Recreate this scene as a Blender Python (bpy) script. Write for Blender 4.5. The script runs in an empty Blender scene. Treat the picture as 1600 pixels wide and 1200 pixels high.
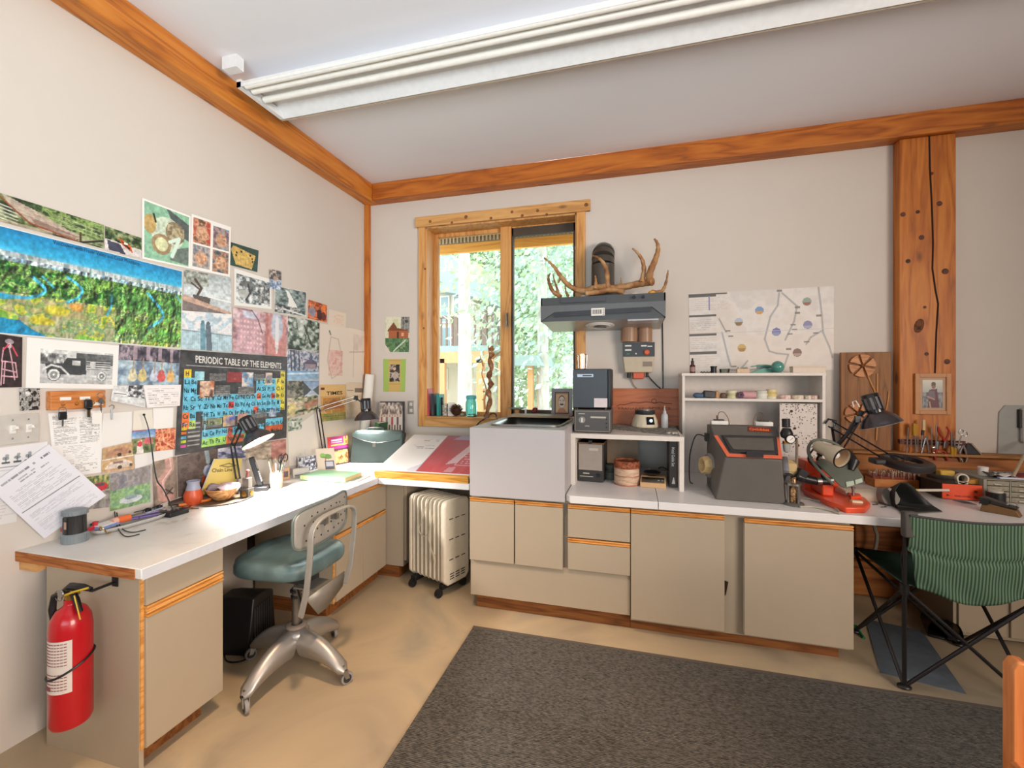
import bpy, bmesh, math, random
import numpy as np
from mathutils import Vector, Matrix
R = math.radians
C = bpy.context.scene.collection
random.seed(7); rng = np.random.default_rng(7)
# ---------------------------------------------------------------- camera, light, exposure
YAW = R(15.2); F = 690.0; HZ = 592.5; CAMZ = 1.5
cam = bpy.data.objects.new('camera', bpy.data.cameras.new('camera')); C.objects.link(cam)
cam.location = (0, 0, CAMZ); cam.rotation_euler = (R(90), 0, YAW)
cam.data.lens = 36 * F / 1600; cam.data.sensor_width = 36; cam.data.shift_y = -(600 - HZ) / 1600
cam.data.clip_start = 0.05; cam.data.clip_end = 200
bpy.context.scene.camera = cam
sc = bpy.context.scene
sc.view_settings.view_transform = 'Standard'; sc.view_settings.look = 'None'
sc.view_settings.gamma = 1; sc.view_settings.use_curve_mapping = False
sc.view_settings.exposure = 0.0
try:
    sc.cycles.max_bounces = 8; sc.cycles.diffuse_bounces = 5; sc.cycles.transparent_max_bounces = 12
    sc.cycles.use_denoising = True; sc.cycles.sample_clamp_indirect = 6; sc.cycles.caustics_reflective = False; sc.cycles.caustics_refractive = False
except Exception: pass
wd = bpy.data.worlds.new('world'); sc.world = wd; wd.use_nodes = True
bg = wd.node_tree.nodes['Background']; bg.inputs[0].default_value = (0.86, 0.95, 1.0, 1); bg.inputs[1].default_value = 5.0
def light(name, kind, loc, rot, energy, col=(1, 1, 1), size=None, sizey=None, **k):
    d = bpy.data.lights.new(name, kind); d.energy = energy; d.color = col
    if kind == 'AREA':
        d.shape = 'RECTANGLE'; d.size = size; d.size_y = sizey or size
    for a, v in k.items(): setattr(d, a, v)
    o = bpy.data.objects.new(name, d); C.objects.link(o); o.location = loc; o.rotation_euler = rot
    return o
light('outdoor_sun', 'SUN', (0, 10, 8), (R(38), 0, R(200)), 9.0, (1.0, 0.94, 0.82), angle=R(1))
def toward(d): return Vector(d).to_track_quat('-Z', 'Y').to_euler()
light('ceiling_fill', 'AREA', (-0.4, -1.6, 1.5), toward((-.35, 1, .5)), 38, (0.72, 0.9, 1.0), 2.4, 1.2, spread=R(105))  # unseen upward fill, added to brighten the ceiling and upper walls
light('side_window_daylight', 'AREA', (3.3, -0.8, 1.9), toward((-1, .55, 0)), 107, (1.0, 0.86, 0.74), 2.0, 1.5, spread=R(120))
light('warm_floor_fill', 'SPOT', (-0.7, 1.2, 3.1), (R(6), 0, 0), 235, (1.0, 0.66, 0.4), spot_size=R(62), spot_blend=.7, shadow_soft_size=.12)  # unseen warm spot, added for the orange glow on the floor

# ---------------------------------------------------------------- pixel rays onto real planes
_fw = Vector((-math.sin(YAW), math.cos(YAW), 0)); _rt = Vector((math.cos(YAW), math.sin(YAW), 0))
CAM = Vector((0, 0, CAMZ))
def ray(px, py): return _fw + _rt * ((px - 800) / F) + Vector((0, 0, (HZ - py) / F))
def onx(px, py, x): d = ray(px, py); return CAM + d * (x / d.x)
def ony(px, py, y): d = ray(px, py); return CAM + d * (y / d.y)
def onz(px, py, z): d = ray(px, py); return CAM + d * ((z - CAMZ) / d.z)
def X(px, y): return ony(px, 600, y).x
def upp(p): return (Vector((p[0], p[1], 0)).dot(_fw)) / F      # metres per picture pixel at p
WL, WB, CEIL = -2.44, 3.70, 3.30
CT = 0.797                                                      # worktop height

# ---------------------------------------------------------------- mesh builder
class MB:
    def __init__(s): s.v = []; s.f = []; s.sm = []
    def add(s, vs, fs, M=None, smooth=False):
        n = len(s.v)
        for v in vs: s.v.append(tuple(M @ Vector(v)) if M is not None else tuple(v))
        for f in fs: s.f.append(tuple(i + n for i in f)); s.sm.append(smooth)
        return s
    def box(s, c, d, rot=None, M=None):
        x, y, z = d[0] / 2, d[1] / 2, d[2] / 2
        T = Matrix.Translation(c)
        if rot: T = T @ Matrix.Rotation(rot[2], 4, 'Z') @ Matrix.Rotation(rot[1], 4, 'Y') @ Matrix.Rotation(rot[0], 4, 'X')
        if M is not None: T = M @ T
        vs = [(a * x, b * y, c2 * z) for a in (-1, 1) for b in (-1, 1) for c2 in (-1, 1)]
        return s.add(vs, [(0, 1, 3, 2), (4, 6, 7, 5), (0, 4, 5, 1), (2, 3, 7, 6), (0, 2, 6, 4), (1, 5, 7, 3)], T)
    def b2(s, a, b, M=None):       # box between two corners
        return s.box([(a[i] + b[i]) / 2 for i in range(3)], [abs(a[i] - b[i]) for i in range(3)], M=M)
    def lathe(s, prof, c=(0, 0, 0), n=24, M=None, axis='z', cap=True, rot=None):
        T = Matrix.Translation(c)
        if rot: T = T @ Matrix.Rotation(rot[2], 4, 'Z') @ Matrix.Rotation(rot[1], 4, 'Y') @ Matrix.Rotation(rot[0], 4, 'X')
        if axis == 'x': T = T @ Matrix.Rotation(R(90), 4, 'Y')
        if axis == 'y': T = T @ Matrix.Rotation(R(-90), 4, 'X')
        if M is not None: T = M @ T
        vs = []; fs = []
        for r, z in prof:
            for i in range(n): a = 2 * math.pi * i / n; vs.append((r * math.cos(a), r * math.sin(a), z))
        for k in range(len(prof) - 1):
            for i in range(n):
                j = (i + 1) % n; fs.append((k * n + i, k * n + j, (k + 1) * n + j, (k + 1) * n + i))
        if cap:
            if prof[0][0] > 1e-5: fs.append(tuple(range(n - 1, -1, -1)))
            if prof[-1][0] > 1e-5: fs.append(tuple((len(prof) - 1) * n + i for i in range(n)))
        return s.add(vs, fs, T, True)
    def cyl(s, c, r, h, n=20, axis='z', r2=None, M=None, rot=None):
        r2 = r if r2 is None else r2
        return s.lathe([(r, -h / 2), (r2, h / 2)], c, n, M, axis, rot=rot)
    def sph(s, c, r, n=16, m=10, sc=(1, 1, 1), M=None, rot=None):
        prof = [(math.sin(math.pi * k / m), -math.cos(math.pi * k / m)) for k in range(m + 1)]
        T = Matrix.Translation(c)
        if rot: T = T @ Matrix.Rotation(rot[2], 4, 'Z') @ Matrix.Rotation(rot[1], 4, 'Y') @ Matrix.Rotation(rot[0], 4, 'X')
        T = T @ Matrix.Diagonal((r * sc[0], r * sc[1], r * sc[2], 1))
        if M is not None: T = M @ T
        return s.lathe(prof, (0, 0, 0), n, T, cap=False)
    def tube(s, pts, r, n=8, M=None, caps=True):
        pts = [Vector(p) for p in pts]; N = len(pts)
        rs = list(r) if hasattr(r, '__len__') else [r] * N
        vs = []; fs = []; up = None
        for i, p in enumerate(pts):
            t = (pts[min(i + 1, N - 1)] - pts[max(i - 1, 0)])
            t = t.normalized() if t.length > 1e-9 else Vector((0, 0, 1))
            if up is None: up = t.orthogonal().normalized()
            else:
                up = up - t * up.dot(t); up = up.normalized() if up.length > 1e-6 else t.orthogonal().normalized()
            w = t.cross(up)
            for k in range(n):
                a = 2 * math.pi * k / n; vs.append(p + (up * math.cos(a) + w * math.sin(a)) * rs[i])
        for i in range(N - 1):
            for k in range(n):
                j = (k + 1) % n; fs.append((i * n + k, i * n + j, (i + 1) * n + j, (i + 1) * n + k))
        if caps: fs.append(tuple(range(n - 1, -1, -1))); fs.append(tuple((N - 1) * n + k for k in range(n)))
        return s.add(vs, fs, M, True)
    def prism(s, poly, a, b, plane='xz', M=None):   # polygon in a plane, extruded from a to b along the third axis
        def P(u, v, w): return {'xz': (u, w, v), 'xy': (u, v, w), 'yz': (w, u, v)}[plane]
        n = len(poly); vs = [P(u, v, a) for u, v in poly] + [P(u, v, b) for u, v in poly]
        fs = [tuple(range(n)), tuple(range(2 * n - 1, n - 1, -1))] + [(i, i + n, (i + 1) % n + n, (i + 1) % n) for i in range(n)]
        return s.add(vs, fs, M)
    def quad(s, a, b, c, d, t=0.0):
        a, b, c, d = map(Vector, (a, b, c, d))
        if not t: return s.add([a, b, c, d], [(0, 1, 2, 3)])
        nn = (b - a).cross(d - a).normalized() * t
        return s.add([a, b, c, d, a + nn, b + nn, c + nn, d + nn], [(0, 1, 2, 3), (7, 6, 5, 4), (0, 4, 5, 1), (1, 5, 6, 2), (2, 6, 7, 3), (3, 7, 4, 0)])
    def surf(s, fn, nu, nv, M=None, smooth=True, closeu=False):
        vs = [fn(i / nu, j / nv) for j in range(nv + 1) for i in range(nu + 1)]
        fs = [(j * (nu + 1) + i, j * (nu + 1) + i + 1, (j + 1) * (nu + 1) + i + 1, (j + 1) * (nu + 1) + i) for j in range(nv) for i in range(nu)]
        return s.add(vs, fs, M, smooth)
    def to(s, name, m, parent=None, bevel=0, solid=0, sub=0, label=None, ang=40, seg=2, kind=None, flat=False):
        me = bpy.data.meshes.new(name); me.from_pydata(s.v, [], s.f)
        bm = bmesh.new(); bm.from_mesh(me)
        bmesh.ops.remove_doubles(bm, verts=bm.verts, dist=1e-6)
        bmesh.ops.recalc_face_normals(bm, faces=bm.faces)
        bm.to_mesh(me); bm.free()
        if not flat:
            me.polygons.foreach_set('use_smooth', [True] * len(me.polygons)); me.set_sharp_from_angle(angle=R(ang))
        if isinstance(m, (list, tuple)):
            for q in m: me.materials.append(q)
        else: me.materials.append(m)
        o = bpy.data.objects.new(name, me); C.objects.link(o)
        if parent is not None: o.parent = parent
        if solid: q = o.modifiers.new('s', 'SOLIDIFY'); q.thickness = solid; q.offset = 0
        if sub: q = o.modifiers.new('u', 'SUBSURF'); q.levels = sub; q.render_levels = sub
        if bevel: q = o.modifiers.new('b', 'BEVEL'); q.width = bevel; q.segments = seg; q.limit_method = 'ANGLE'; q.angle_limit = R(35)
        if label: o['label'] = label
        if kind: o['kind'] = kind
        return o
def thing(name, label, cat, loc=(0, 0, 0), rz=0, group=None):
    o = bpy.data.objects.new(name, None); C.objects.link(o); o.empty_display_size = 0.05
    o.location = loc; o.rotation_euler = (0, 0, rz); o['label'] = label; o['category'] = cat
    if group: o['group'] = group
    return o
def tag(o, label, cat, group=None, kind=None):
    o['label'] = label; o['category'] = cat
    if group: o['group'] = group
    if kind: o['kind'] = kind
    return o
def struct(name, label=None, loc=(0, 0, 0)):
    o = bpy.data.objects.new(name, None); C.objects.link(o); o.location = loc; o['kind'] = 'structure'
    if label: o['label'] = label
    return o
def st(o, label=None):
    o['kind'] = 'structure'
    if label: o['label'] = label
    return o
def arc(c, r, a0, a1, n, ax=(1, 0, 0), ay=(0, 0, 1)):
    c, ax, ay = Vector(c), Vector(ax), Vector(ay)
    return [c + ax * r * math.cos(a0 + (a1 - a0) * i / n) + ay * r * math.sin(a0 + (a1 - a0) * i / n) for i in range(n + 1)]
def spline(pts, k=6):
    P = [Vector(p) for p in pts]; out = []
    for i in range(len(P) - 1):
        p0, p1, p2, p3 = P[max(i - 1, 0)], P[i], P[i + 1], P[min(i + 2, len(P) - 1)]
        for j in range(k):
            t = j / k
            out.append(0.5 * ((2 * p1) + (p2 - p0) * t + (2 * p0 - 5 * p1 + 4 * p2 - p3) * t * t + (3 * p1 - p0 - 3 * p2 + p3) * t ** 3))
    out.append(P[-1]); return out
def lerp(a, b, t): return a + (b - a) * t
def interp(vals, n):
    xs = np.linspace(0, 1, len(vals)); return list(np.interp(np.linspace(0, 1, n), xs, vals))

# ---------------------------------------------------------------- materials
def lin(c): return tuple(((x / 12.92) if x <= 0.04045 else ((x + 0.055) / 1.055) ** 2.4) for x in c)
def h(s):
    s = s.lstrip('#'); return lin(tuple(int(s[i:i + 2], 16) / 255 for i in (0, 2, 4)))
_M = {}
def mat(key, col, rough=0.5, metal=0, noise=0.06, scale=30, bump=0.0, bscale=200, alpha=None, trans=0, emit=None, estr=0, ior=1.45, coat=0, spec=None, sheen=0):
    if key in _M: return _M[key]
    m = bpy.data.materials.new(key); m.use_nodes = True; nt = m.node_tree; b = nt.nodes['Principled BSDF']
    c = h(col) if isinstance(col, str) else col
    b.inputs['Roughness'].default_value = rough; b.inputs['Metallic'].default_value = metal; b.inputs['IOR'].default_value = ior
    if spec is not None: b.inputs['Specular IOR Level'].default_value = spec
    if trans: b.inputs['Transmission Weight'].default_value = trans
    if coat: b.inputs['Coat Weight'].default_value = coat
    if sheen: b.inputs['Sheen Weight'].default_value = sheen
    if alpha is not None: b.inputs['Alpha'].default_value = alpha
    if emit: b.inputs['Emission Color'].default_value = (*h(emit), 1); b.inputs['Emission Strength'].default_value = estr
    tc = nt.nodes.new('ShaderNodeTexCoord')
    nz = nt.nodes.new('ShaderNodeTexNoise'); nz.inputs['Scale'].default_value = scale; nz.inputs['Detail'].default_value = 4
    nt.links.new(tc.outputs['Object'], nz.inputs['Vector'])
    mx = nt.nodes.new('ShaderNodeMix'); mx.data_type = 'RGBA'
    mx.inputs[6].default_value = (*[max(0, x * (1 - noise * 1.6)) for x in c], 1); mx.inputs[7].default_value = (*[min(1, x * (1 + noise * 1.6)) for x in c], 1)
    nt.links.new(nz.outputs[0], mx.inputs[0]); nt.links.new(mx.outputs[2], b.inputs['Base Color'])
    if bump:
        n2 = nt.nodes.new('ShaderNodeTexNoise'); n2.inputs['Scale'].default_value = bscale; n2.inputs['Detail'].default_value = 3
        nt.links.new(tc.outputs['Object'], n2.inputs['Vector'])
        bp = nt.nodes.new('ShaderNodeBump'); bp.inputs['Strength'].default_value = bump; bp.inputs['Distance'].default_value = 0.002
        nt.links.new(n2.outputs[0], bp.inputs['Height']); nt.links.new(bp.outputs[0], b.inputs['Normal'])
    _M[key] = m; return m
def wood(key, dark, mid, light_, axis='x', rough=0.45, sc_=1.0, knots=0.5, bump=0.15):
    if key in _M: return _M[key]
    m = bpy.data.materials.new(key); m.use_nodes = True; nt = m.node_tree; N = nt.nodes; L = nt.links; b = N['Principled BSDF']
    b.inputs['Roughness'].default_value = rough
    tc = N.new('ShaderNodeTexCoord'); mp = N.new('ShaderNodeMapping'); L.new(tc.outputs['Object'], mp.inputs['Vector'])
    s = {'x': (0.9, 9, 9), 'y': (9, 0.9, 9), 'z': (9, 9, 0.9)}[axis]; mp.inputs['Scale'].default_value = [q * sc_ for q in s]
    n1 = N.new('ShaderNodeTexNoise'); n1.inputs['Scale'].default_value = 1.1; n1.inputs['Detail'].default_value = 2; n1.inputs['Distortion'].default_value = 0.6
    L.new(mp.outputs[0], n1.inputs['Vector'])
    mm = N.new('ShaderNodeMath'); mm.operation = 'MULTIPLY'; mm.inputs[1].default_value = 9; L.new(n1.outputs[0], mm.inputs[0])
    fr = N.new('ShaderNodeMath'); fr.operation = 'PINGPONG'; fr.inputs[1].default_value = 1; L.new(mm.outputs[0], fr.inputs[0])
    mp2 = N.new('ShaderNodeMapping'); L.new(tc.outputs['Object'], mp2.inputs['Vector']); mp2.inputs['Scale'].default_value = [q * sc_ * 6 for q in s]
    n2 = N.new('ShaderNodeTexNoise'); n2.inputs['Scale'].default_value = 1.5; n2.inputs['Detail'].default_value = 5; L.new(mp2.outputs[0], n2.inputs['Vector'])
    ad = N.new('ShaderNodeMix'); ad.data_type = 'FLOAT'; ad.inputs[0].default_value = 0.5; L.new(fr.outputs[0], ad.inputs[2]); L.new(n2.outputs[0], ad.inputs[3])
    cr = N.new('ShaderNodeValToRGB'); L.new(ad.outputs[0], cr.inputs[0])
    e = cr.color_ramp.elements; e[0].position = 0.15; e[0].color = (*h(dark), 1); e[1].position = 0.85; e[1].color = (*h(light_), 1)
    q = e.new(0.45); q.color = (*h(mid), 1)
    out = cr.outputs[0]
    if knots:
        mk = N.new('ShaderNodeMapping'); L.new(tc.outputs['Object'], mk.inputs['Vector']); mk.inputs['Scale'].default_value = [q * 0.55 for q in {'x': (3.2, 7, 7), 'y': (7, 3.2, 7), 'z': (7, 7, 3.2)}[axis]]
        vo = N.new('ShaderNodeTexVoronoi'); vo.inputs['Scale'].default_value = 1.6; L.new(mk.outputs[0], vo.inputs['Vector'])
        k = N.new('ShaderNodeValToRGB'); k.color_ramp.elements[0].position = 0.06; k.color_ramp.elements[0].color = (1, 1, 1, 1); k.color_ramp.elements[1].position = 0.15; k.color_ramp.elements[1].color = (0, 0, 0, 1)
        L.new(vo.outputs[0], k.inputs[0])
        ml = N.new('ShaderNodeMath'); ml.operation = 'MULTIPLY'; ml.inputs[1].default_value = knots; L.new(k.outputs[0], ml.inputs[0])
        mx = N.new('ShaderNodeMix'); mx.data_type = 'RGBA'; L.new(ml.outputs[0], mx.inputs[0]); L.new(out, mx.inputs[6]); mx.inputs[7].default_value = (*[x * 0.35 for x in h(dark)], 1)
        out = mx.outputs[2]
    L.new(out, b.inputs['Base Color'])
    bp = N.new('ShaderNodeBump'); bp.inputs['Strength'].default_value = bump; bp.inputs['Distance'].default_value = 0.003; L.new(ad.outputs[0], bp.inputs['Height']); L.new(bp.outputs[0], b.inputs['Normal'])
    _M[key] = m; return m
def ramp2(key, stops, scale=4, detail=6, rough=0.6, bump=0.1, stretch=(1, 1, 1), dist=0.0, metal=0, tex='noise', bscale=None, coat=0):
    if key in _M: return _M[key]
    m = bpy.data.materials.new(key); m.use_nodes = True; nt = m.node_tree; N = nt.nodes; L = nt.links; b = N['Principled BSDF']
    b.inputs['Roughness'].default_value = rough; b.inputs['Metallic'].default_value = metal
    if coat: b.inputs['Coat Weight'].default_value = coat
    tc = N.new('ShaderNodeTexCoord'); mp = N.new('ShaderNodeMapping'); L.new(tc.outputs['Object'], mp.inputs[0]); mp.inputs['Scale'].default_value = stretch
    t = N.new('ShaderNodeTexNoise'); t.inputs['Scale'].default_value = scale; t.inputs['Detail'].default_value = detail; t.inputs['Distortion'].default_value = dist
    L.new(mp.outputs[0], t.inputs['Vector'])
    cr = N.new('ShaderNodeValToRGB'); L.new(t.outputs[0], cr.inputs[0]); e = cr.color_ramp.elements
    e[0].position = stops[0][0]; e[0].color = (*h(stops[0][1]), 1); e[1].position = stops[-1][0]; e[1].color = (*h(stops[-1][1]), 1)
    for p, c in stops[1:-1]: q = e.new(p); q.color = (*h(c), 1)
    L.new(cr.outputs[0], b.inputs['Base Color'])
    if bump:
        t2 = N.new('ShaderNodeTexNoise'); t2.inputs['Scale'].default_value = bscale or scale * 8; t2.inputs['Detail'].default_value = 4; L.new(tc.outputs['Object'], t2.inputs['Vector'])
        bp = N.new('ShaderNodeBump'); bp.inputs['Strength'].default_value = bump; bp.inputs['Distance'].default_value = 0.004; L.new(t2.outputs[0], bp.inputs['Height']); L.new(bp.outputs[0], b.inputs['Normal'])
    _M[key] = m; return m
def printmat(rough=0.45):
    if 'print' in _M: return _M['print']
    m = bpy.data.materials.new('print'); m.use_nodes = True; nt = m.node_tree; b = nt.nodes['Principled BSDF']; b.inputs['Roughness'].default_value = rough
    a = nt.nodes.new('ShaderNodeVertexColor'); a.layer_name = 'ink'
    nt.links.new(a.outputs[0], b.inputs['Base Color']); _M['print'] = m; return m

# ---------------------------------------------------------------- printed sheets: ink painted on the vertices of a fine grid
class Cv:
    def __init__(s, w, hh, bg='ffffff'):
        s.w, s.h = w, hh; s.a = np.zeros((hh, w, 3)); s.a[:] = s.c(bg)
        s.v, s.u = np.meshgrid((np.arange(hh) + .5) / hh, (np.arange(w) + .5) / w, indexing='ij')
    def c(s, q): return np.array([int(q[i:i + 2], 16) / 255 for i in (0, 2, 4)]) if isinstance(q, str) else np.array(q)
    def put(s, m, col, al=1.0):
        m = (m.astype(float) * al)[..., None]; s.a = s.a * (1 - m) + s.c(col) * m; return s
    def rect(s, u0, v0, u1, v1, col, al=1): return s.put((s.u >= u0) & (s.u <= u1) & (s.v >= v0) & (s.v <= v1), col, al)
    def ell(s, u, v, ru, rv, col, al=1, soft=0):
        d = ((s.u - u) / ru) ** 2 + ((s.v - v) / rv) ** 2
        return s.put(np.clip((1.3 - d) / 0.6, 0, 1) if soft else d <= 1, col, al)
    def poly(s, pts, col, al=1):
        ins = np.zeros_like(s.u, bool); n = len(pts)
        for i in range(n):
            x0, y0 = pts[i]; x1, y1 = pts[(i + 1) % n]
            if y0 == y1: continue
            c = ((y0 > s.v) != (y1 > s.v)) & (s.u < (x1 - x0) * (s.v - y0) / (y1 - y0) + x0); ins ^= c
        return s.put(ins, col, al)
    def line(s, pts, wd, col, al=1):
        asp = s.w / s.h
        for (x0, y0), (x1, y1) in zip(pts[:-1], pts[1:]):
            dx, dy = (x1 - x0) * asp, y1 - y0; L2 = dx * dx + dy * dy + 1e-12
            t = np.clip(((s.u - x0) * asp * dx + (s.v - y0) * dy) / L2, 0, 1)
            d = np.hypot((s.u - x0) * asp - t * dx, s.v - y0 - t * dy); s.put(np.clip((wd - d) * s.h + .5, 0, 1), col, al)
        return s
    def grad(s, c0, c1, v0=0, v1=1, u0=0, u1=1):
        t = np.clip((s.v - v0) / (v1 - v0), 0, 1)[..., None]; m = ((s.v >= v0) & (s.v <= v1) & (s.u >= u0) & (s.u <= u1))[..., None]
        s.a = np.where(m, s.c(c0) * (1 - t) + s.c(c1) * t, s.a); return s
    def fbm(s, fu, fv, seed=0, oct_=4):
        r = np.random.default_rng(seed); out = np.zeros_like(s.u); amp = 1; tot = 0
        for o in range(oct_):
            nu, nv = max(2, int(fu * 2 ** o)) + 2, max(2, int(fv * 2 ** o)) + 2
            g = r.random((nv, nu)); x = s.u * (nu - 2); y = s.v * (nv - 2); xi = x.astype(int); yi = y.astype(int); fx = x - xi; fy = y - yi
            fx = fx * fx * (3 - 2 * fx); fy = fy * fy * (3 - 2 * fy)
            out += amp * (g[yi, xi] * (1 - fx) * (1 - fy) + g[yi, xi + 1] * fx * (1 - fy) + g[yi + 1, xi] * (1 - fx) * fy + g[yi + 1, xi + 1] * fx * fy)
            tot += amp; amp *= .55
        return out / tot
    def mottle(s, cols, fu=6, fv=6, seed=0, box=(0, 0, 1, 1), al=1.0, con=1.6):   # noise through a palette, inside a box
        n = np.clip((s.fbm(fu, fv, seed) - .5) * con * 1.6 + .5, 0, .9999) * (len(cols) - 1)
        i = n.astype(int); f = (n - i)[..., None]; P = np.array([s.c(q) for q in cols]); col = P[i] * (1 - f) + P[np.minimum(i + 1, len(cols) - 1)] * f
        m = (((s.u >= box[0]) & (s.u <= box[2]) & (s.v >= box[1]) & (s.v <= box[3])) * al)[..., None]; s.a = s.a * (1 - m) + col * m; return s
    def text(s, u0, v0, u1, v1, rows, col='555555', seed=0, al=.75, fill=.8):      # rows of small unreadable writing
        r = random.Random(seed); dv = (v1 - v0) / rows
        for k in range(rows):
            x = u0; v = v0 + (k + .5) * dv; end = u0 + (u1 - u0) * (r.uniform(.55, 1) if r.random() < .4 else 1)
            while x < end:
                L = r.uniform(.02, .08) * (u1 - u0) * 2
                if r.random() < fill: s.rect(x, v - dv * .22, min(x + L, end), v + dv * .22, col, al * r.uniform(.5, 1))
                x += L + .015 * (u1 - u0)
        return s
    def border(s, bu, bv, col='f4f2ee'):
        return s.put((s.u < bu) | (s.u > 1 - bu) | (s.v < bv) | (s.v > 1 - bv), col)
def lin_arr(a): return np.where(a <= .04045, a / 12.92, ((a + .055) / 1.055) ** 2.4)
def print_mesh(name, corners, cv, parent=None, t=0.0006, bulge=None, label=None):
    """corners tl, tr, br, bl seen from the printed side"""
    tl, tr, br, bl = [np.array(c, float) for c in corners]
    nw, nh = cv.w, cv.h
    uu = np.linspace(0, 1, nw + 1); vv = np.linspace(0, 1, nh + 1); V, U = np.meshgrid(vv, uu, indexing='ij')
    nrm = np.cross(bl - tl, tr - tl); nrm /= np.linalg.norm(nrm)
    P = (tl * ((1 - U) * (1 - V))[..., None] + tr * (U * (1 - V))[..., None] + br * (U * V)[..., None] + bl * ((1 - U) * V)[..., None])
    P = P + nrm * t
    if bulge: P = P + nrm * bulge(U, V)[..., None]
    vs = P.reshape(-1, 3); W = nw + 1
    idx = np.arange((nh + 1) * W).reshape(nh + 1, W)
    fs = np.stack([idx[:-1, :-1], idx[1:, :-1], idx[1:, 1:], idx[:-1, 1:]], -1).reshape(-1, 4)
    ncell = len(fs)
    ring = np.concatenate([idx[0, :], idx[1:, -1], idx[-1, -2::-1], idx[-2:0:-1, 0]])
    n0 = len(vs); back = vs[ring] - nrm * t; vs = np.vstack([vs, back]); m = len(ring)
    sk = np.array([[ring[i], ring[(i + 1) % m], n0 + (i + 1) % m, n0 + i] for i in range(m)]); fs = np.vstack([fs, sk])
    me = bpy.data.meshes.new(name); me.from_pydata(vs.tolist(), [], fs.tolist())
    at = me.color_attributes.new('ink', 'FLOAT_COLOR', 'CORNER')
    col = lin_arr(np.clip(cv.a, 0, 1)).reshape(-1, 3)
    fc = np.ones((len(fs), 4, 4)); fc[:ncell, :, :3] = col[:, None, :]; fc[ncell:, :, :3] = .8
    at.data.foreach_set('color', fc.reshape(-1))
    me.materials.append(printmat())
    o = bpy.data.objects.new(name, me); C.objects.link(o)
    if parent is not None: o.parent = parent
    if label: o['label'] = label
    return o

# ---------------------------------------------------------------- lettering
_T = {}
def textmesh(s, bold=False):
    if (s, bold) in _T: return _T[(s, bold)]
    cu = bpy.data.curves.new('t', 'FONT'); cu.body = s; cu.resolution_u = 2; cu.size = 1
    if bold: cu.offset = 0.02
    o = bpy.data.objects.new('t', cu); me = o.to_mesh()
    v = [tuple(q.co) for q in me.vertices]; f = [tuple(p.vertices) for p in me.polygons]; o.to_mesh_clear()
    bpy.data.objects.remove(o); bpy.data.curves.remove(cu)
    w = max([q[0] for q in v] or [1]); _T[(s, bold)] = (v, f, w); return _T[(s, bold)]
def letters(mb, s, org, right, up, hgt, width=None, center=False, bold=False):
    v, f, w = textmesh(s, bold); org, right, up = Vector(org), Vector(right).normalized(), Vector(up).normalized()
    kx = hgt / 0.7; kx2 = (width / w) if width else kx
    off = -w * kx2 / 2 if center else 0
    mb.add([org + right * (q[0] * kx2 + off) + up * (q[1] * kx) for q in v], f); return mb
# ================================================================ shared materials
WALLM = mat('wall_paint', 'd3cbc3', .85, noise=.02, scale=3, bump=.05, bscale=60)
CEILM = mat('ceiling_paint', 'e9e9ee', .9, noise=.015, scale=2, bump=.04, bscale=50)
BEAM_X = wood('beam_wood_x', '8a4614', 'b2621e', 'c47628', 'x', .5, 1.0, .5)
BEAM_Y = wood('beam_wood_y', '9a5418', 'c27326', 'd08634', 'y', .5, 1.0, .5)
BEAM_Z = wood('beam_wood_z', '985016', 'b96a22', 'c87e30', 'z', .5, 1.0, .8)
PINE_X = wood('pine_x', 'b07a40', 'cf9a5c', 'dcab6e', 'x', .5, 1.2, .9)
PINE_Z = wood('pine_z', 'b5763a', 'd39a58', 'dca768', 'z', .5, 1.2, .5)
OAK_X = wood('oak_pull_x', 'a8692a', 'cc8a42', 'dca05a', 'x', .4, 2, 0)
OAK_Y = wood('oak_pull_y', 'b57734', 'd6984e', 'e6b06a', 'y', .4, 2, 0)
KICK = wood('kick_wood', '5a3214', '7f4a20', '94602e', 'x', .6, 1.5, .3)
LAM = mat('white_laminate', 'e4e2e2', .35, noise=.02, scale=8)
DESKLAM = ramp2('worn_laminate', [(.30, 'b9b3ab'), (.38, 'dfdbd6'), (.7, 'e9e6e2')], 3.5, 7, .35, .03, (1, 1, 1), 1.5)
CAB = mat('cabinet_beige', 'aea08c', .42, noise=.02, scale=5)
CABP = mat('cabinet_panel', 'a59987', .5, noise=.03, scale=5)
BLACK = mat('black_plastic', '17171a', .4, noise=.1)
DARK = mat('dark_grey_plastic', '303134', .45, noise=.08)
GREY = mat('grey_plastic', '77797c', .45)
WHITE = mat('white_plastic', 'e6e3de', .4)
CHROME = mat('chrome', 'd8d8da', .18, 1, noise=.02)
STEEL = mat('steel', '9b9b9b', .32, 1, noise=.05)
BRASS = mat('brass', 'b08d45', .3, 1)
RED = mat('red_paint', 'b8101c', .3, coat=.3)
ORANGE = mat('orange_paint', 'e0502a', .4)
BEIGE = mat('beige_plastic', 'c9b695', .45)
DKWIN = mat('bronze_window_frame', '4c4238', .5)
PAPER = mat('paper', 'e8e5e0', .8, noise=.01)
CLEAR = None
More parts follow.
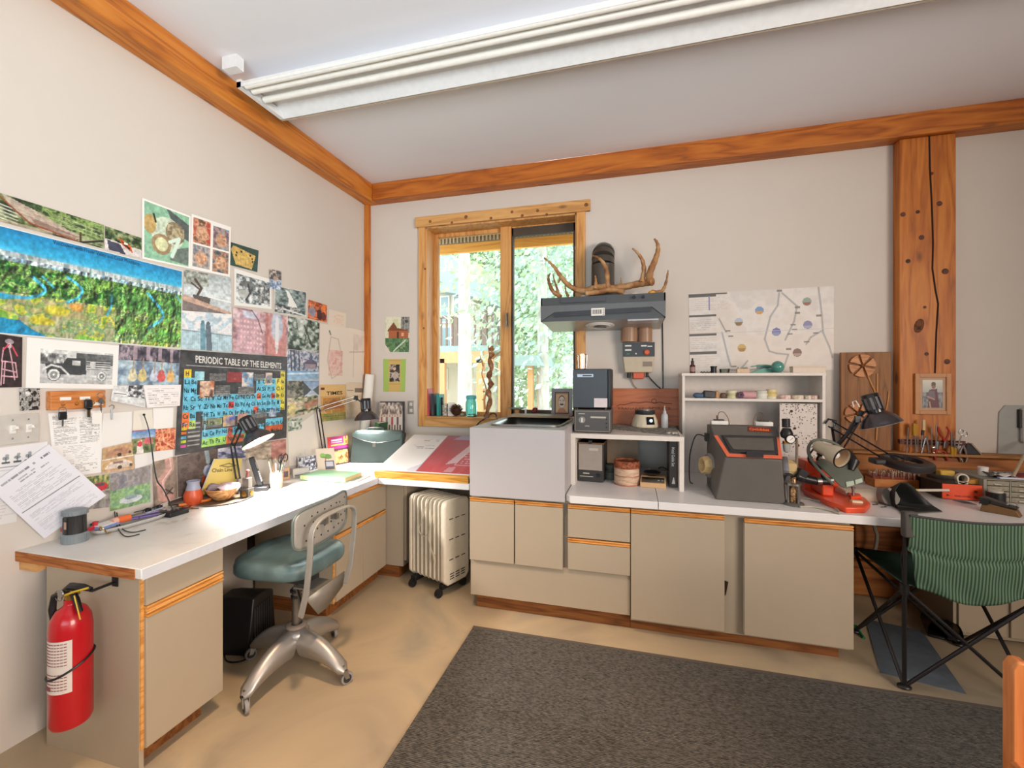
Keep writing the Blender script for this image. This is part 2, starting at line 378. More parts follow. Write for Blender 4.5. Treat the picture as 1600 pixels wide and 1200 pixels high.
def glassmat(key, col='e8f4f4', fac=.12, rough=.05):
    if key in _M: return _M[key]
    m = bpy.data.materials.new(key); m.use_nodes = True; N = m.node_tree.nodes; L = m.node_tree.links; N.clear()
    o = N.new('ShaderNodeOutputMaterial'); t = N.new('ShaderNodeBsdfTransparent'); t.inputs[0].default_value = (*h(col), 1)
    g = N.new('ShaderNodeBsdfGlossy'); g.inputs['Roughness'].default_value = rough
    x = N.new('ShaderNodeMixShader'); fr = N.new('ShaderNodeFresnel'); fr.inputs[0].default_value = 1.45
    a = N.new('ShaderNodeMath'); a.operation = 'ADD'; a.inputs[1].default_value = fac; L.new(fr.outputs[0], a.inputs[0])
    L.new(a.outputs[0], x.inputs[0]); L.new(t.outputs[0], x.inputs[1]); L.new(g.outputs[0], x.inputs[2]); L.new(x.outputs[0], o.inputs[0]); _M[key] = m; return m
PANE = glassmat('window_glass', 'f6fbfa', .01)
GLASS = glassmat('jar_glass', 'dfe6e0', .08)

# ================================================================ room shell
XR, YR = 3.9, -3.0
# window opening in the back wall
wx0, wx1 = X(665, WB), X(901, WB)
wz1 = ony(665, 356, WB).z; wz0 = ony(665, 652, WB).z
WT = 0.22
st(MB().b2((WL - .2, YR, -.1), (WL, WB + WT, CEIL)).to('wall_left', WALLM))
wb = MB(); wb.b2((WL, WB, -.1), (wx0, WB + WT, CEIL)).b2((wx1, WB, -.1), (XR, WB + WT, CEIL)).b2((wx0, WB, -.1), (wx1, WB + WT, wz0)).b2((wx0, WB, wz1), (wx1, WB + WT, CEIL))
st(wb.to('wall_back', WALLM))
st(MB().b2((XR, YR, -.1), (XR + .2, WB + WT, CEIL)).to('wall_right', WALLM))
st(MB().b2((WL - .2, YR - .2, -.1), (XR + .2, YR, CEIL)).to('wall_front', WALLM))
st(MB().b2((WL - .2, YR - .2, CEIL), (XR + .2, WB + WT, CEIL + .1)).to('ceiling', CEILM))
FLM = ramp2('concrete_floor', [(.25, '8a7f6e'), (.42, 'ac9b82'), (.56, 'bba88a'), (.75, '928d80')], 1.4, 10, .5, .08, (1, 1, 1), .8, bscale=60)
st(MB().b2((WL - .2, YR - .2, -.1), (XR + .2, WB + WT, 0)).to('floor', FLM))

# timbers
zb = 3.145
b = MB().prism([(WL + .13, zb), (WL + .13, CEIL), (WL, CEIL), (WL, zb)], YR, WB - .16, 'xz')
b.prism([(WB - .16, zb), (WB - .16, CEIL), (WB, CEIL), (WB, zb)], WL, WL + .13, 'yz')
st(b.to('trim_1', BEAM_Y, bevel=.008), 'orange-stained timber beam running along the top of the left wall')
st(MB().b2((WL + .13, WB - .12, zb), (XR, WB, CEIL)).to('trim_2', BEAM_X, bevel=.008), 'orange-stained timber beam running along the top of the back wall')
st(MB().b2((WL, WB - .045, 0), (WL + .045, WB, zb)).to('trim_3', BEAM_Z, bevel=.004), 'narrow orange timber strip in the room corner')
px0, px1 = X(1405, WB - .08), X(1494, WB - .08)
post = struct('trim_4', 'broad orange timber post with a long drying crack')
MB().b2((px0, WB - .08, .8), (px1, WB, zb)).to('timber', BEAM_Z, post, bevel=.006)
CRK = mat('crack_dark', '2a1206', .9)
ck = MB(); cp = [(1452, 210), (1453, 260), (1456, 320), (1458, 380), (1457, 420), (1462, 455), (1466, 475), (1463, 520), (1461, 583)]
for (a, c1), (b_, c2) in zip(cp[:-1], cp[1:]):
    p, q = ony(a, c1, WB - .0815), ony(b_, c2, WB - .0815); w1 = .005
    ck.add([p - Vector((w1, 0, 0)), p + Vector((w1, 0, 0)), q + Vector((w1, 0, 0)), q - Vector((w1, 0, 0)), p - Vector((w1, -.01, 0)), p + Vector((w1, .01, 0)), q + Vector((w1, .01, 0)), q - Vector((w1, -.01, 0))],
           [(0, 1, 2, 3), (0, 4, 5, 1), (2, 6, 7, 3), (1, 5, 6, 2), (0, 3, 7, 4)])
ck.to('drying_crack', CRK, post)
KNM = ramp2('knot_wood', [(.3, '2e1408'), (.7, '6a3312')], 40, 4, .6, .3)
for kx, ky, kr in [(1411, 335, .016), (1434, 331, .013), (1440, 371, .017), (1419, 408, .015), (1477, 424, .02), (1468, 318, .017), (1456, 271, .011), (1480, 565, .018), (1448, 553, .013), (1445, 480, .01)]:
    p = ony(kx, ky, WB - .081); MB().lathe([(kr, 0), (kr, .0016), (kr * .7, .0022), (kr * .3, .001)], p, 10, axis='y').to('knot', KNM, post)
p = ony(1436, 509, WB - .081); MB().sph(p, .05, 10, 6, (.55, .08, 1), rot=(0, .25, 0)).to('burl', ramp2('burl_wood', [(.3, '1d0d06'), (.55, '7a431c'), (.75, '3a1a0a')], 45, 5, .7, .5), post, label='dark rough burl knot')
# log wainscot under and behind the bench at the right
lx0 = X(1318, WB); logz = ony(1500, 714, WB - .12).z
wain = struct('baseboard_back', 'stacked squared timbers behind the bench at the right')
nz = 4
for i in range(nz):
    za, zc = logz * i / nz, logz * (i + 1) / nz
    MB().b2((lx0 + (.02 if i % 2 else 0), WB - .12, za + .004), (XR, WB, zc - .004)).to('timber', wood('log_wood', '6b3510', 'a5622a', 'bd7c3e', 'x', .55, .8, .7), wain, bevel=.012)
MB().b2((lx0, WB - .14, logz), (XR, WB, logz + .018)).to('ledge', mat('ledge_board', 'a27242', .6), wain, bevel=.004)

# ================================================================ window
W = struct('window_1', 'pine-cased two-light window with a bronze screen on its right half')
cz0 = ony(655, 666, WB - .02).z
cx0, cx1 = X(653.5, WB - .02), X(914.5, WB - .02)
MB().b2((cx0, WB - .02, cz0), (wx0, WB, wz1)).to('side_casing', PINE_Z, W, bevel=.003)
MB().b2((wx1, WB - .02, cz0), (cx1, WB, wz1)).to('side_casing', PINE_Z, W, bevel=.003)
hx0, hx1 = X(648.6, WB - .035), X(922, WB - .035)
MB().b2((hx0, WB - .035, wz1), (hx1, WB, ony(648.6, 339.5, WB - .035).z)).to('head_casing', PINE_X, W, bevel=.004)
MB().b2((wx0, WB - .02, cz0), (wx1, WB, wz0)).to('apron', PINE_X, W, bevel=.003)
KN2 = ramp2('knot_pine', [(.3, '5a3216'), (.7, '9a6430')], 60, 3, .6, .2)
for kx, ky, kr in ((672, 346, .014), (706, 348, .013), (728, 339, .017), (767, 341, .013), (800, 331, .013), (816, 337, .014), (840, 329, .014), (854, 335, .013), (916, 320, .017), (664, 420, .01), (662, 513, .01)):
    q = ony(kx, ky, WB - (.036 if ky < 350 else .021)); MB().lathe([(kr, 0), (kr, .001), (kr * .6, .0014)], q, 9, axis='y', rot=None).to('knot', KN2, W)
FY = WB + .165
fr = MB()
for a, c1 in (((wx0, WB, wz0), (wx0 + .012, FY, wz1)), ((wx1 - .012, WB, wz0), (wx1, FY, wz1))): fr.b2(a, c1)
fr.b2((wx0, WB, wz1 - .012), (wx1, FY, wz1))
fr.to('jamb_lining', PINE_Z, W)
MB().b2((wx0, WB - .03, wz0), (wx1, FY, wz0 + .012)).to('sill_board', PINE_X, W, bevel=.003)
mx0, mx1 = X(783, FY), X(800, FY)
f = MB(); t = .045
f.b2((wx0, FY, wz0), (wx0 + t, FY + .05, wz1)).b2((mx0, FY - .03, wz0), (mx1, FY + .05, wz1)).b2((wx0 + t, FY, wz1 - t), (mx0, FY + .05, wz1)).b2((wx0 + t, FY, wz0), (mx0, FY + .05, wz0 + t))
f.b2((mx1, FY - .01, wz1 - .025), (wx1, FY + .05, wz1)).b2((mx1, FY - .01, wz0), (wx1, FY + .05, wz0 + .03))
f.to('window_frame', PINE_Z, W, bevel=.004)
d = MB(); t2 = .035
xa, xb = mx1 + .002, wx1 - .012
d.b2((xa, FY - .02, wz0 + .03), (xa + .018, FY + .02, wz1 - .025)).b2((xb - t2, FY - .02, wz0 + .03), (xb, FY + .02, wz1 - .025)).b2((xa, FY - .02, wz1 - .1), (xb, FY + .02, wz1 - .025)).b2((xa, FY - .02, wz0 + .03), (xb, FY + .02, wz0 + .075))
d.to('screen_frame', DKWIN, W, bevel=.003)
MB().b2((wx0 + .04, FY + .025, wz0 + .04), (mx0, FY + .031, wz1 - .04)).to('pane', PANE, W)
MB().b2((mx1, FY + .035, wz0 + .03), (wx1, FY + .041, wz1 - .03)).to('pane', PANE, W)
la = MB(); lp = ony(792, 500, FY - .035); la.box(lp, (.018, .01, .13)); la.tube([lp + Vector((0, -.01, .06)), lp + Vector((.004, -.025, 0)), lp + Vector((0, -.015, -.05))], .006, 8); la.to('latch', STEEL, W)
sp = ony(900, 387.5, FY - .03); MB().box(sp, (.02, .01, .03)).to('screen_clip', WHITE, W, bevel=.002)

# ================================================================ outside
EAVE = wood('eave_wood', 'c07c34', 'd9963f', 'e6a64e', 'x', .6, 1, .1)
ey = WB + 1.15
ez0 = ony(683, 397, ey).z; ez1 = ony(683, 384, ey).z
ev = struct('trim_5', 'roof eave with an orange fascia timber outside the window')
MB().b2((-4, ey, ez0), (3, ey + .05, ez1)).to('fascia', EAVE, ev)
MB().b2((-4, ey, ez1), (3, ey + .05, ez1 + .1)).to('vent_backing', mat('vent_dark', '8a7660', .8), ev)
vt = MB()
for i in range(120):
    x = -3.6 + i * .045; vt.box((x, ey - .006, ez1 + .05), (.018, .012, .075))
vt.to('vent_slots', mat('vent_light', 'b9a894', .8), ev, kind='stuff')
MB().b2((-4, WB + WT, ez1 + .1), (3, ey + .6, ez1 + .15)).to('soffit', mat('soffit_paint', 'a88c6c', .8), ev)
st(MB().b2((-16, WB + WT, -.7), (14, 30, -.6)).to('ground', ramp2('forest_ground', [(.3, '9c9a80'), (.5, 'b9b59a'), (.7, 'cdc6ae')], 1.2, 6, .9, 0)), 'sunlit pale ground outside the window')
TR = random.Random(3)
LEAF = [ramp2('leaf_a', [(.3, '86a07c'), (.7, 'bccca4')], 3, 2, .7, 0), ramp2('leaf_b', [(.3, '93ac90'), (.7, 'ccd6ae')], 3, 2, .7, 0), ramp2('leaf_c', [(.3, '9ab4ae'), (.7, 'c0d0bc')], 3, 2, .7, 0)]
BARK = ramp2('pale_bark', [(.3, 'a39a92'), (.7, 'd3cbc3')], 6, 5, .9, .3, (3, 3, .6))
def tree(px, y, r, label, lm, hgt=9, n=1500, low=1.0, size=.16, spread=1.5):
    bx = X(px, y); t = thing('tree', label, 'tree', (bx, y, -.6), 0, 'trees outside the window')
    m = MB(); m.tube([(0, 0, 0), (.05 * r, 0, 2), (-.1 * r, 0, 5), (0, 0, hgt)], [r, r * .85, r * .6, r * .15], 12)
    for k in range(12):
        a = TR.uniform(0, 6.28); z = TR.uniform(1.5, hgt - .5); L = spread * TR.uniform(.5, .9); m.tube([(0, 0, z), (L * math.cos(a), L * math.sin(a), z - .2 * L)], [r * .18, .01], 5)
    m.to('trunk', BARK, t)
    f = MB()
    for k in range(n):
        z = low + (hgt - low) * TR.random() ** .8; rr = spread * (1 - .6 * (z - low) / (hgt - low)) * TR.random() ** .5; a = TR.uniform(0, 6.28)
        c = Vector((rr * math.cos(a), rr * math.sin(a), z - .25 * rr)); q = Vector((TR.uniform(-1, 1), TR.uniform(-1, 1), TR.uniform(-1, 1))).normalized(); w = q.orthogonal().normalized(); v = q.cross(w); s = size * TR.uniform(.5, 1.3)
        f.add([c - w * s, c + v * s * .5, c + w * s, c - v * s * .5], [(0, 1, 2, 3)])
    f.to('foliage', LEAF[lm], t, kind='stuff', flat=True)
tree(726, 7.4, .15, 'conifer with a thick pale trunk behind the left window pane', 1, 10, 3800, 3.2, .075, 1.5)
tree(848, 9.2, .15, 'feathery conifer with a grey trunk behind the right window pane', 2, 10, 6500, 2.2, .08, 1.8)
tree(780, 15, .18, 'pale green tree standing between the two window panes', 0, 11, 6500, 2.0, .12, 2.4)
tree(905, 13, .16, 'yellow-green tree partly hidden by the bronze screen frame', 1, 10, 6500, 1.0, .11, 2.4)
tree(838, 18, .2, 'tall far tree filling the middle of the right window pane', 0, 13, 5000, .4, .22, 3.2)
tree(725, 20, .2, 'tall far tree rising over the neighbouring house', 0, 14, 4500, 4.5, .26, 3.6)
tree(668, 17, .2, 'far tree at the left edge of the left window pane', 1, 13, 4000, 4.5, .22, 2.6)
HW = mat('house_wall', 'c9b9a6', .8); HT = mat('house_timber', 'd29a6c', .7); RLM = mat('rail_brown', '7d655c', .7); HR = mat('house_roof', '98a8a6', .8); HG = mat('house_glass', '8fa0a4', .3)
hy = 10.5; hx = X(668, hy); hz = lambda py, px=720: ony(px, py, hy).z
ho = thing('house', 'pale timber house with an upper deck seen through the left pane', 'house', (0, 0, 0))
MB().b2((hx - 3, hy + .5, -.6), (X(740, hy + .5), hy + 2.4, hz(400))).to('wall', HW, ho)
MB().prism([(hx - 3.3, hz(405)), (X(756, hy), hz(468)), (X(740, hy), hz(440)), (X(700, hy), hz(392)), (hx - 3.3, hz(380))], hy, hy + 2.6, 'xz').to('roof', HR, ho)
dz = hz(545); MB().b2((hx - 3, hy - 1.0, dz - .14), (X(790, hy), hy + .5, dz)).to('deck', HR, ho)
MB().b2((hx - 3, hy - 1.02, dz - .4), (X(790, hy), hy - .95, dz - .14)).to('deck_beam', HT, ho)
for px in (690, 750, 784): MB().b2((X(px, hy - 1) - .08, hy - 1.02, -.6), (X(px, hy - 1) + .08, hy - .88, dz - .3)).to('deck_post', HT, ho)
for (a, c1, e1, g1) in ((688, 703, 455, 500), (708, 722, 455, 500), (690, 706, 505, 540), (686, 700, 575, 610)):
    w = MB().b2((X(a, hy + .5), hy + .46, hz(g1)), (X(c1, hy + .5), hy + .52, hz(e1))).to('window', WHITE, ho); MB().b2((X(a, hy + .5) + .04, hy + .45, hz(g1) + .04), (X(c1, hy + .5) - .04, hy + .47, hz(e1) - .04)).to('pane', HG, w)
rz = hz(502)
MB().b2((hx - 3, hy - 1.0, rz - .05), (X(790, hy), hy - .93, rz)).to('rail', RLM, ho)
for px in (712, 757, 786): MB().b2((X(px, hy - 1) - .05, hy - 1.02, dz), (X(px, hy - 1) + .05, hy - .9, rz + .08)).to('rail_post', RLM, ho)
x = hx - 1.0
while x < X(788, hy - 1): MB().b2((x - .02, hy - .98, dz), (x + .02, hy - .95, rz)).to('baluster', RLM, ho); x += .14
sh = thing('shed', 'small open shelter on wooden posts outside the right pane', 'shelter', (0, 0, 0)); sy = 9.0
MB().prism([(X(806, sy), ony(806, 572, sy).z), (X(850, sy), ony(850, 572, sy).z), (X(842, sy), ony(842, 556, sy).z), (X(812, sy), ony(812, 556, sy).z)], sy - .3, sy + 1.5, 'xz').to('roof', HR, sh)
MB().b2((X(824, sy), sy, -.6), (X(832, sy), sy + .14, ony(825, 572, sy).z)).to('post', HT, sh)

# ================================================================ ceiling light
fy0, fy1 = 2.05, 2.385; fx0, fx1 = -2.21, 2.6; fz = 3.19
FW = mat('fixture_white', 'e4e6e8', .35)
cl = thing('fluorescent_light', 'long white fluorescent strip light across the ceiling', 'ceiling light', ((fx0 + fx1) / 2, (fy0 + fy1) / 2, CEIL))
L2 = (fx1 - fx0) / 2; wv = (fy1 - fy0) / 2; dzf = fz - CEIL
bd = MB().prism([(-wv, dzf), (-wv, dzf + .03), (-.06, -.03), (-.06, 0), (.06, 0), (.06, -.03), (wv, dzf + .03), (wv, dzf), (wv * .98, dzf), (.1, -.055), (-.1, -.055), (-wv * .98, dzf)], -L2, L2, 'yz')
bd.to('housing', FW, cl)
MB().b2((-L2, wv - .004, dzf - .0), (L2, wv + .012, dzf + .05)).to('side_rail', mat('fixture_edge', 'c3b4a0', .5), cl)
MB().box((-L2 + .05, -wv - .07, -.035), (.1, .05, .07)).to('bracket', FW, cl)
for yy in (-.15, -.10, -.015):
    tb = MB().cyl((0, yy, dzf + .012), .019, L2 * 2 - .1, 14, 'x').to('tube', mat('tube_white', 'f0eee8', .3), cl)
for sx in (-1, 1): MB().b2((sx * L2, -wv, dzf), (sx * (L2 - .03), wv, dzf + .045)).to('end_cap', FW, cl)

# ================================================================ carpet, floor mat
CARP = None
def ribbed(key, c0, c1, sc_, axis=1):
    m = bpy.data.materials.new(key); m.use_nodes = True; N = m.node_tree.nodes; L = m.node_tree.links; b = N['Principled BSDF']; b.inputs['Roughness'].default_value = .95
    tc = N.new('ShaderNodeTexCoord'); wv = N.new('ShaderNodeTexWave'); wv.wave_type = 'BANDS'; wv.bands_direction = 'XYZ'[axis]; wv.inputs['Scale'].default_value = sc_; wv.inputs['Distortion'].default_value = .4; wv.inputs['Detail'].default_value = 2
    L.new(tc.outputs['Object'], wv.inputs['Vector']); nz = N.new('ShaderNodeTexNoise'); nz.inputs['Scale'].default_value = 170; nz.inputs['Detail'].default_value = 5; mp = N.new('ShaderNodeMapping'); mp.inputs['Scale'].default_value = (.35, 1, 1); L.new(tc.outputs['Object'], mp.inputs[0]); L.new(mp.outputs[0], nz.inputs['Vector'])
    mx = N.new('ShaderNodeMix'); mx.data_type = 'FLOAT'; mx.inputs[0].default_value = .86; L.new(wv.outputs[1], mx.inputs[2]); L.new(nz.outputs[0], mx.inputs[3])
    cr = N.new('ShaderNodeValToRGB'); cr.color_ramp.elements[0].position = .28; cr.color_ramp.elements[0].color = (*h(c0), 1); cr.color_ramp.elements[1].position = .75; cr.color_ramp.elements[1].color = (*h(c1), 1); L.new(mx.outputs[0], cr.inputs[0]); L.new(cr.outputs[0], b.inputs['Base Color'])
    bp = N.new('ShaderNodeBump'); bp.inputs['Strength'].default_value = .6; bp.inputs['Distance'].default_value = .004; L.new(wv.outputs[1], bp.inputs['Height']); L.new(bp.outputs[0], b.inputs['Normal']); _M[key] = m; return m
rc = onz(740, 978, .008)
cm = MB().b2((rc.x, -1.2, 0), (3.3, rc.y, .008)).to('carpet', ribbed('carpet_rib', '141210', '74706a', 40), bevel=.003)
tag(cm, 'dark grey ribbed carpet runner on the concrete floor', 'carpet')
MB().b2((rc.x, rc.y - .022, .008), (3.3, rc.y, .0105)).to('binding', mat('carpet_binding', '5a524c', .9), cm)
mt = [onz(1352, 967, .004), onz(1375, 1050, .004), onz(1510, 1084, .004), onz(1440, 985, .004)]
m = MB().prism([(q.x, q.y) for q in mt], 0, .004, 'xy').to('floor_mat', mat('blue_grey_mat', '59626c', .9, noise=.15, scale=20), None)
tag(m, 'thin blue-grey floor mat under the green camp chair', 'mat')
# ================================================================ worktops and cabinets
BF = 2.66; DFc = 2.70; KY = 2.76                       # bench front edge, door faces, kick
DX = -1.75; DY0 = 1.215                                # left desk front edge and end
TH = .042
# left desk
dk = thing('desk_worktop', 'worn white laminate desk top along the left wall with a broken brown end', 'worktop', ((WL + DX) / 2, 2.2, CT - TH))
ox, oy = (WL + DX) / 2, 2.2
MB().b2((WL - ox + .001, DY0 - oy, .004), (DX - ox, WB - oy - .05, TH)).to('top', DESKLAM, dk, bevel=.002)
MB().b2((WL - ox + .001, DY0 - oy - .003, 0), (DX - ox - .03, DY0 - oy + .04, TH - .003)).to('raw_end', wood('raw_end', '7a3f16', 'a4602c', 'b8763e', 'x', .8, 3, .2), dk)
MB().b2((DX - ox - .002, DY0 - oy + .004, 0), (DX - ox + .002, 2.79 - oy, TH - .002)).to('front_edge', mat('edge_band', 'cfd3dc', .35), dk)
MB().b2((WL - ox + .001, DY0 - oy + .01, -.04), (WL - ox + .1, DY0 - oy + .1, 0)).to('cleat', PINE_X, dk)
cwx1 = X(733, 2.79)
cw = tag(MB().b2((DX + .003, 2.79, CT - .045), (cwx1, WB, CT - .003)).to('corner_worktop', LAM, bevel=.004), 'white laminate corner worktop under the drawing board', 'worktop')
seam = X(1028, BF)
bx0 = X(883.5, BF)
seam1 = onz(1021, 762, CT); seam2 = onz(1034, 793, CT)
for nm, a, c1, lab in (('bench_worktop', bx0, seam, 'pale laminate bench top left of the dark seam'), ('bench_worktop', seam + .004, XR - .05, 'pale laminate bench top right of the dark seam')):
    t = thing(nm, lab, 'worktop', (a, BF, CT - TH))
    if a == bx0: MB().prism([(.03, 0), (c1 - a, 0), (c1 - a, WB - BF - .001), (0, WB - BF - .001), (0, .03)], .002, TH, 'xy').to('top', LAM, t, bevel=.0015)
    else: MB().b2((0, 0, .002), (c1 - a, WB - BF - .122 if a > lx0 else WB - BF - .13, TH)).to('top', LAM, t, bevel=.0015)
    MB().b2((.03 if a == bx0 else 0, -.003, 0), (c1 - a, .001, TH - .0025)).to('front_edge', LAM, t)

def pull(parent, a, b, axis, zc, out):      # oak finger pull: grooved bar along the top of a front, between a and b
    # local: front plane at 0, out = +/-1 direction of protrusion
    prof = [(0, -.012), (.019 * out, -.012), (.021 * out, -.007), (.011 * out, -.001), (.021 * out, .005), (.019 * out, .011), (0, .011)]
    if axis == 'x': return MB().prism(prof, a, b, 'yz', Matrix.Translation((0, 0, zc))).to('pull', OAK_X, parent, bevel=.001)
    return MB().prism(prof, a, b, 'xz', Matrix.Translation((0, 0, zc))).to('pull', OAK_Y, parent, bevel=.001)
def zf(px, py, y=DFc): return ony(px, py, y).z
# --- cabinet A under the sink box and drawers
ax0, ax1 = X(735.5, DFc), X(985, DFc)
cA = thing('base_cabinet', 'beige base cabinet with two short doors and two drawers under the sink box', 'cabinet', (ax0, DFc, 0))
kz = ony(741, 932, KY).z; CZ = CT - TH
pz0 = zf(735, 928)
MB().b2((0, .018, pz0), (ax1 - ax0 - .002, 3.6 - DFc, CZ - .002)).to('carcass', CABP, cA, bevel=.001)
MB().b2((.0, .0, pz0), (ax1 - ax0 - .002, .018, zf(735, 871) - .0)).to('lower_panel', CAB, cA, bevel=.001)
MB().b2((.02, KY - DFc, 0), (ax1 - ax0 - .002, KY - DFc + .02, pz0)).to('kick_board', KICK, cA)
def front(parent, nm, xa, xb, za, zc, o, y0=-.02, pz=True):
    d = MB().b2((xa, y0, za), (xb, .0 if nm == 'door' else 0, zc - .03)).to(nm, CAB, parent, bevel=.0015)
    p = pull(d, xa, xb, 'x', zc - .015, -1); p.location.y = y0 + .018
    return d
dz1 = CZ - .012; dz0 = zf(735, 872)
front(cA, 'door', 0.0, X(804, DFc) - ax0, dz0, dz1, -1)
front(cA, 'door', X(806, DFc) - ax0, X(880, DFc) - ax0, dz0, dz1, -1)
dr0, dr1 = X(888, DFc) - ax0, ax1 - ax0 - .002
zmid = zf(888, 838); zlo = zf(888, 887)
front(cA, 'drawer', dr0, dr1, zmid + .004, dz1, -1)
front(cA, 'drawer', dr0, dr1, zlo, zmid, -1)
# --- cabinet B, two wide doors
bx_0, bx_1 = ax1, X(1329, DFc)
cB = thing('base_cabinet', 'beige base cabinet with two wide doors left of the green camp chair', 'cabinet', (bx_0, DFc, 0))
pzb = zf(1135, 990); MB().b2((.002, .005, pzb), (bx_1 - bx_0, 3.55 - DFc, CZ - .002)).to('carcass', CABP, cB, bevel=.001)
MB().b2((0.0, KY - DFc, 0), (X(1310, KY) - bx_0, KY - DFc + .02, pzb)).to('kick_board', KICK, cB)
MB().b2((X(1310, KY) - bx_0 - .02, KY - DFc + .02, 0), (X(1310, KY) - bx_0, .7, pzb)).to('kick_side', KICK, cB)
front(cB, 'door', .003, X(1131, DFc) - bx_0, zf(990, 965), dz1, -1)
front(cB, 'door', X(1161, DFc) - bx_0, X(1329, DFc) - bx_0, zf(1163, 992, DFc - .035), dz1, -1, -.035)
MB().prism([(0, 0), (.018, -.006), (.006, -.075), (0, -.085)], -.0055, .0, 'xz', Matrix.Translation((X(1131, DFc) - bx_0 + .004, .0, zf(1134, 907)))).to('split', CRK, cB)
# --- left desk pedestal
fxp = DX - .04
y0p, y1p = 1.25, onx(349, 900, fxp).y
cC = thing('desk_pedestal', 'narrow beige pedestal with one drawer and door under the near end of the desk', 'cabinet', (fxp, y0p, 0))
bkx = onx(73, 900, 0 - 1e-9).x if 0 else ony(73.5, 900, y0p).x
MB().b2((bkx - fxp, -.001, 0), (-.02, .016, CZ - .001)).to('side_panel', CAB, cC); MB().b2((bkx - fxp, .016, .08), (-.018, y1p - y0p, CZ - .001)).to('carcass', CABP, cC, bevel=.001)
MB().b2((bkx - fxp, .017, 0), (-.07, y1p - y0p - .05, .08)).to('kick_board', KICK, cC)
MB().b2((-.02, .001, .085), (-.014, .012, CZ - .003)).to('edge_strip', OAK_Y, cC)
fz_ = lambda px, py: onx(px, py, fxp).z
za = CZ - .012; zb1 = onx(228, 948, fxp).z; zb2 = zb1 - .044
dr = MB().b2((-.018, .012, zb1 + .002), (0, y1p - y0p - .002, za)).to('drawer', CAB, cC, bevel=.0015)
pull(dr, .012, y1p - y0p - .002, 'y', zb1 - .012, 1).location.x = -.016
do = MB().b2((-.018, .012, .09), (0, y1p - y0p - .002, zb2)).to('door', CAB, cC, bevel=.0015)
pull(do, .012, y1p - y0p - .002, 'y', zb2 + .012, 1).location.x = -.016
# --- right desk cabinet
y0q, y1q, y2q = onx(524, 850, fxp).y, onx(568, 850, fxp).y, 2.965
cD = thing('desk_cabinet', 'beige cabinet with a drawer over two doors at the corner end of the desk', 'cabinet', (fxp, y0q, 0))
MB().b2((WL + .03 - fxp, 0, .09), (-.018, y2q - y0q, CZ - .001)).to('carcass', CABP, cD, bevel=.001)
MB().b2((WL + .03 - fxp, .001, 0), (-.07, y2q - y0q, .09)).to('kick_board', KICK, cD)
MB().b2((-.02, -.001, .09), (-.012, .01, CZ - .003)).to('edge_strip', OAK_Y, cD)
zq = onx(600, 800, fxp).z
d1 = MB().b2((-.018, .012, zq + .02), (0, y2q - y0q - .004, CZ - .045)).to('drawer', CAB, cD, bevel=.0015)
pull(d1, .012, y2q - y0q - .004, 'y', CZ - .03, 1).location.x = -.016
for a, c1 in ((.012, y1q - y0q - .002), (y1q - y0q + .002, y2q - y0q - .004)):
    d1 = MB().b2((-.018, a, .1), (0, c1, zq - .016)).to('door', CAB, cD, bevel=.0015)
    pull(d1, a, c1, 'y', zq - .001, 1).location.x = -.016
# --- corner cabinet facing the radiator
cE = thing('corner_cabinet', 'beige corner cabinet beside the oil radiator', 'cabinet', (-1.80, 2.972, 0))
ex = X(630, 2.972) + 1.80
MB().b2((-.6, 0, .1), (ex, .62, CT - .047)).to('carcass', CABP, cE, bevel=.001)
MB().b2((-.6, .03, 0), (ex - .05, .6, .1)).to('kick_board', KICK, cE)
MB().b2((ex, .015, .14), (ex + .02, .3, CT - .06)).to('door', CAB, cE, bevel=.0015)
# --- white sink box with a basin
sx0, sx1 = X(734, BF), X(882.5, BF)
sz = ony(735, 668, BF).z
sb = thing('sink_box', 'tall plain white box with a steel basin let into its top below the window', 'sink', (sx0, BF, CT - TH + .0))
hb = sz - (CT - TH); w_ = sx1 - sx0; dp = WB - .04 - BF
rimz = hb
bxm = MB(); tt = .015
bxm.b2((0, 0, 0), (w_, .018, hb)).b2((0, .018, 0), (.018, dp, hb)).b2((w_ - .018, .018, 0), (w_, dp, hb))
c0, c1_ = onz(772, 664, sz), onz(888, 664, sz)
by0, by1 = .15, .72; ba, bb = .09, w_ - .06
bxm.b2((.018, .018, hb - tt), (w_ - .018, by0, hb)).b2((.018, by1, hb - tt), (w_ - .018, dp, hb)).b2((.018, by0, hb - tt), (ba, by1, hb)).b2((bb, by0, hb - tt), (w_ - .018, by1, hb))
bxm.to('casing', mat('sink_box_laminate', 'b5b1b3', .45, noise=.008), sb, bevel=.0015)
def basin(u, v):
    a = 2 * math.pi * u; ex_ = .35
    cs, sn = math.cos(a), math.sin(a); sx = math.copysign(abs(cs) ** ex_, cs); sy = math.copysign(abs(sn) ** ex_, sn)
    r = [1.09, 1.08, 1.02, .97, .93, .9, .82, .0][int(round(v * 7))]; z = [hb + .002, hb + .012, hb + .012, hb + .002, hb - .08, hb - .15, hb - .17, hb - .172][int(round(v * 7))]
    return ((ba + bb) / 2 + (bb - ba) / 2 * sx * r, (by0 + by1) / 2 + (by1 - by0) / 2 * sy * r, z)
MB().surf(basin, 40, 7).to('basin', STEEL, sb, ang=60)
brd = MB().b2((ba - .01, by1 - .12, hb + .018), (bb + .0, by1 + .08, hb + .034)).to('flat_cover', mat('tray_brown', '8a7660', .5), None, bevel=.004)
brd.location = sb.location; tag(brd, 'flat brownish tray lying across the back of the steel basin', 'tray')

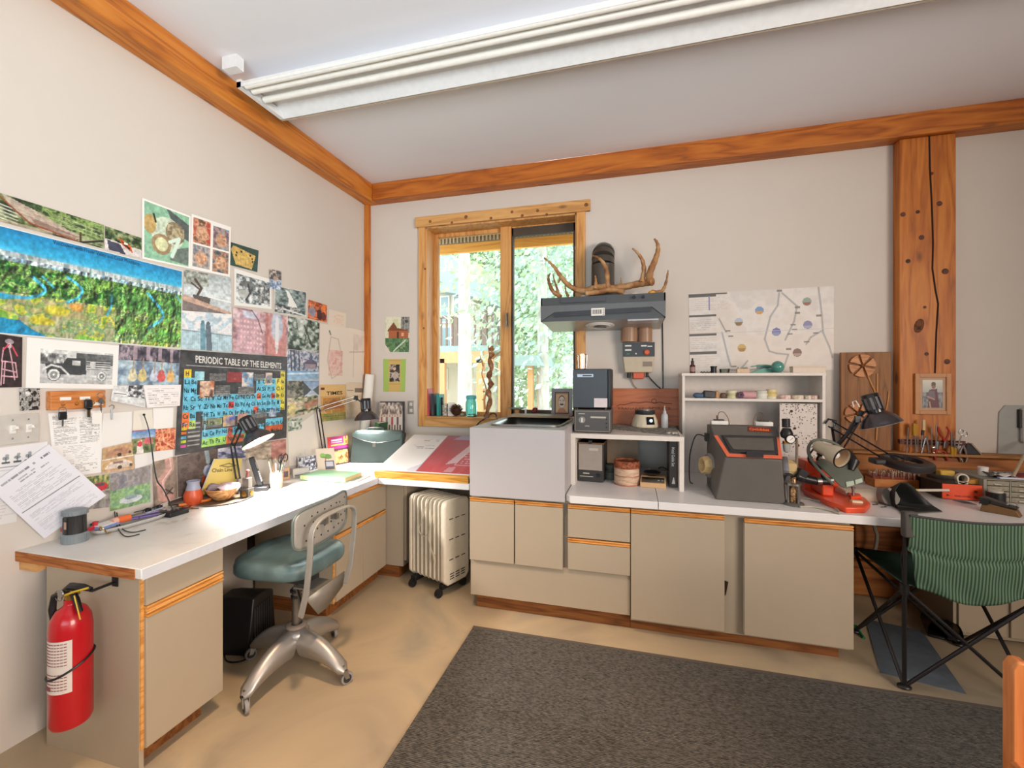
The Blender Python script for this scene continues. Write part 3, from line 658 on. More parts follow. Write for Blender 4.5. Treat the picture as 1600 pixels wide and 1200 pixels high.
# --- light cabinet side under the bench at the right
gx = X(1489, 3.15); cF = thing('under_bench_cabinet', 'beige box cabinet under the bench right of the log timbers', 'cabinet', (gx, 3.15, 0))
MB().b2((0, 0, .02), (.5, .38, .52)).to('carcass', CABP, cF, bevel=.002)
MB().b2((.02, -.012, .04), (.24, 0, .5)).to('door', CAB, cF, bevel=.002)
MB().b2((.26, -.012, .04), (.48, 0, .5)).to('door', CAB, cF, bevel=.002)
# ================================================================ papers on the left wall
_n = [0]
def lsheet(name, label, cat, q, cv, lift=1, group=None, bulge=None):
    _n[0] += 1
    x = WL + .0012 + .0011 * lift + .00002 * _n[0]
    if cat in ('photo', 'picture', 'poster', 'map'): cv.a = np.clip(cv.a * (1 + np.where(cv.a.mean(-1, keepdims=True) > .88, 0, .34) * (cv.fbm(cv.w / 4, cv.h / 4, _n[0], 2) - .5)[..., None]), 0, 1)
    o = print_mesh(name, [onx(a, b_, x) for a, b_ in q], cv, bulge=bulge); return tag(o, label, cat, group)
def res(q, k=.85):
    w = max(abs(q[1][0] - q[0][0]), abs(q[2][0] - q[3][0])); hh = max(abs(q[3][1] - q[0][1]), abs(q[2][1] - q[1][1]))
    return max(8, int(w * k)), max(8, int(hh * k))
G1 = ['1d2a1c', '3a5230', '6b7d4e', 'a3ab88']; BW = ['2b2c2e', '5c5e60', '9b9d9e', 'd9dad8']; SNOW = ['4b5357', '8b9498', 'c7cdd0', 'eef0f0']
def cvq(q, bg='ffffff', k=.85): return Cv(*res(q, k), bg)
# panoramic map
q = [(-75, 333), (285, 423.4), (283, 545), (-75, 515)]
c = Cv(300, 118, '2f9fd0')
c.grad('1b7fb8', '35aede', 0, .18); c.grad('35aede', '9bcbe0', .18, .27)
c.mottle(['7d8d96', 'b8b6b4', 'e8e6e2', '8d9a8e'], 40, 6, 2, (0, .22, 1, .34), .8)
c.mottle(['274d2b', '3b7a35', '5f9c3e', '8a8a66', '2f5a3a', '79a84a'], 34, 18, 3, (0, .31, 1, .80), 1, 2.2)
c.mottle(['7fae3b', 'b6c24a', 'd9c93f', '9a9a86', '6fa048', 'b5a87c'], 22, 12, 4, (0, .60, 1, 1), .9, 2.4)
m = (c.u > .62) & (c.v > .42) & (c.v < .95); n_ = c.fbm(40, 26, 9); c.put(m & (n_ > .45), '4f8a46', .7); c.put(m & (n_ < .4), '2b4f34', .6)
for pts, w in [([(.26, .42), (.31, .52), (.28, .6), (.2, .64), (.0, .6)], .02), ([(.40, .36), (.46, .45), (.45, .55), (.40, .62)], .018), ([(.60, .47), (.6, .58), (.58, .7)], .016), ([(.79, .37), (.86, .52), (.88, .64), (.8, .78)], .022), ([(.96, .33), (.99, .4)], .012), ([(.3, .4), (.35, .5)], .012)]:
    c.line([(q_.x, q_.y) for q_ in spline([(a_, b2, 0) for a_, b2 in pts], 6)], w * .8, '49a6c8', .9)
c.poly([(0, .8), (.1, .84), (.22, .86), (.26, .93), (.33, 1), (0, 1)], '1b86b8', .95); c.poly([(0, .62), (.12, .6), (.2, .66), (.1, .7), (0, .7)], '2f97c2', .9)
c.ell(.3, .84, .05, .04, 'd8c43a', .8, 1); c.ell(.44, .66, .03, .04, 'e09a4a', .8, 1); c.ell(.36, .72, .05, .05, 'd9cf3e', .8, 1)
n_ = c.fbm(34, 11, 12, 3); g_ = np.gradient(n_, axis=1) * 9 + np.gradient(n_, axis=0) * 5; c.a = np.clip(c.a * (1 + np.where(c.v > .27, g_ * np.where((c.v > .62) & (c.u < .62), .2, .7), 0)[..., None]), 0, 1); c.border(.004, .012, 'dfe6e6')
mp_ = lsheet('relief_map', 'large panoramic relief map poster with a blue sky band', 'map', q, c, 1)
l = MB(); a, b_ = onx(83, 377, WL + .0045), onx(218, 412, WL + .0045); letters(l, 'Vancouver with Fraser Valley and Coast Mountains', a + Vector((0, 0, -.01)), (b_ - a), (0, 0, 1), .018, (b_ - a).length)
l.to('lettering', mat('ink_blue', '17345f', .6), mp_, flat=True)
# photos in the upper rows
q = [(-14, 297), (162, 351.5), (162, 388.5), (-14, 342)]; c = cvq(q); c.mottle(G1, 14, 5, 5); c.mottle(['5d7a45', '9ab36a', '31482b'], 20, 8, 6, (.4, 0, 1, .8))
c.poly([(.08, 0), (.35, .25), (.62, .62), (.78, .75), (.7, .98), (.4, .9), (.25, .7), (.15, .4)], 'b9a99a'); c.poly([(.3, .55), (.75, .8), (.7, .95), (.35, .8)], '9a7f72'); c.text(.15, .1, .6, .9, 12, '6d5c50', 3, .4)
for k in range(5): c.line([(.0, .35 + .12 * k), (.2, .45 + .12 * k)], .02, 'd8d4cc'); c.line([(.55, .2 + .15 * k), (1, .35 + .15 * k)], .012, 'c9c0b4', .8)
c.line([(.02, 0), (.3, .78), (.75, 1)], .03, '8a4c2e'); c.line([(.76, .62), (.76, 1)], .04, '4a3a24'); c.line([(.76, 1), (1, .68)], .04, '2c2420'); c.put((c.v > .92 - c.u * .1) & (c.u < .5), 'b5a08e', .7)
lsheet('photograph', 'wide photo of a string hammock on a railed deck', 'photo', q, c, 2)
q = [(164, 353), (221, 372), (221, 404), (164, 390)]; c = cvq(q); c.mottle(G1, 10, 6, 7); c.poly([(0, .5), (1, .6), (1, 1), (0, 1)], 'd8d2d0'); c.poly([(.05, .55), (.4, .6), (.55, 1), (.1, .95)], '45475a'); c.poly([(.35, .3), (.7, .55), (.75, .85), (.45, .6)], 'd25a2c'); c.poly([(.42, .4), (.66, .62), (.68, .75), (.5, .6)], '3a241c'); c.ell(.55, .5, .06, .06, 'f0e4d8')
lsheet('photograph', 'small photo of an orange boat or car among trees', 'photo', q, c, 2)
q = [(222, 309), (298, 338), (297, 420), (222, 404)]; c = cvq(q, '8fc0a2', 1); c.poly([(.45, 0), (1, .2), (1, .5), (.75, .45)], '56605f'); c.ell(.5, .48, .33, .3, 'c9d8c4', 1); c.ell(.15, .38, .12, .16, 'c2a56a'); c.ell(.66, .42, .2, .2, '8a7a5c', .9); c.mottle(['6f6048', 'cfc6a8', '9b8a60'], 14, 14, 8, (.5, .28, .85, .55), .7); c.ell(.38, .68, .2, .18, 'a58c6a'); c.ell(.38, .68, .13, .12, 'd8dcb0'); c.poly([(.62, .72), (.98, .6), (.95, .95), (.55, .92)], '6a7a72'); c.line([(.55, .6), (.75, .5), (.6, .85)], .03, 'd8efe0'); c.line([(.22, .2), (.26, .32)], .015, '2a3020'); c.border(.035, .03)
lsheet('photograph', 'tall photo of a pale carved mask on green ground', 'photo', q, c, 2)
q = [(299, 334), (361, 355), (359, 433), (297, 420)]; c = cvq(q, 'f1efec', 1)
for u0, v0, u1, v1, bgc, s1 in ((.05, .05, .46, .5, ['b04a3c', 'd8a888', '6b5040'], 1), (.54, .08, .95, .5, ['8fb0c4', 'b08878', '5e5a74'], 2), (.05, .53, .46, .94, ['8d8f96', 'c4b5a8', '707888'], 3), (.54, .53, .95, .95, ['4a5a68', 'c49a80', '8a6a58'], 4)):
    c.mottle(bgc, 10, 12, 20 + s1, (u0, v0, u1, v1), 1, 2); c.ell((u0 + u1) / 2, (v0 + v1) / 2 + .03, .15, .13, 'd9ab8a', .9, 1); c.mottle(['b07858', 'f0cfae', '8a5a44'], 14, 16, 30 + s1, ((u0 + u1) / 2 - .11, (v0 + v1) / 2 - .06, (u0 + u1) / 2 + .11, (v0 + v1) / 2 + .12), .6)
lsheet('photo_sheet', 'sheet of four small photos of hands and carvings', 'photo', q, c, 3)
q = [(360, 378), (404, 391.5), (402, 425), (359, 414)]; c = cvq(q, '2c4a42', 1.2); c.poly([(.1, .1), (.9, .3), (.78, .95), (.2, .9), (.02, .3)], 'c8a860')
for u, v in ((.22, .38), (.38, .28), (.2, .5), (.7, .35), (.78, .48), (.8, .6)): c.ell(u, v, .035, .05, '3a2c1c')
for k in range(4): c.line([(.3 + .1 * k, .5), (.35 + .08 * k, .9)], .012, 'e6cf90', .6)
lsheet('photograph', 'photo of a golden board with a ring of dark dots', 'photo', q, c, 2)
q = [(288, 421), (361, 434), (361, 491), (285, 485)]; c = cvq(q, 'c7d0d4', 1); c.grad('aeb8bc', 'd9e2e6', 0, .6); c.mottle(['5d635c', '8f9488', 'c8cec8'], 16, 10, 31, (0, 0, .5, .35), .9); c.line([(.25, .65), (.35, .4), (.22, .2)], .03, '4d4038'); c.line([(.33, .45), (.15, .3)], .02, '4d4038'); c.poly([(.18, .58), (.55, .62), (.52, .8), (.22, .78)], '5c5652'); c.poly([(0, .6), (1, .95), (1, 1), (0, 1)], 'c8a896'); c.poly([(0, .75), (.9, 1), (0, 1)], '7d7270'); c.line([(.5, .6), (1, .68)], .02, 'f0f4f4')
lsheet('photograph', 'photo of a bonsai tree in a pot by a bright railing', 'photo', q, c, 2)
q = [(284, 485), (362, 491), (362, 550), (284, 545)]; c = cvq(q, 'e6e4e6', 1); c.mottle(['b8cedc', 'f2f0f0', 'dcdce4'], 6, 6, 33, (0, 0, 1, .6)); c.poly([(0, .5), (1, .58), (1, 1), (0, 1)], 'b9d3de'); c.line([(0, .5), (1, .58)], .012, '6f8a98')
for k in range(26): c.line([(k / 26, .52), (k / 26, 1)], .006, '8aa6b4', .6)
c.poly([(.34, .3), (.44, .3), (.45, 1), (.34, 1)], '6d97a8'); c.poly([(.45, .32), (.55, .34), (.58, 1), (.46, 1)], '64727e'); c.ell(.39, .27, .035, .05, '5f8898'); c.ell(.5, .29, .035, .05, '56626c')
lsheet('photograph', 'pale photo of two people standing at a railing', 'photo', q, c, 2)
q = [(366, 419), (424, 437), (424, 483), (366, 477)]; c = cvq(q, 'ecebe8', 1); c.mottle(SNOW, 12, 10, 35, (.05, .12, .95, .92)); c.mottle(BW, 20, 14, 36, (.6, .3, .95, .85), .8); c.ell(.35, .35, .2, .1, '6a6e6e', .9); c.ell(.25, .65, .16, .12, 'b9bcba'); c.line([(.35, .35), (.4, .6), (.3, .8)], .02, '33363a')
lsheet('photograph', 'black and white photo of a leaning tree on rocks', 'photo', q, c, 2)
q = [(421, 420), (440, 424), (439, 454), (421, 450)]; c = cvq(q, 'c8ccd4', 1.2); c.mottle(['3a3634', '8d827c', 'c7c0ba'], 6, 8, 37, (0, 0, 1, .5)); c.mottle(['5a7090', 'a8bcd4', 'dfe6ee'], 6, 8, 38, (0, .5, 1, 1)); c.ell(.5, .45, .2, .12, 'c9a894', .8)
lsheet('photograph', 'tiny narrow snapshot with a blue lower half pinned over the waterfall photo', 'photo', q, c, 4)
q = [(429, 446), (479, 456), (478, 496), (428, 488)]; c = cvq(q, '6d7a7c', 1); c.mottle(['37474a', '7b8c8c', 'a8b4b4'], 10, 10, 39); c.poly([(.32, .08), (.42, .12), (.7, .65), (.72, .85), (.4, .8), (.42, .4)], 'eceeec'); c.mottle(BW, 16, 12, 40, (.0, .68, .8, .95)); c.line([(.3, .82), (1, .95)], .03, 'dfe4e4'); c.border(.03, .03, 'dad9d6')
lsheet('photograph', 'grey photo of a white waterfall over rocks', 'photo', q, c, 2)
q = [(482, 468), (511, 477), (510, 504), (481, 497)]; c = cvq(q, 'c8552c', 1.2); c.mottle(['d8622e', 'e88a4c', '8a3420'], 6, 6, 41); c.ell(.22, .6, .18, .3, '8a90a8', .9); c.ell(.22, .3, .08, .1, 'b07c68'); c.ell(.6, .65, .14, .3, '33202a', .9); c.ell(.62, .3, .07, .1, '7a4a3c'); c.ell(.82, .7, .12, .25, '4a2020', .8)
lsheet('photograph', 'small orange-red photo of three people', 'photo', q, c, 2)
q = [(514, 483), (541, 490), (540, 514), (512, 508)]; c = cvq(q, 'e5d8ca', 1.2); c.mottle(['e5c0a8', 'e8dccf', 'd8a890'], 6, 6, 42, (.3, .2, .85, .8), .6)
lsheet('drawing', 'small cream sheet with a faint orange sketch', 'drawing', q, c, 2)
q = [(364, 479), (450, 494), (449, 558), (363, 549)]; c = cvq(q, 'b58f94', 1); c.mottle(['8f6a74', 'c8a4a8', 'ddc6cc'], 8, 6, 43); c.poly([(.12, .05), (.45, .05), (.52, 1), (.05, 1)], 'c9a4b0')
for i in range(7):
    for j in range(6): c.ell(.14 + .055 * i, .28 + .12 * j, .016, .03, 'ecc8c4', .8)
c.poly([(.15, .05), (.4, .05), (.38, .2), (.18, .2)], 'c9ccdc'); c.line([(.3, 0), (.42, .2), (.5, .5)], .01, '5a4048'); c.poly([(.56, 0), (.6, 0), (.6, 1), (.56, 1)], 'b0706c'); c.poly([(.62, .05), (.95, .08), (.97, 1), (.6, 1)], 'c78a86'); c.ell(.78, .3, .12, .35, 'b8c8dc', .9, 1); c.ell(.78, .5, .04, .45, 'e8e4e8', .9)
lsheet('photo_sheet', 'sheet of two pink-toned photos of a lit facade', 'photo', q, c, 3)
q = [(450, 494), (499, 503), (498, 551), (449, 545)]; c = cvq(q, '5f6a64', 1); c.mottle(['263029', '5a6a5e', '93a29a', 'c9d2cd'], 10, 10, 44); c.poly([(.25, 0), (.6, .02), (.45, .6), (.35, .6)], 'cfd6d2', .8); c.line([(.5, .2), (.75, .8)], .02, '2a2f2c'); c.line([(.62, .1), (.5, .9)], .01, '2a2f2c')
lsheet('photograph', 'dark green photo of slanting trees with pale sky', 'photo', q, c, 2)
q = [(449, 546), (498, 551), (498, 594), (448, 595)]; c = cvq(q, '8ea2b8', 1); c.mottle(['4c5a74', '9aa6ba', 'd3d6de', '6a6880'], 12, 9, 45, (0, 0, 1, .68)); c.poly([(.5, .4), (.72, .22), (.95, .38), (.92, .6), (.5, .6)], '59576e'); c.rect(.55, .42, .9, .6, '9a8c96'); c.grad('6c9ac4', 'a8c4dc', .68, 1); c.line([(0, .78), (1, .74)], .03, 'dfe8f0', .8)
for u in (.1, .2, .34): c.line([(u, 0), (u + .03, .66)], .018, '30364a')
lsheet('painting', 'bluish picture of a house among bare trees by snow', 'picture', q, c, 2)
q = [(449, 595), (498, 595), (498, 618), (449, 622)]; c = cvq(q, '8896a4', 1); c.mottle(['2f3330', '75756a', 'a8a296'], 10, 8, 46, (0, 0, .5, 1)); c.grad('7f9cc0', 'c8d6e4', 0, 1, .5, 1); c.poly([(.5, .1), (.75, .6), (.5, 1)], '4a4f54'); c.poly([(1, .3), (.8, .6), (1, 1)], '5a6068')
lsheet('photograph', 'small photo of a rocky slope against blue water', 'photo', q, c, 2)
q = [(448, 623), (497, 617), (497, 640), (449, 656)]; c = cvq(q, '7a8270', 1); c.mottle(['31402e', '7d8a68', 'b0a89a', 'd8c8ac'], 10, 8, 47); c.ell(.15, .55, .12, .3, 'd9c98a', .9); c.poly([(.5, .4), (1, .2), (1, .6), (.6, .8)], 'b8806c', .8)
lsheet('photograph', 'photo of a green garden path with a yellow lit doorway', 'photo', q, c, 2)
q = [(449, 656), (472, 652), (471, 671), (450, 674)]; c = cvq(q, '9aa69c', 1.2); c.mottle(['54685a', 'a3b0a4', 'd9dcd6'], 6, 6, 48); c.rect(.3, .2, .75, .7, 'dfe0dc', .9); c.rect(.45, .3, .6, .7, '8a948c')
lsheet('photograph', 'small photo of a white building with green shrubs', 'photo', q, c, 2)
q = [(450, 676), (498, 641), (499, 722), (452, 728)]; c = cvq(q, 'e9e3dd', .4)
lsheet('blank_sheet', 'blank white sheet low on the wall beside the desk lamp', 'paper', q, c, 0)
q = [(500, 505), (546, 513), (545, 600), (499, 601)]; c = cvq(q, 'e6dcd2', 1); c.mottle(['e0a8a4', 'e8cfc6', 'd88c8c'], 10, 14, 49, (.28, .42, .75, .85), .75); c.ell(.5, .62, .3, .3, 'e6dcd2', 0); c.line([(.3, .1), (.34, .16)], .01, '6b7a6a'); c.line([(.35, .2), (.6, .22), (.72, .5), (.7, .8), (.4, .9), (.25, .6), (.35, .2)], .006, 'b9a8a0', .8)
lsheet('drawing', 'large cream sheet with a pink patterned sketch', 'drawing', q, c, 2)
q = [(545, 512), (571, 518), (567, 598), (544, 597)]; c = cvq(q, 'e8ddd2', 1.1); c.line([(.3, .1), (.32, .9)], .006, 'cabfb4'); c.mottle(['cdbfb6', 'e8ddd2'], 4, 5, 50, (.3, .1, .95, .4), .7); c.line([(.0, .45), (1, .4)], .008, 'b8aca2')
lsheet('drawing', 'cream sheet with faint pencil lines nearest the corner strip', 'drawing', q, c, 1)
q = [(500, 601), (540, 601), (540, 655), (502, 659)]; c = cvq(q, 'd3a468', 1.1); c.rect(0, 0, 1, .32, 'e0bb80'); c.rect(.02, .08, .16, .14, '6b2f22'); c.mottle(['a8703c', 'c9904e', '8a6a44', 'd8b478'], 10, 10, 51, (.08, .36, .95, .8)); c.poly([(.1, .62), (.5, .4), (.95, .6), (.95, .66), (.1, .7)], '9a5c34', .8); c.mottle(['6b7a48', 'a89a58'], 8, 4, 52, (0, .8, 1, 1)); c.text(.05, .85, .95, .95, 2, '6b4a28', 2)
mg = lsheet('magazine_cover', 'tan magazine cover lettered TIMES with a building drawing', 'magazine', q, c, 3)
l = MB(); a, b_ = onx(510, 617.5, WL + .0068), onx(535, 617.2, WL + .0068); letters(l, 'TIMES', a, (0, 1, 0), (0, 0, 1), .03, (b_ - a).length, bold=True); l.to('lettering', mat('ink_brown', '33241a', .6), mg, flat=True)
q = [(541, 598), (568, 599), (566, 652), (541, 654)]; c = cvq(q, 'dfcdb6', 1); c.rect(.05, .2, .4, .24, '8a7a68', .7); c.rect(.5, .14, .95, .26, '6d5f52', .8); c.mottle(['cbb398', 'dfcdb6'], 5, 6, 53, (.05, .35, .95, .9), .8)
lsheet('newspaper_clipping', 'buff clipping with a dark headline beside the TIMES cover', 'clipping', q, c, 2)
# periodic table
q = [(281.5, 546.5), (449, 557.5), (447.5, 684), (273, 712)]; c = Cv(190, 158, '3a3a3d'); c.mottle(['2f3033', '4a4a4c', '3a3638'], 8, 8, 60)
def PU(g): return .035 + (g - 1) * .0521
def PV(r_): return .185 + (r_ - 1) * .083
bl, ye, orr = '6bbbd8', 'ddd04c', 'e4743c'
cell = lambda g, r_, col, ww=1, hh=1: c.rect(PU(g), PV(r_), PU(g + ww), PV(r_ + hh), col)
cell(1, 1, 'e8c83a'); cell(1, 2, bl, 2, 3); cell(1, 4, bl, 17, 1); cell(3, 5, bl, 15, 1); cell(1, 5, bl, 2, 1); cell(4, 6, bl, 14, .9); cell(1, 6, orr, 1, 2); cell(2, 6, bl); cell(2, 7, 'b6d25a')
cell(13, 2, bl, 4, 2); cell(14.6, 2.1, 'e6d03c', 1.2, .8); cell(17, 2, ye, 1, 3); cell(18, 1, ye, 1, 5.6); cell(4, 7, 'a7cf5c', 3, .8); cell(16, 4.1, 'd8562c', .8, .8); cell(13.1, 4, orr, .9, .9); cell(8, 5, 'd23f34', .9, .9); cell(12.6, 5.9, 'df5a38', .9, .9)
c.rect(PU(4), .79, PU(14.7), .875, bl); c.rect(PU(4), .875, PU(14.7), .96, '9fd06a'); c.rect(PU(15), .74, PU(18.6), .82, bl); c.rect(PU(15), .82, PU(18.6), .89, 'c8643c'); c.rect(PU(8), .79, PU(8.8), .875, 'e06a50'); c.rect(PU(7.8), .875, PU(10.8), .96, 'e0704c')
for u0, v0, u1, v1, pal in ((PU(3.4), .3, PU(5.6), .47, ['b06a4a', 'dcc0a8', '5a3a34']), (PU(7.6), .2, PU(10.2), .31, ['8a3a3a', 'c88a80', '5a2a30']), (PU(10.2), .2, PU(12.4), .36, ['e07a4c', '5a90c0', 'e8dcd4']), (PU(14.8), .2, PU(16.2), .34, ['c88a70', 'e6d2c4', '8a8a90']), (PU(7.2), .66, PU(9.2), .78, ['5a6ac0', 'd8b48c', '90b070']), (PU(9.6), .655, PU(11.4), .77, ['7a3a3c', 'd0a090']), (PU(15.6), .62, PU(17.2), .72, ['4a78b8', 'c0c8d0', '7890b0']), (PU(2.6), .2, PU(4), .29, ['8ac4d8', 'a8d8e0'])): c.mottle(pal, 10, 10, int(u0 * 900), (u0, v0, u1, v1), 1, 2)
for u0, v0, u1, v1 in ((PU(4.8), .22, PU(7.4), .3), (PU(5.8), .34, PU(8.2), .46), (PU(12.6), .22, PU(14.6), .3), (PU(4), .68, PU(6.9), .77), (PU(12), .64, PU(15.2), .72), (PU(9.6), .36, PU(12.6), .47)): c.rect(u0, v0, u1, v1, '6d6b6a', .7); c.text(u0, v0, u1, v1, 6, 'b0aeac', 5, .6)
for k, cc in enumerate(('c8b0b8', 'ddc040', 'de7a38', '62a8cc', 'b8c838', 'c8509c')): c.rect(.035, .70 + k * .042, .075, .727 + k * .042, cc); c.rect(.085, .705 + k * .042, .085 + .09, .72 + k * .042, 'c8c8c8', .7)
c.line([(.185, .64), (.215, .64), (.205, .87), (.225, .9)], .006, '9ac8e0'); c.line([(.05, .145), (.97, .175)], .003, 'd0d0d0')
pt = lsheet('periodic_table', 'black poster of the periodic table with blue and yellow squares', 'poster', q, c, 4)
xq = WL + .0012 + .0044 + .00002 * _n[0] + .0016
TL, TR_, BR, BLc = [onx(a, b_, xq) for a, b_ in q]
PQ = lambda u, v: TL * ((1 - u) * (1 - v)) + TR_ * (u * (1 - v)) + BR * (u * v) + BLc * ((1 - u) * v)
l = MB(); a, b_ = PQ(.115, .115), PQ(.93, .15); letters(l, 'PERIODIC TABLE OF THE ELEMENTS', a, b_ - a, (0, 0, 1), .04, (b_ - a).length, bold=True)
l.to('title', mat('ink_white', 'dedcd8', .6), pt, flat=True)
l = MB()
rows = {1: {1: 'H', 18: 'He'}, 2: dict(zip([1, 2, 13, 14, 15, 16, 17, 18], 'Li Be B C N O F Ne'.split())), 3: dict(zip([1, 2, 13, 14, 15, 16, 17, 18], 'Na Mg Al Si P S Cl Ar'.split())),
        4: dict(zip(range(1, 19), 'K Ca Sc Ti V Cr Mn Fe Co Ni Cu Zn Ga Ge As Se Br Kr'.split())), 5: dict(zip(range(1, 19), 'Rb Sr Y Zr Nb Mo Tc Ru Rh Pd Ag Cd In Sn Sb Te I Xe'.split())),
        6: dict(zip([1, 2] + list(range(4, 19)), 'Cs Ba Hf Ta W Re Os Ir Pt Au Hg Tl Pb Bi Po At Rn'.split())), 7: dict(zip([1, 2, 4, 5], 'Fr Ra Rf Ha'.split()))}
def put(s_, u, v, hh=.026):
    a = PQ(u, v); b2_ = PQ(u + .02, v); wd_ = .021 * len(s_) ** .6; letters(l, s_, a, b2_ - a, (0, 0, 1), hh, wd_, center=True, bold=True)
for r_, d_ in rows.items():
    for g, s_ in d_.items(): put(s_, PU(g) + .026, PV(r_) + .06)
for k, s_ in enumerate('La Ce Pr Nd Pm Sm Eu Gd Tb Dy Ho Er Tm Yb Lu'.split()): put(s_, PU(4) + .026 + k * .0521, .855 - .0025 * k)
for k, s_ in enumerate('Ac Th Pa U Np Pu Am Cm Bk Cf Es Fm Md No Lr'.split()): put(s_, PU(4) + .026 + k * .0521, .94 - .0025 * k)
l.to('symbols', mat('ink_dark', '1d3038', .6), pt, flat=True, kind='stuff')
# middle rows
q = [(-20, 519), (35, 527), (34, 605), (-20, 606)]; c = cvq(q, '302628', 1); c.mottle(['2a2022', '3a2c2e', '241c1e'], 4, 4, 62)
for p_ in ([(.45, .25), (.4, .5)], [(.62, .25), (.7, .5)], [(.4, .5), (.8, .52)], [(.42, .5), (.38, .95)], [(.5, .5), (.46, .92)], [(.7, .52), (.78, .85)], [(.8, .52), (.86, .8)], [(.4, .65), (.8, .7)], [(.4, .78), (.84, .8)]): c.line(p_, .012, 'd8a8b4')
c.ell(.62, .12, .13, .05, '9a8a92'); c.ell(.62, .2, .07, .05, 'c8b8c0'); c.line([(.45, .28), (.6, .18)], .015, 'd04a5c'); c.line([(.7, .2), (.85, .38)], .015, 'd04a5c')
lsheet('photograph', 'dark photo of a hatted figure of pink rods on a chair', 'photo', q, c, 2)
q = [(42, 527), (186, 540), (183, 608), (40, 606)]; c = cvq(q, 'ecebe8', 1); bx = (.13, .2, .93, .9); c.rect(*bx, 'b8babb'); c.mottle(['c8caca', 'e0e0de'], 6, 4, 63, (.13, .2, .93, .45)); c.mottle(BW, 26, 12, 64, (.13, .28, .4, .5), .8); c.mottle(['3f4244', '6a6c6e'], 20, 8, 65, (.5, .24, .93, .48), .9); c.mottle(['a8aaab', 'd4d4d2'], 10, 5, 66, (.13, .78, .93, .9))
c.poly([(.18, .5), (.36, .48), (.4, .36), (.6, .34), (.62, .7), (.2, .72)], '3c4042'); c.rect(.46, .4, .55, .5, 'c4c6c6'); c.rect(.62, .38, .9, .58, '55585a')
for k in range(4): c.rect(.62, .4 + .05 * k, .9, .415 + .05 * k, 'd8d8d6')
c.rect(.66, .4, .72, .56, 'c8c8c6'); c.line([(.16, .62), (.24, .52), (.34, .56), (.44, .74), (.9, .72)], .02, 'd0d2d2')
for u, rr in ((.27, .11), (.8, .09)): c.ell(u, .72, rr * .62, rr * 1.2, '4c5052'); c.ell(u, .72, rr * .55, rr * 1.08, 'dddedc'); c.ell(u, .72, rr * .35, rr * .7, '8a8e8e'); c.ell(u, .72, rr * .1, rr * .2, 'eeeeec')
lsheet('photograph', 'black and white photo of an antique stake-bed truck', 'photo', q, c, 2)
q = [(186, 538), (281, 547), (280, 602), (183, 602)]; c = cvq(q, '7d99ad', 1); c.mottle(['6a7a90', '9ab4c4', 'b8c8d0'], 10, 6, 67); c.mottle(['2c2a34', '55505c', 'a89aa4'], 14, 6, 68, (0, 0, 1, .38))
for u in (.22, .42, .62, .82): c.rect(u, 0, u + .06, .35, 'b8a4b0', .8)
for u, cc in ((.22, 'd8d0b0'), (.37, 'c8b880'), (.56, 'c0c8d8'), (.68, 'c85a58'), (.84, 'dcae6a')): c.ell(u, .78, .07, .13, cc); c.ell(u, .66, .05, .08, cc); c.line([(u, .68), (u + .01, .3)], .014, 'a89078')
lsheet('photograph', 'blue-toned photo of a row of guitars on stands', 'photo', q, c, 2)
q = [(30, 606), (62, 607), (62, 640), (31, 642)]; c = cvq(q, '6a6a68', 1.2); c.mottle(['1c1c1c', '5a5856', 'c8c6c2', '8a8886'], 8, 8, 69, (0, 0, 1, 1), 1, 2.4); c.ell(.4, .25, .12, .1, 'd8d6d2'); c.ell(.75, .22, .1, .1, '2a2826')
lsheet('photograph', 'small black and white photo left of the key rack', 'photo', q, c, 2)
q = [(178, 603), (227, 602), (227, 637), (170, 626)]; c = cvq(q, 'd6d9da', 1); c.mottle(['3a3c40', '9a9ca0', 'e8e8e8'], 12, 8, 70, (.45, 0, 1, .6), 1, 2.2); c.poly([(.1, .3), (.5, .45), (.4, .6), (.1, .55)], 'eef0f0'); c.rect(.05, .45, .42, .52, '6a6a6c', .8)
lsheet('photograph', 'curling photo of a white boat under the guitar photo', 'photo', q, c, 3, bulge=lambda U, V: .012 * V * V * (1 - U))
q = [(224, 602), (283, 601), (281, 634), (228, 637)]; c = cvq(q, 'efeae8', 1.1); c.text(.08, .12, .94, .95, 9, '8a8488', 6, .6)
lsheet('note', 'handwritten white note card beside the periodic table', 'note', q, c, 6, bulge=lambda U, V: .008 * (1 - U) * V)
q = [(75, 646), (160, 641), (158, 738), (86, 748)]; c = cvq(q, 'eeeceb', 1.1); c.text(.06, .04, .5, .5, 22, '5a5856', 7, .7, .9); c.text(.55, .08, .95, .5, 18, '5a5856', 8, .7, .9); c.rect(.5, .05, .54, .5, 'eeeceb'); c.text(.2, .52, .9, .95, 16, '6a6866', 9, .5, .5)
lsheet('typed_list', 'typed white list hanging under the key rack', 'paper', q, c, 1)
q = [(161, 646), (206, 643), (206, 690), (158, 702)]; lsheet('blank_sheet', 'blank white sheet right of the typed list', 'paper', q, cvq(q, 'e9e7e4', .4), 0)
q = [(209, 642), (238, 640), (240, 670), (207, 674)]; lsheet('blank_sheet', 'small cream blank sheet behind the black wand lamp', 'paper', q, cvq(q, 'e6dfd4', .4), 0)
q = [(239, 638), (271, 637), (270, 668), (240, 671)]; lsheet('blank_sheet', 'small white blank sheet left of the periodic table edge', 'paper', q, cvq(q, 'efedeb', .4), 1)
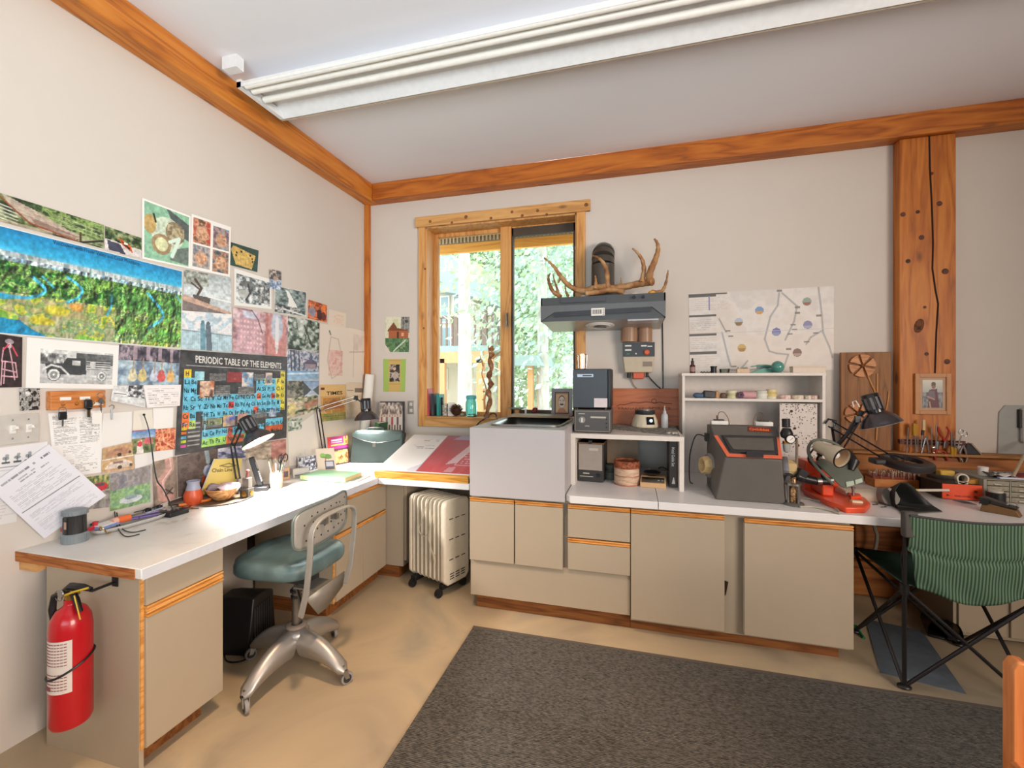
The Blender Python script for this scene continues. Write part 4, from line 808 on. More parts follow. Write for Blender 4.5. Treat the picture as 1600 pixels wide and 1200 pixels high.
q = [(206, 673), (243, 670), (243, 705), (205, 710)]; c = cvq(q, '8a8c90', 1.1); c.grad('5a86c0', 'a8c0d8', 0, .35); c.mottle(['4a5a3a', '7a8a58', 'a08a70'], 8, 8, 71, (0, .35, 1, 1)); c.poly([(.25, .5), (.4, .4), (.5, 1), (.2, 1)], 'e4dcd8'); c.ell(.34, .4, .06, .07, 'b88c78'); c.ell(.34, .6, .1, .12, 'c8404c'); c.ell(.68, .5, .2, .15, 'c86a70'); c.rect(0, 0, .6, .06, 'd8504a', .6)
lsheet('photograph', 'photo of a red and white figure before blue hills', 'photo', q, c, 3)
q = [(243, 671), (275, 668), (273, 702), (243, 705)]; c = cvq(q, 'c86a4c', 1.2); c.mottle(['a8402c', 'd8805c', 'f0b890', 'c05a40'], 6, 6, 72, con=2.2); c.line([(.3, 0), (.4, .6), (.9, .9)], .03, 'f0c8a8', .7)
lsheet('photograph', 'red-orange photo touching the periodic table corner', 'photo', q, c, 3)
q = [(160, 700), (206, 690), (210, 733), (158, 740)]; c = cvq(q, 'c8a890', 1.1)
for v0, cc in ((.05, 'b88a70'), (.52, 'dcccc0')): c.rect(0, v0, 1, v0 + .42, 'c2a06c', .7); c.poly([(.1, v0 + .3), (.25, v0 + .1), (.7, v0 + .06), (.95, v0 + .2), (.9, v0 + .34), (.1, v0 + .36)], cc); c.rect(.35, v0 + .1, .65, v0 + .18, '8a6a5c', .8); c.ell(.55, v0 + .33, .07, .07, '4a3c38'); c.ell(.9, v0 + .3, .05, .06, '4a3c38')
c.rect(0, .46, 1, .51, 'e8e0d8')
lsheet('photo_sheet', 'two stacked tan photos of an old car', 'photo', q, c, 3)
q = [(210, 711), (270, 701), (270, 713), (211, 733)]; lsheet('blank_sheet', 'blank white strip under the red-orange photo', 'paper', q, cvq(q, 'ebe9e7', .5), 1)
q = [(133, 746), (172, 740), (172, 792), (139, 796)]; c = cvq(q, '7d8a5c', 1); c.mottle(['4a5c34', '8a9a5c', 'c2b478'], 10, 8, 73, (0, 0, 1, .45)); c.rect(0, .45, 1, 1, 'a9a49c'); c.ell(.55, .35, .35, .13, 'c42c40'); c.rect(.35, .25, .75, .33, '5a4a54'); c.mottle(['6a6668', 'a8a4a0'], 6, 6, 74, (0, .5, 1, 1), .8)
lsheet('photograph', 'photo of a red car on a lawn, partly behind the hanging form', 'photo', q, c, 1)
q = [(171, 741), (235, 727), (235, 784), (172, 799)]; c = cvq(q, '8a8a8c', 1); c.mottle(['7a7a84', 'a09a9c', '8a8484'], 8, 6, 75, (0, 0, 1, .5)); c.mottle(['7aa06a', '9abf88', '6a9078'], 8, 6, 76, (0, .46, 1, 1)); c.ell(.5, .8, .28, .1, 'cfd8dc'); c.ell(.5, .74, .15, .06, '8aa0a8')
lsheet('photograph', 'photo of a pale car on green grass in a clear sleeve', 'photo', q, c, 2)
q = [(238, 722), (276, 713), (277, 778), (240, 792)]; c = cvq(q, '8d7a6c', 1); c.mottle(['77685c', 'a08c80'], 5, 5, 77); c.line([(.65, 0), (.7, .25), (.3, .5), (.35, .85), (.7, .95)], .09, 'c79a90'); c.line([(.7, 0), (.76, .26), (.38, .5), (.45, .8)], .012, 'e8cfc8'); c.line([(.5, .7), (.8, .85)], .015, '3a302c'); c.line([(.5, .85), (.8, .72)], .015, '3a302c')
lsheet('picture', 'brown picture with a curving pink ribbon shape', 'picture', q, c, 2)
q = [(277, 713), (340, 698), (340, 766), (278, 777)]; c = cvq(q, '4c423f', 1); c.mottle(['3a3230', '6a5a54', '544844'], 6, 6, 78); c.ell(.8, .75, .22, .2, 'c8502c'); c.ell(.75, .5, .13, .14, 'a8b4d0', .9); c.line([(.7, .0), (.75, .3)], .05, '98a8b0')
lsheet('picture', 'dark poster with an orange and lilac flame shape', 'picture', q, c, 1)
q = [(341, 699), (447, 686), (447, 716), (341, 722)]; c = cvq(q, '9a948e', 1); c.mottle(['4a4a68', '9a9cb8', 'd0d0e0'], 14, 8, 79, (0, 0, .36, 1), 1, 2.2); c.mottle(['7a6a5c', 'a8988a', 'c8b8a8'], 8, 5, 80, (.36, 0, .75, 1)); c.mottle(['a86a64', 'c89a90'], 6, 5, 81, (.75, 0, 1, 1))
lsheet('photo_sheet', 'strip of small photos showing below the periodic table', 'photo', q, c, 2)
q = [(-25, 703), (74, 690), (74, 740), (-25, 752)]; c = cvq(q, 'e6e4e6', 1.1)
for u in (.32, .5, .68, .86): c.ell(u, .36, .055, .06, '7c8288', .8); c.ell(u + .02, .28, .03, .05, '8c9298', .8); c.line([(u - .05, .5), (u + .05, .5)], .03, '50565c'); c.line([(u, .34), (u, .5)], .014, '50565c')
c.rect(.1, .62, .98, .66, '8a8e94', .7); c.rect(0, .72, 1, .75, 'a8aab0', .6)
lsheet('letterhead_sheet', 'white sheet with a row of small tree emblems', 'paper', q, c, 2)
q = [(-30, 752), (28, 742), (26, 815), (-30, 826)]; c = cvq(q, 'dedcdc', .6); c.text(.1, .1, .9, .9, 12, 'a09ea0', 11, .4)
lsheet('paper_sheet', 'creased grey-white sheet below the hanging form at the frame edge', 'paper', q, c, 1)
q = [(-22, 760), (73, 694), (156, 773), (66, 841)]; c = Cv(110, 110, 'dfdfe8'); c.text(.12, .06, .92, .12, 1, '60626c', 12, .8); c.text(.25, .13, .8, .2, 2, '60626c', 13, .6); c.text(.08, .24, .9, .5, 12, '8c8e9a', 14, .55, .9); c.line([(.05, .53), (.95, .56)], .005, '50525c'); c.text(.08, .6, .9, .72, 6, '8c8e9a', 15, .5); c.text(.08, .76, .9, .95, 9, '9698a4', 16, .45)
lsheet('printed_form', 'tilted white printed form hanging off the wall at far left', 'paper', q, c, 12, bulge=lambda U, V: .012 + .03 * V * U)
# switch plate
sp = thing('switch_plate', 'metal double switch plate on the left wall', 'switch', onx(29, 670, WL))
ya, yb = onx(-4, 670, WL).y - sp.location.y, onx(60, 670, WL).y - sp.location.y; zz = onx(29, 647, WL).z - sp.location.z
MB().b2((0, ya, -zz), (.006, yb, zz)).to('plate', mat('brushed_plate', 'd6d2cc', .35, .3), sp, bevel=.002)
for fy in (.33, .72):
    y = lerp(ya, yb, fy); tgl = MB().box((.008, y, 0), (.006, .018, .034)).box((.022, y, .004), (.03, .009, .012), rot=(0, -.3, 0)).to('toggle', WHITE, sp, bevel=.001)
    for s_ in (-1, 1): MB().sph((.006, y, s_ * zz * .62), .004, 8, 4, (.4, 1, 1)).to('screw', STEEL, sp)
# key rack
kr = thing('key_rack', 'orange-brown wooden key rack with hooks and hanging keys', 'key rack', onx(82, 625, WL + .0))
kx = kr.location
y1 = onx(164, 625, WL + .03).y - kx.y; y0 = onx(78, 625, WL + .03).y - kx.y; zt = onx(100, 611, WL + .03).z - kx.z; zb_ = onx(100, 640, WL + .03).z - kx.z
MB().b2((.004, y0, zb_), (.035, y1, zt)).to('board', wood('rack_wood', 'a8602c', 'c97c40', 'd58d50', 'y', .45, 2, .2), kr, bevel=.002)
for k, f_ in enumerate((.18, .42, .6, .72, .92)):
    y = lerp(y0, y1, f_); MB().tube(arc((.045, y, zb_ + .03), .012, R(180), R(-40 + 360 - 360), 8, (1, 0, 0), (0, 0, -1)), .0018, 6).to('hook', BRASS, kr)
for f_, v in ((.25, .5), (.6, .5), (.85, .15)):
    y = lerp(y0, y1, f_); MB().b2((.035, y - .02, lerp(zb_, zt, v)), (.036, y + .02, lerp(zb_, zt, v) + .014)).to('tape_label', PAPER, kr)
def keys(px, py, lab, cloth=False, n=2):
    p = onx(px, py, WL + .058); t = thing('key_bunch', lab, 'keys', p)
    MB().tube(arc((0, 0, 0), .014, 0, 6.28, 12, (0, 1, 0), (0, 0, 1)), .0016, 6).to('ring', STEEL, t)
    for k in range(n):
        m_ = MB().lathe([(.011, -.0012), (.011, .0012)], (0, .004 * k, -.026), 12, axis='x'); m_.b2((-.001, .004 * k - .003, -.07), (.001, .004 * k + .003, -.03)); m_.to('key', BRASS if k % 2 else STEEL, t)
    return t
t = keys(98, 641, 'single car key with a black head hanging at the left of the rack', n=1); MB().box((0, 0, -.024), (.008, .03, .035)).to('key_head', BLACK, t, bevel=.004)
t = keys(137, 628, 'bunch of keys with a black remote and a white tag on the rack', n=3); MB().box((.004, 0, -.01), (.012, .03, .04)).to('remote', BLACK, t, bevel=.005); MB().b2((.008, .012, -.10), (.009, .048, -.05)).to('paper_tag', PAPER, t)
t = keys(158, 618, 'key hanging from a brass ring at the right end of the rack', n=1); MB().tube([(0, 0, -.02), (.002, 0, -.08)], .0012, 5).to('string', DARK, t)
p = onx(173, 636, WL + .01); t = thing('wall_hook', 'steel hook with a single key right of the key rack', 'hook', p); MB().tube(arc((.008, 0, 0), .01, R(170), R(-60), 8, (0, 1, 0), (0, 0, 1)), .0018, 6).tube([(.008, 0, -.01), (.008, 0, -.06)], .003, 6).to('hook_wire', STEEL, t)

# ================================================================ papers on the back wall
def bsheet(name, label, cat, q, cv, lift=1, y=None, **k):
    y = (WB if y is None else y) - .0012 - .001 * lift
    return tag(print_mesh(name, [ony(a, b_, y) for a, b_ in q], cv, **k), label, cat)
q = [(602, 495), (640, 495), (639, 550), (602, 550)]; c = cvq(q, 'dcd6c0', 1.3); c.mottle(['cfd0a8', 'e6e2cf', 'b9c4a0'], 5, 5, 90, (0, 0, 1, .5)); c.mottle(['3a3a3c', 'a8a8a4', '6a6660'], 8, 8, 91, (.65, 0, 1, .45)); c.poly([(.1, .38), (.35, .15), (.5, .32), (.95, .38), (.95, .45), (.1, .42)], '7a4428'); c.rect(.15, .4, .95, .62, 'a8603c'); c.rect(.5, .42, .58, .62, '4a2c20'); c.rect(.68, .45, .78, .55, 'dca888'); c.mottle(['3f6a48', '6a9260', '2f5038', '8aa878'], 9, 9, 92, (0, .6, 1, 1)); c.line([(.35, .98), (.85, .66)], .02, 'c8d8c4'); c.poly([(0, .78), (.22, 1), (0, 1)], 'd9cdc2')
bsheet('watercolor', 'small watercolour of a brown cabin in a garden', 'picture', q, c)
q = [(599, 561), (634.5, 561), (633, 612), (599, 612)]; c = cvq(q, 'a2bf5e', 1.3); c.rect(.24, 0, .78, 1, 'cdae68'); c.mottle(['2a2a28', '8a7a70', 'd8c8bc', '5a5048'], 6, 8, 93, (.28, .16, .74, .7), 1, 2.4); c.ell(.5, .3, .06, .05, 'd8b8a4'); c.ell(.55, .5, .14, .12, 'c8bab0', .8); c.rect(.24, .76, .78, .78, 'b88c48'); c.rect(.24, .04, .78, .06, 'b88c48')
bsheet('photo_card', 'lime green card holding a small dark photo', 'card', q, c)
p = ony(642.5, 636.5, WB); ou = thing('power_outlet', 'steel outlet plate on the back wall left of the window', 'outlet', p)
MB().b2((-.034, -.005, -.062), (.03, 0, .062)).to('plate', mat('outlet_plate', 'b9b2a8', .35, .5), ou, bevel=.002)
for s_ in (-1, 1): MB().box((0, -.006, .028 * s_), (.028, .004, .03)).to('socket', mat('outlet_white', 'd8d2ca', .4), ou, bevel=.002)
# map on the back wall, right
q = [(1076, 459), (1303, 447), (1303, 578), (1078, 584)]; c = Cv(200, 118, 'd9d4d0'); c.mottle(['d2ccc9', 'dfdad6', 'd8cfc8'], 8, 6, 94); c.rect(.3, .55, 1, 1, 'ddd0c4', .5)
for v0 in (.02, .27, .5, .73): c.rect(.0, v0, .2, v0 + .03, '5d5a58'); c.text(.01, v0 + .05, .2, v0 + .2, 6, 'a8a4a2', int(v0 * 50), .5, .9)
c.rect(.0, .01, .28, .025, '5d5a58'); c.text(.21, .05, .28, .22, 8, 'b0acaa', 3, .5); c.rect(.147, .04, .157, .22, '8a86b0'); c.line([(.22, .33), (.27, .5)], .008, '9a9694')
for pts in ([(.64, .05), (.63, .2), (.58, .33), (.54, .6), (.57, .75), (.62, .78), (.7, .8), (.66, 1)], [(.66, .05), (.76, .22), (.74, .4), (.68, .62)], [(.9, 0), (.92, .3), (.93, .55), (.97, .72), (.99, .85)], [(.93, .52), (.85, .6), (.82, .68)], [(.24, .5), (.28, .8), (.3, .92)], [(.35, 1), (.42, .86)], [(.28, .96), (.38, .98), (.6, .95)]): c.line(pts, .010, '9c9ca0', .85)
for u, v in ((.64, .02), (.76, .23), (.76, .3), (.73, .44), (.74, .5), (.71, .55), (.9, .34), (.88, .55), (.82, .65), (.7, .73), (.28, .48), (.3, .55), (.32, .92), (.4, .95)): c.rect(u - .015, v - .008, u + .018, v + .012, '6a6866', .8)
for u, v, a_, b2_ in ((.505, .25, '7096c8', 'c89a60'), (.62, .52, '6a70b0', '8a94b0'), (.825, .17, '8aa098', '9a5a50'), (.36, .38, 'b0b8c8', '8a6a34'), (.83, .45, '8080a8', 'a0a0b8'), (.76, .78, '7a5a50', 'a89088'), (.38, .7, 'c8a868', 'a08048')): c.ell(u, v, .03, .05, a_); c.poly([(u - .028, v + .005), (u + .028, v + .005), (u + .015, v + .045), (u - .015, v + .045)], b2_)
for u in (.235, .415, .6, .79): c.rect(u, 0, u + .002, 1, 'c4beba', .7)
c.rect(0, .5, 1, .505, 'c4beba', .7)
bsheet('wall_map', 'large faded folded road map pinned on the back wall', 'map', q, c)
# ================================================================ helpers for small things
def rel(pts, o): o = Vector(o); return [Vector(p) - o for p in pts]
def rotZto(d): return math.atan2(d[1], d[0])
def aim(axis):      # matrix whose +Z is along axis
    return Vector(axis).normalized().to_track_quat('Z', 'Y').to_matrix().to_4x4()
SHBLK = mat('lamp_black', '1b1a1e', .22, coat=.5)
SHIN = mat('lamp_inside', 'f4f0e6', .5)
GUN = mat('lamp_gunmetal', '5f5c62', .24, .75)
def lamp_shade(parent, c, axis, r, on=0, body=SHBLK, inner=SHIN, capL=None, metal=False):
    M = Matrix.Translation(c) @ aim(axis); capL = capL or r * 1.1
    sh = MB().lathe([(r * .38, -r * .75), (r * .5, -r * .68), (r * .78, -r * .42), (r * .95, -r * .12), (r, 0), (r * 1.03, .001)], (0, 0, 0), 28, M, cap=False).to('lamp_shade', GUN, parent, ang=60)
    MB().lathe([(r * .36, -r * .72), (r * .48, -r * .65), (r * .75, -r * .4), (r * .93, -r * .11), (r * .98, -.001), (r * 1.02, .0005)], (0, 0, 0), 28, M, cap=False).to('shade_lining', inner, sh, ang=60)
    MB().lathe([(.001, -r * .7 - capL), (r * .36, -r * .7 - capL), (r * .42, -r * .65 - capL), (r * .42, -r * .7)], (0, 0, 0), 20, M).to('lamp_cap', body, parent, ang=50)
    fl = MB()
    for k in range(10): a = k * .628; fl.box((r * .43 * math.cos(a), r * .43 * math.sin(a), -r * .7 - capL * .5), (.002, r * .12, capL * .6), rot=(0, 0, a), M=M)
    fl.to('cooling_slots', mat('slot_grey', '6a6a70', .3), parent, kind='stuff')
    MB().sph((0, 0, -r * .35), r * .3, 12, 8, M=M).to('bulb', mat('bulb_on' + str(bool(on)), 'fff2dc', .4, emit='ffe2b0' if on else None, estr=on), parent)
def arm(parent, pts, off=.015, r=.005, m=SHBLK, name='arm'):
    d = (Vector(pts[1]) - Vector(pts[0])).normalized(); s = d.cross(Vector((0, 1, 0)));
    s = s.normalized() * off if s.length > .1 else Vector((0, 0, off))
    b = MB()
    for sg in (-1, 1): b.tube([Vector(p) + s * sg for p in pts], r, 6)
    return b.to(name, m, parent)
def spring(parent, a, b_, r=.006, n=14):
    a, b_ = Vector(a), Vector(b_); M = Matrix.Translation(a) @ aim(b_ - a); L = (b_ - a).length
    MB().tube([M @ Vector((r * math.cos(i * .785), r * math.sin(i * .785), L * i / (n * 8))) for i in range(n * 8)], .001, 4).to('spring', STEEL, parent)
def book(name, label, cat, loc, rz, w, d, t, cover, pages=PAPER, group=None, stand=False, **k):
    """lying book: w along x, d along y, t high; stand: spine toward -y, height = d"""
    o = thing(name, label, cat, loc, rz, group)
    if not stand:
        MB().b2((-w / 2, -d / 2, 0), (w / 2, d / 2, .003)).b2((-w / 2, -d / 2, t - .003), (w / 2, d / 2, t)).b2((-w / 2, -d / 2, 0), (-w / 2 + .003, d / 2, t)).to('cover', cover, o, bevel=.0008)
        MB().b2((-w / 2 + .003, -d / 2 + .003, .003), (w / 2 - .004, d / 2 - .003, t - .003)).to('pages', pages, o)
    else:
        MB().b2((-t / 2, 0, 0), (-t / 2 + .002, w, d)).b2((t / 2 - .002, 0, 0), (t / 2, w, d)).b2((-t / 2, 0, 0), (t / 2, .002, d)).to('cover', cover, o, bevel=.0005)
        MB().b2((-t / 2 + .002, .002, .003), (t / 2 - .002, w - .003, d - .003)).to('pages', pages, o)
    return o
def jar(name, label, cat, loc, prof, m, n=20, parts=(), group=None):
    o = thing(name, label, cat, loc, 0, group); MB().lathe(prof, n=n).to(parts[0] if parts else 'body', m, o, ang=50); return o

# ================================================================ office chair
cx, cy = -1.675, 1.90
ALU = mat('brushed_aluminium', 'b4b0ac', .42, .75, noise=.05, scale=12)
GRYP = mat('grey_enamel', 'a5a29c', .4, .3)
ch = thing('office_chair', 'vintage grey metal swivel chair with a teal vinyl seat', 'chair', (cx, cy, 0))
feet = [onz(378, 1115, 0), onz(540, 1072, 0), onz(527, 995, 0), onz(395, 1027, 0)]
cen = sum(feet, Vector()) / 4; ch.location = (cen.x, cen.y, 0); cx, cy = cen.x, cen.y
WH = mat('caster_tread', '8d8a88', .6); HUBM = mat('caster_hub', '2e2d2f', .5)
for f_ in feet:
    d = (f_ - cen); L = d.length; a = math.atan2(d.y, d.x); Mx = Matrix.Rotation(a, 4, 'Z')
    sec = []; N = 12
    def leg(u, v, L=L):
        t = v; r_ = .045 + (L - .045) * t
        zc = .205 - .02 * t - .092 * t ** 2.4; w = .046 - .012 * t if t < .95 else .028; hh = .068 * (1 - t) ** .5 + .012
        if t > .97: w, hh = .014, .012
        an = 2 * math.pi * u; s_, c_ = math.sin(an), math.cos(an)
        return (r_, w * c_ * (1 if s_ < .3 else .8), zc - .02 + (hh * .55 * s_ if s_ > 0 else hh * 1.25 * s_))
    MB().surf(leg, 16, N, Mx).to('leg', ALU, ch, ang=70)
    fk = MB(); tip = Mx @ Vector((L - .015, 0, 0)); fk.cyl((tip.x, tip.y, .082), .008, .03, 10)
    sa = a + 1.1; sd = Vector((math.cos(sa), math.sin(sa), 0)); sn = Vector((-sd.y, sd.x, 0)); wc = tip + sd * .018 + Vector((0, 0, .03))
    for sg in (-1, 1): fk.add([tip + sn * sg * .014 + Vector((0, 0, .072)) - sd * .01, tip + sn * sg * .014 + Vector((0, 0, .072)) + sd * .02, wc + sn * sg * .014 + sd * .01, wc + sn * sg * .014 - sd * .008] + [tip + sn * sg * .011 + Vector((0, 0, .072)) - sd * .01, tip + sn * sg * .011 + Vector((0, 0, .072)) + sd * .02, wc + sn * sg * .011 + sd * .01, wc + sn * sg * .011 - sd * .008], [(0, 1, 2, 3), (4, 5, 6, 7), (0, 4, 5, 1), (1, 5, 6, 2), (2, 6, 7, 3), (3, 7, 4, 0)])
    fk.box((tip.x + sd.x * .005, tip.y + sd.y * .005, .073), (.03, .028, .004), rot=(0, 0, sa)); fk.to('caster_fork', STEEL, ch)
    Mw = Matrix.Translation(wc) @ Matrix.Rotation(sa, 4, 'Z')
    w_ = MB().lathe([(.022, -.009), (.029, -.008), (.0305, 0), (.029, .008), (.022, .009)], (0, 0, 0), 20, Mw, axis='y').to('caster_wheel', WH, ch, ang=60)
    MB().cyl((0, 0, 0), .02, .021, 16, 'y', M=Mw).to('wheel_hub', HUBM, w_)
MB().lathe([(.001, .225), (.045, .225), (.062, .21), (.066, .19), (.055, .165), (.001, .16)], n=28).to('hub', ALU, ch, ang=60)
MB().lathe([(.045, .225), (.052, .236), (.047, .246), (.03, .248), (.024, .24)], n=28).to('hub_collar', mat('collar_tan', '8e7f72', .5), ch, ang=60)
MB().cyl((0, 0, .33), .021, .2, 18).cyl((0, 0, .47), .012, .12, 14).to('column', mat('column_steel', '7c756d', .4, .7), ch)
MB().cyl((0, 0, .385), .026, .012, 18).cyl((0, 0, .415), .03, .01, 18).to('lock_ring', DARK, ch)
smx = -.02
def seat(u, v):
    a = 2 * math.pi * u; e = .55; cs, sn = math.cos(a), math.sin(a); X_ = math.copysign(abs(cs) ** e, cs); Y_ = math.copysign(abs(sn) ** e, sn)
    k = int(round(v * 9)); r = [0, .9, .97, 1, 1, .97, .9, .7, .35, 0][k]; z = [.548, .548, .553, .565, .595, .612, .62, .617, .607, .602][k]
    z += .012 * max(0, -X_) * (1 if k > 4 else 0) + (.012 * math.exp(-(Y_ * r * 3.2) ** 2) * (1 if -X_ * r > -.2 else 0) if k > 5 else 0)
    return (smx + .215 * X_ * r, .222 * Y_ * r * (1 - .06 * X_), z)
MB().surf(seat, 40, 9).to('seat', ramp2('teal_vinyl', [(.3, '425454'), (.55, '5a7072'), (.75, '86a0a2')], 5, 5, .38, .05), ch, ang=80)
MB().b2((-.1, -.12, .535), (.08, .12, .549)).b2((-.06, -.05, .47), (.1, .05, .537)).to('seat_pan', DARK, ch, bevel=.003)
rz_ = R(-8)
# U frame and perforated back, on the +x side
bxo = .235
Uy0, Uy1 = onx(480, 850, cx + bxo).y - cy, onx(549, 850, cx + bxo).y - cy; ym = (Uy0 + Uy1) / 2; hw = (Uy1 - Uy0) / 2
Up = [(-.045, Uy0 + .01, .40), (-.005, Uy0, .52), (.012, Uy0, .66)] + [(.02 + .008 * math.sin(t), ym - hw * abs(math.cos(t)) ** .6 * (1 if math.cos(t) > 0 else -1), .77 + .085 * math.sin(t) ** .8) for t in [R(q) for q in range(0, 181, 15)]] + [(.012, Uy1, .66), (-.005, Uy1, .52), (-.03, Uy1 - .01, .42)]
ub = MB(); P = [Vector((bxo + p[0], p[1], p[2])) for p in Up]; vs = []; fs = []
for i, p in enumerate(P):
    t = (P[min(i + 1, len(P) - 1)] - P[max(i - 1, 0)]).normalized(); sx_ = Vector((1, 0, 0)); n_ = t.cross(sx_).normalized(); sx_ = n_.cross(t).normalized()
    for a, b_ in ((-.014, -.006), (.014, -.006), (.014, .006), (-.014, .006)): vs.append(p + sx_ * a + n_ * b_)
for i in range(len(P) - 1):
    for k in range(4): j = (k + 1) % 4; fs.append((i * 4 + k, i * 4 + j, i * 4 + 4 + j, i * 4 + 4 + k))
fs += [(0, 1, 2, 3), tuple(len(vs) - 4 + k for k in range(4))]
ub.add(vs, fs); ub.to('back_frame', GRYP, ch, ang=50, bevel=.003)
by0_, by1_ = onx(466, 820, cx + bxo - .03).y - cy, onx(549, 800, cx + bxo - .03).y - cy
bym, bhw = (by0_ + by1_) / 2, (by1_ - by0_) / 2
def plate(u, v, off=0):
    s_ = (u - .5) * 2; q = (v - .5) * 2; r = .35
    X_ = s_; Z_ = q; n4 = (abs(s_) ** 5 + abs(q) ** 5) ** .2; m_ = max(abs(s_), abs(q))
    if n4 > 1e-6: X_, Z_ = s_ * m_ / n4, q * m_ / n4
    return (bxo - .028 - .035 * X_ ** 2 + .02 * 0 + off, bym + bhw * X_, .805 + .098 * Z_ + .012 * X_)
bp = MB().surf(lambda u, v: plate(u, v), 20, 14).to('backrest', GRYP, ch, solid=.006, ang=60)
rim = [plate(u, v, .001) for u, v in [(i / 20, 0) for i in range(20)] + [(1, j / 14) for j in range(14)] + [(1 - i / 20, 1) for i in range(20)] + [(0, 1 - j / 14) for j in range(14)]]
MB().tube(rim + [rim[0]], .0065, 8).to('rolled_rim', mat('rim_green_grey', '6f7a76', .4, .3), bp)
hm = MB()
for j in range(4):
    for i in range(7):
        u = .14 + .12 * i + (.06 if j % 2 else 0); v = .2 + .2 * j
        if u < .95: p = plate(u, v); hm.cyl((p[0] + .0035, p[1], p[2]), .0045, .001, 10, 'x')
hm.to('perforations', mat('hole_dark', '1b1b1c', .8), bp, kind='stuff')
for q_ in (-.04, .04): MB().b2((bxo - .03, ym + q_ - .01, .80), (bxo + .01, ym + q_ + .01, .83)).to('back_pivot', STEEL, ch)
MB().b2((.06, ym - .05, .47), (bxo - .04, ym + .07, .475)).add([(bxo - .035, Uy0 + .03, .475), (bxo - .035, Uy1 - .01, .485), (bxo - .04, Uy1 - .02, .41), (bxo - .05, ym + .03, .35), (bxo - .05, ym - .03, .35)], [(0, 1, 2, 3, 4)]).to('tilt_plate', mat('plate_grey', '8c8880', .45, .4), ch, solid=.004)
MB().tube([(.0, 0, .45), (bxo - .04, Uy0 + .02, .43)], .01, 8).to('tilt_rod', STEEL, ch)

# ================================================================ black heater, cords under the desk
p = onz(393, 1012, 0); hb_ = thing('space_heater', 'black slatted box heater on the floor under the desk', 'heater', (p.x - .06, p.y + .02, 0), R(12))
MB().prism([(-.11, 0), (.11, 0), (.12, .05), (.1, .27), (.02, .30), (-.08, .30), (-.12, .05)], -.1, .1, 'yz').to('body', BLACK, hb_, bevel=.008)
for k in range(8): MB().b2((.1, -.08 + k * .02, .06), (.105, -.072 + k * .02, .24)).to('slat', DARK, hb_)
MB().b2((-.06, -.09, .0), (.09, .09, .02)).to('foot', BLACK, hb_)
o = MB().tube(spline([onz(352, 1000, .01), onz(352, 1030, .006), onz(372, 1034, .006), onz(392, 1024, .006), onz(410, 1000, .006)]), .004, 6).to('cable', BLACK); tag(o, 'black power cable on the floor beside the box heater', 'cable')
o = MB().tube(spline([onx(404, 834, WL + .02), onx(408, 850, WL + .02), onx(405, 858, WL + .02), onx(412, 872, WL + .02), onx(412, 905, WL + .02), onx(413, 960, WL + .02)]), .003, 6).to('hanging_cord', mat('cord_brown', '4a3a30', .5)); tag(o, 'thin cord hanging on the wall in the desk knee space', 'cord')
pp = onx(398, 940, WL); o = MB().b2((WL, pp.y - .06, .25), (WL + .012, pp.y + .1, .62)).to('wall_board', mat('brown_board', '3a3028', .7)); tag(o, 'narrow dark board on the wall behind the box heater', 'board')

# ================================================================ oil radiator
A_, B_ = onz(657, 915, 0), onz(703, 934, 0)
rd = thing('oil_radiator', 'cream oil-filled radiator on black wheels under the corner worktop', 'radiator', ((A_.x + B_.x) / 2 - .02, (A_.y + B_.y) / 2 + .1, 0))
dirv = (B_ - A_).normalized(); ra = math.atan2(dirv.y, dirv.x); rd.rotation_euler.z = ra
RL = (B_ - A_).length; RW = .125; H0, H1 = .075, .66
RM = mat('radiator_cream', 'd9cfbc', .35, coat=.2)
def finpoly(s=1.0, zt=H1, zb=H0): 
    r = .035; w = RW * s
    return [(-w, zb + r), (-w + r, zb), (w - r, zb), (w, zb + r), (w, zt - r), (w - r * .3, zt - r * .3), (w - r, zt), (-w + r, zt), (-w + r * .3, zt - r * .3), (-w, zt - r)]
nf = 7
for k in range(nf):
    x = -RL / 2 + RL * (k + .2) / nf
    MB().prism(finpoly(.94), x, x + .012, 'yz').b2((x - .012, -.03, .1), (x + .026, .03, .62)).to('fin', RM, rd, bevel=.004)
MB().prism(finpoly(1.0), RL / 2, RL / 2 + .045, 'yz').to('end_panel', RM, rd, bevel=.012)
MB().prism(finpoly(1.0), -RL / 2 - .03, -RL / 2, 'yz').to('end_panel', RM, rd, bevel=.01)
SL = mat('slot_dark', '2b2926', .7); s_ = MB()
for z in (.53, .39, .25):
    for y in (-.06, .0, .06): s_.b2((RL / 2 + .045, y - .022, z), (RL / 2 + .0465, y + .016, z + .006))
for z in (.15, .133, .116):
    for y in (-.055, .0, .055): s_.b2((RL / 2 + .045, y - .02, z), (RL / 2 + .0465, y + .02, z + .006))
s_.to('vent_slots', SL, rd, kind='stuff')
MB().b2((-.03 + RL / 2, -.11, .045), (RL / 2 + .01, .11, .08)).to('wheel_bracket', BLACK, rd, bevel=.004); MB().b2((-RL / 2, -.13, .045), (-RL / 2 + .05, .11, .08)).to('wheel_bracket', BLACK, rd, bevel=.004)
for x in (-RL / 2 + .02, RL / 2 - .01):
    for y in (-.13, .11): MB().cyl((x, y, .027), .027, .03, 16, 'x').to('wheel', BLACK, rd)
Ri = rd.matrix_world.inverted() if 0 else (Matrix.Translation(rd.location) @ Matrix.Rotation(ra, 4, 'Z')).inverted()
cw_ = [Ri @ onz(px, py, zz) for px, py, zz in ((672, 770, .67), (682, 790, .62), (683, 800, .58))]
fy = -RW - .012
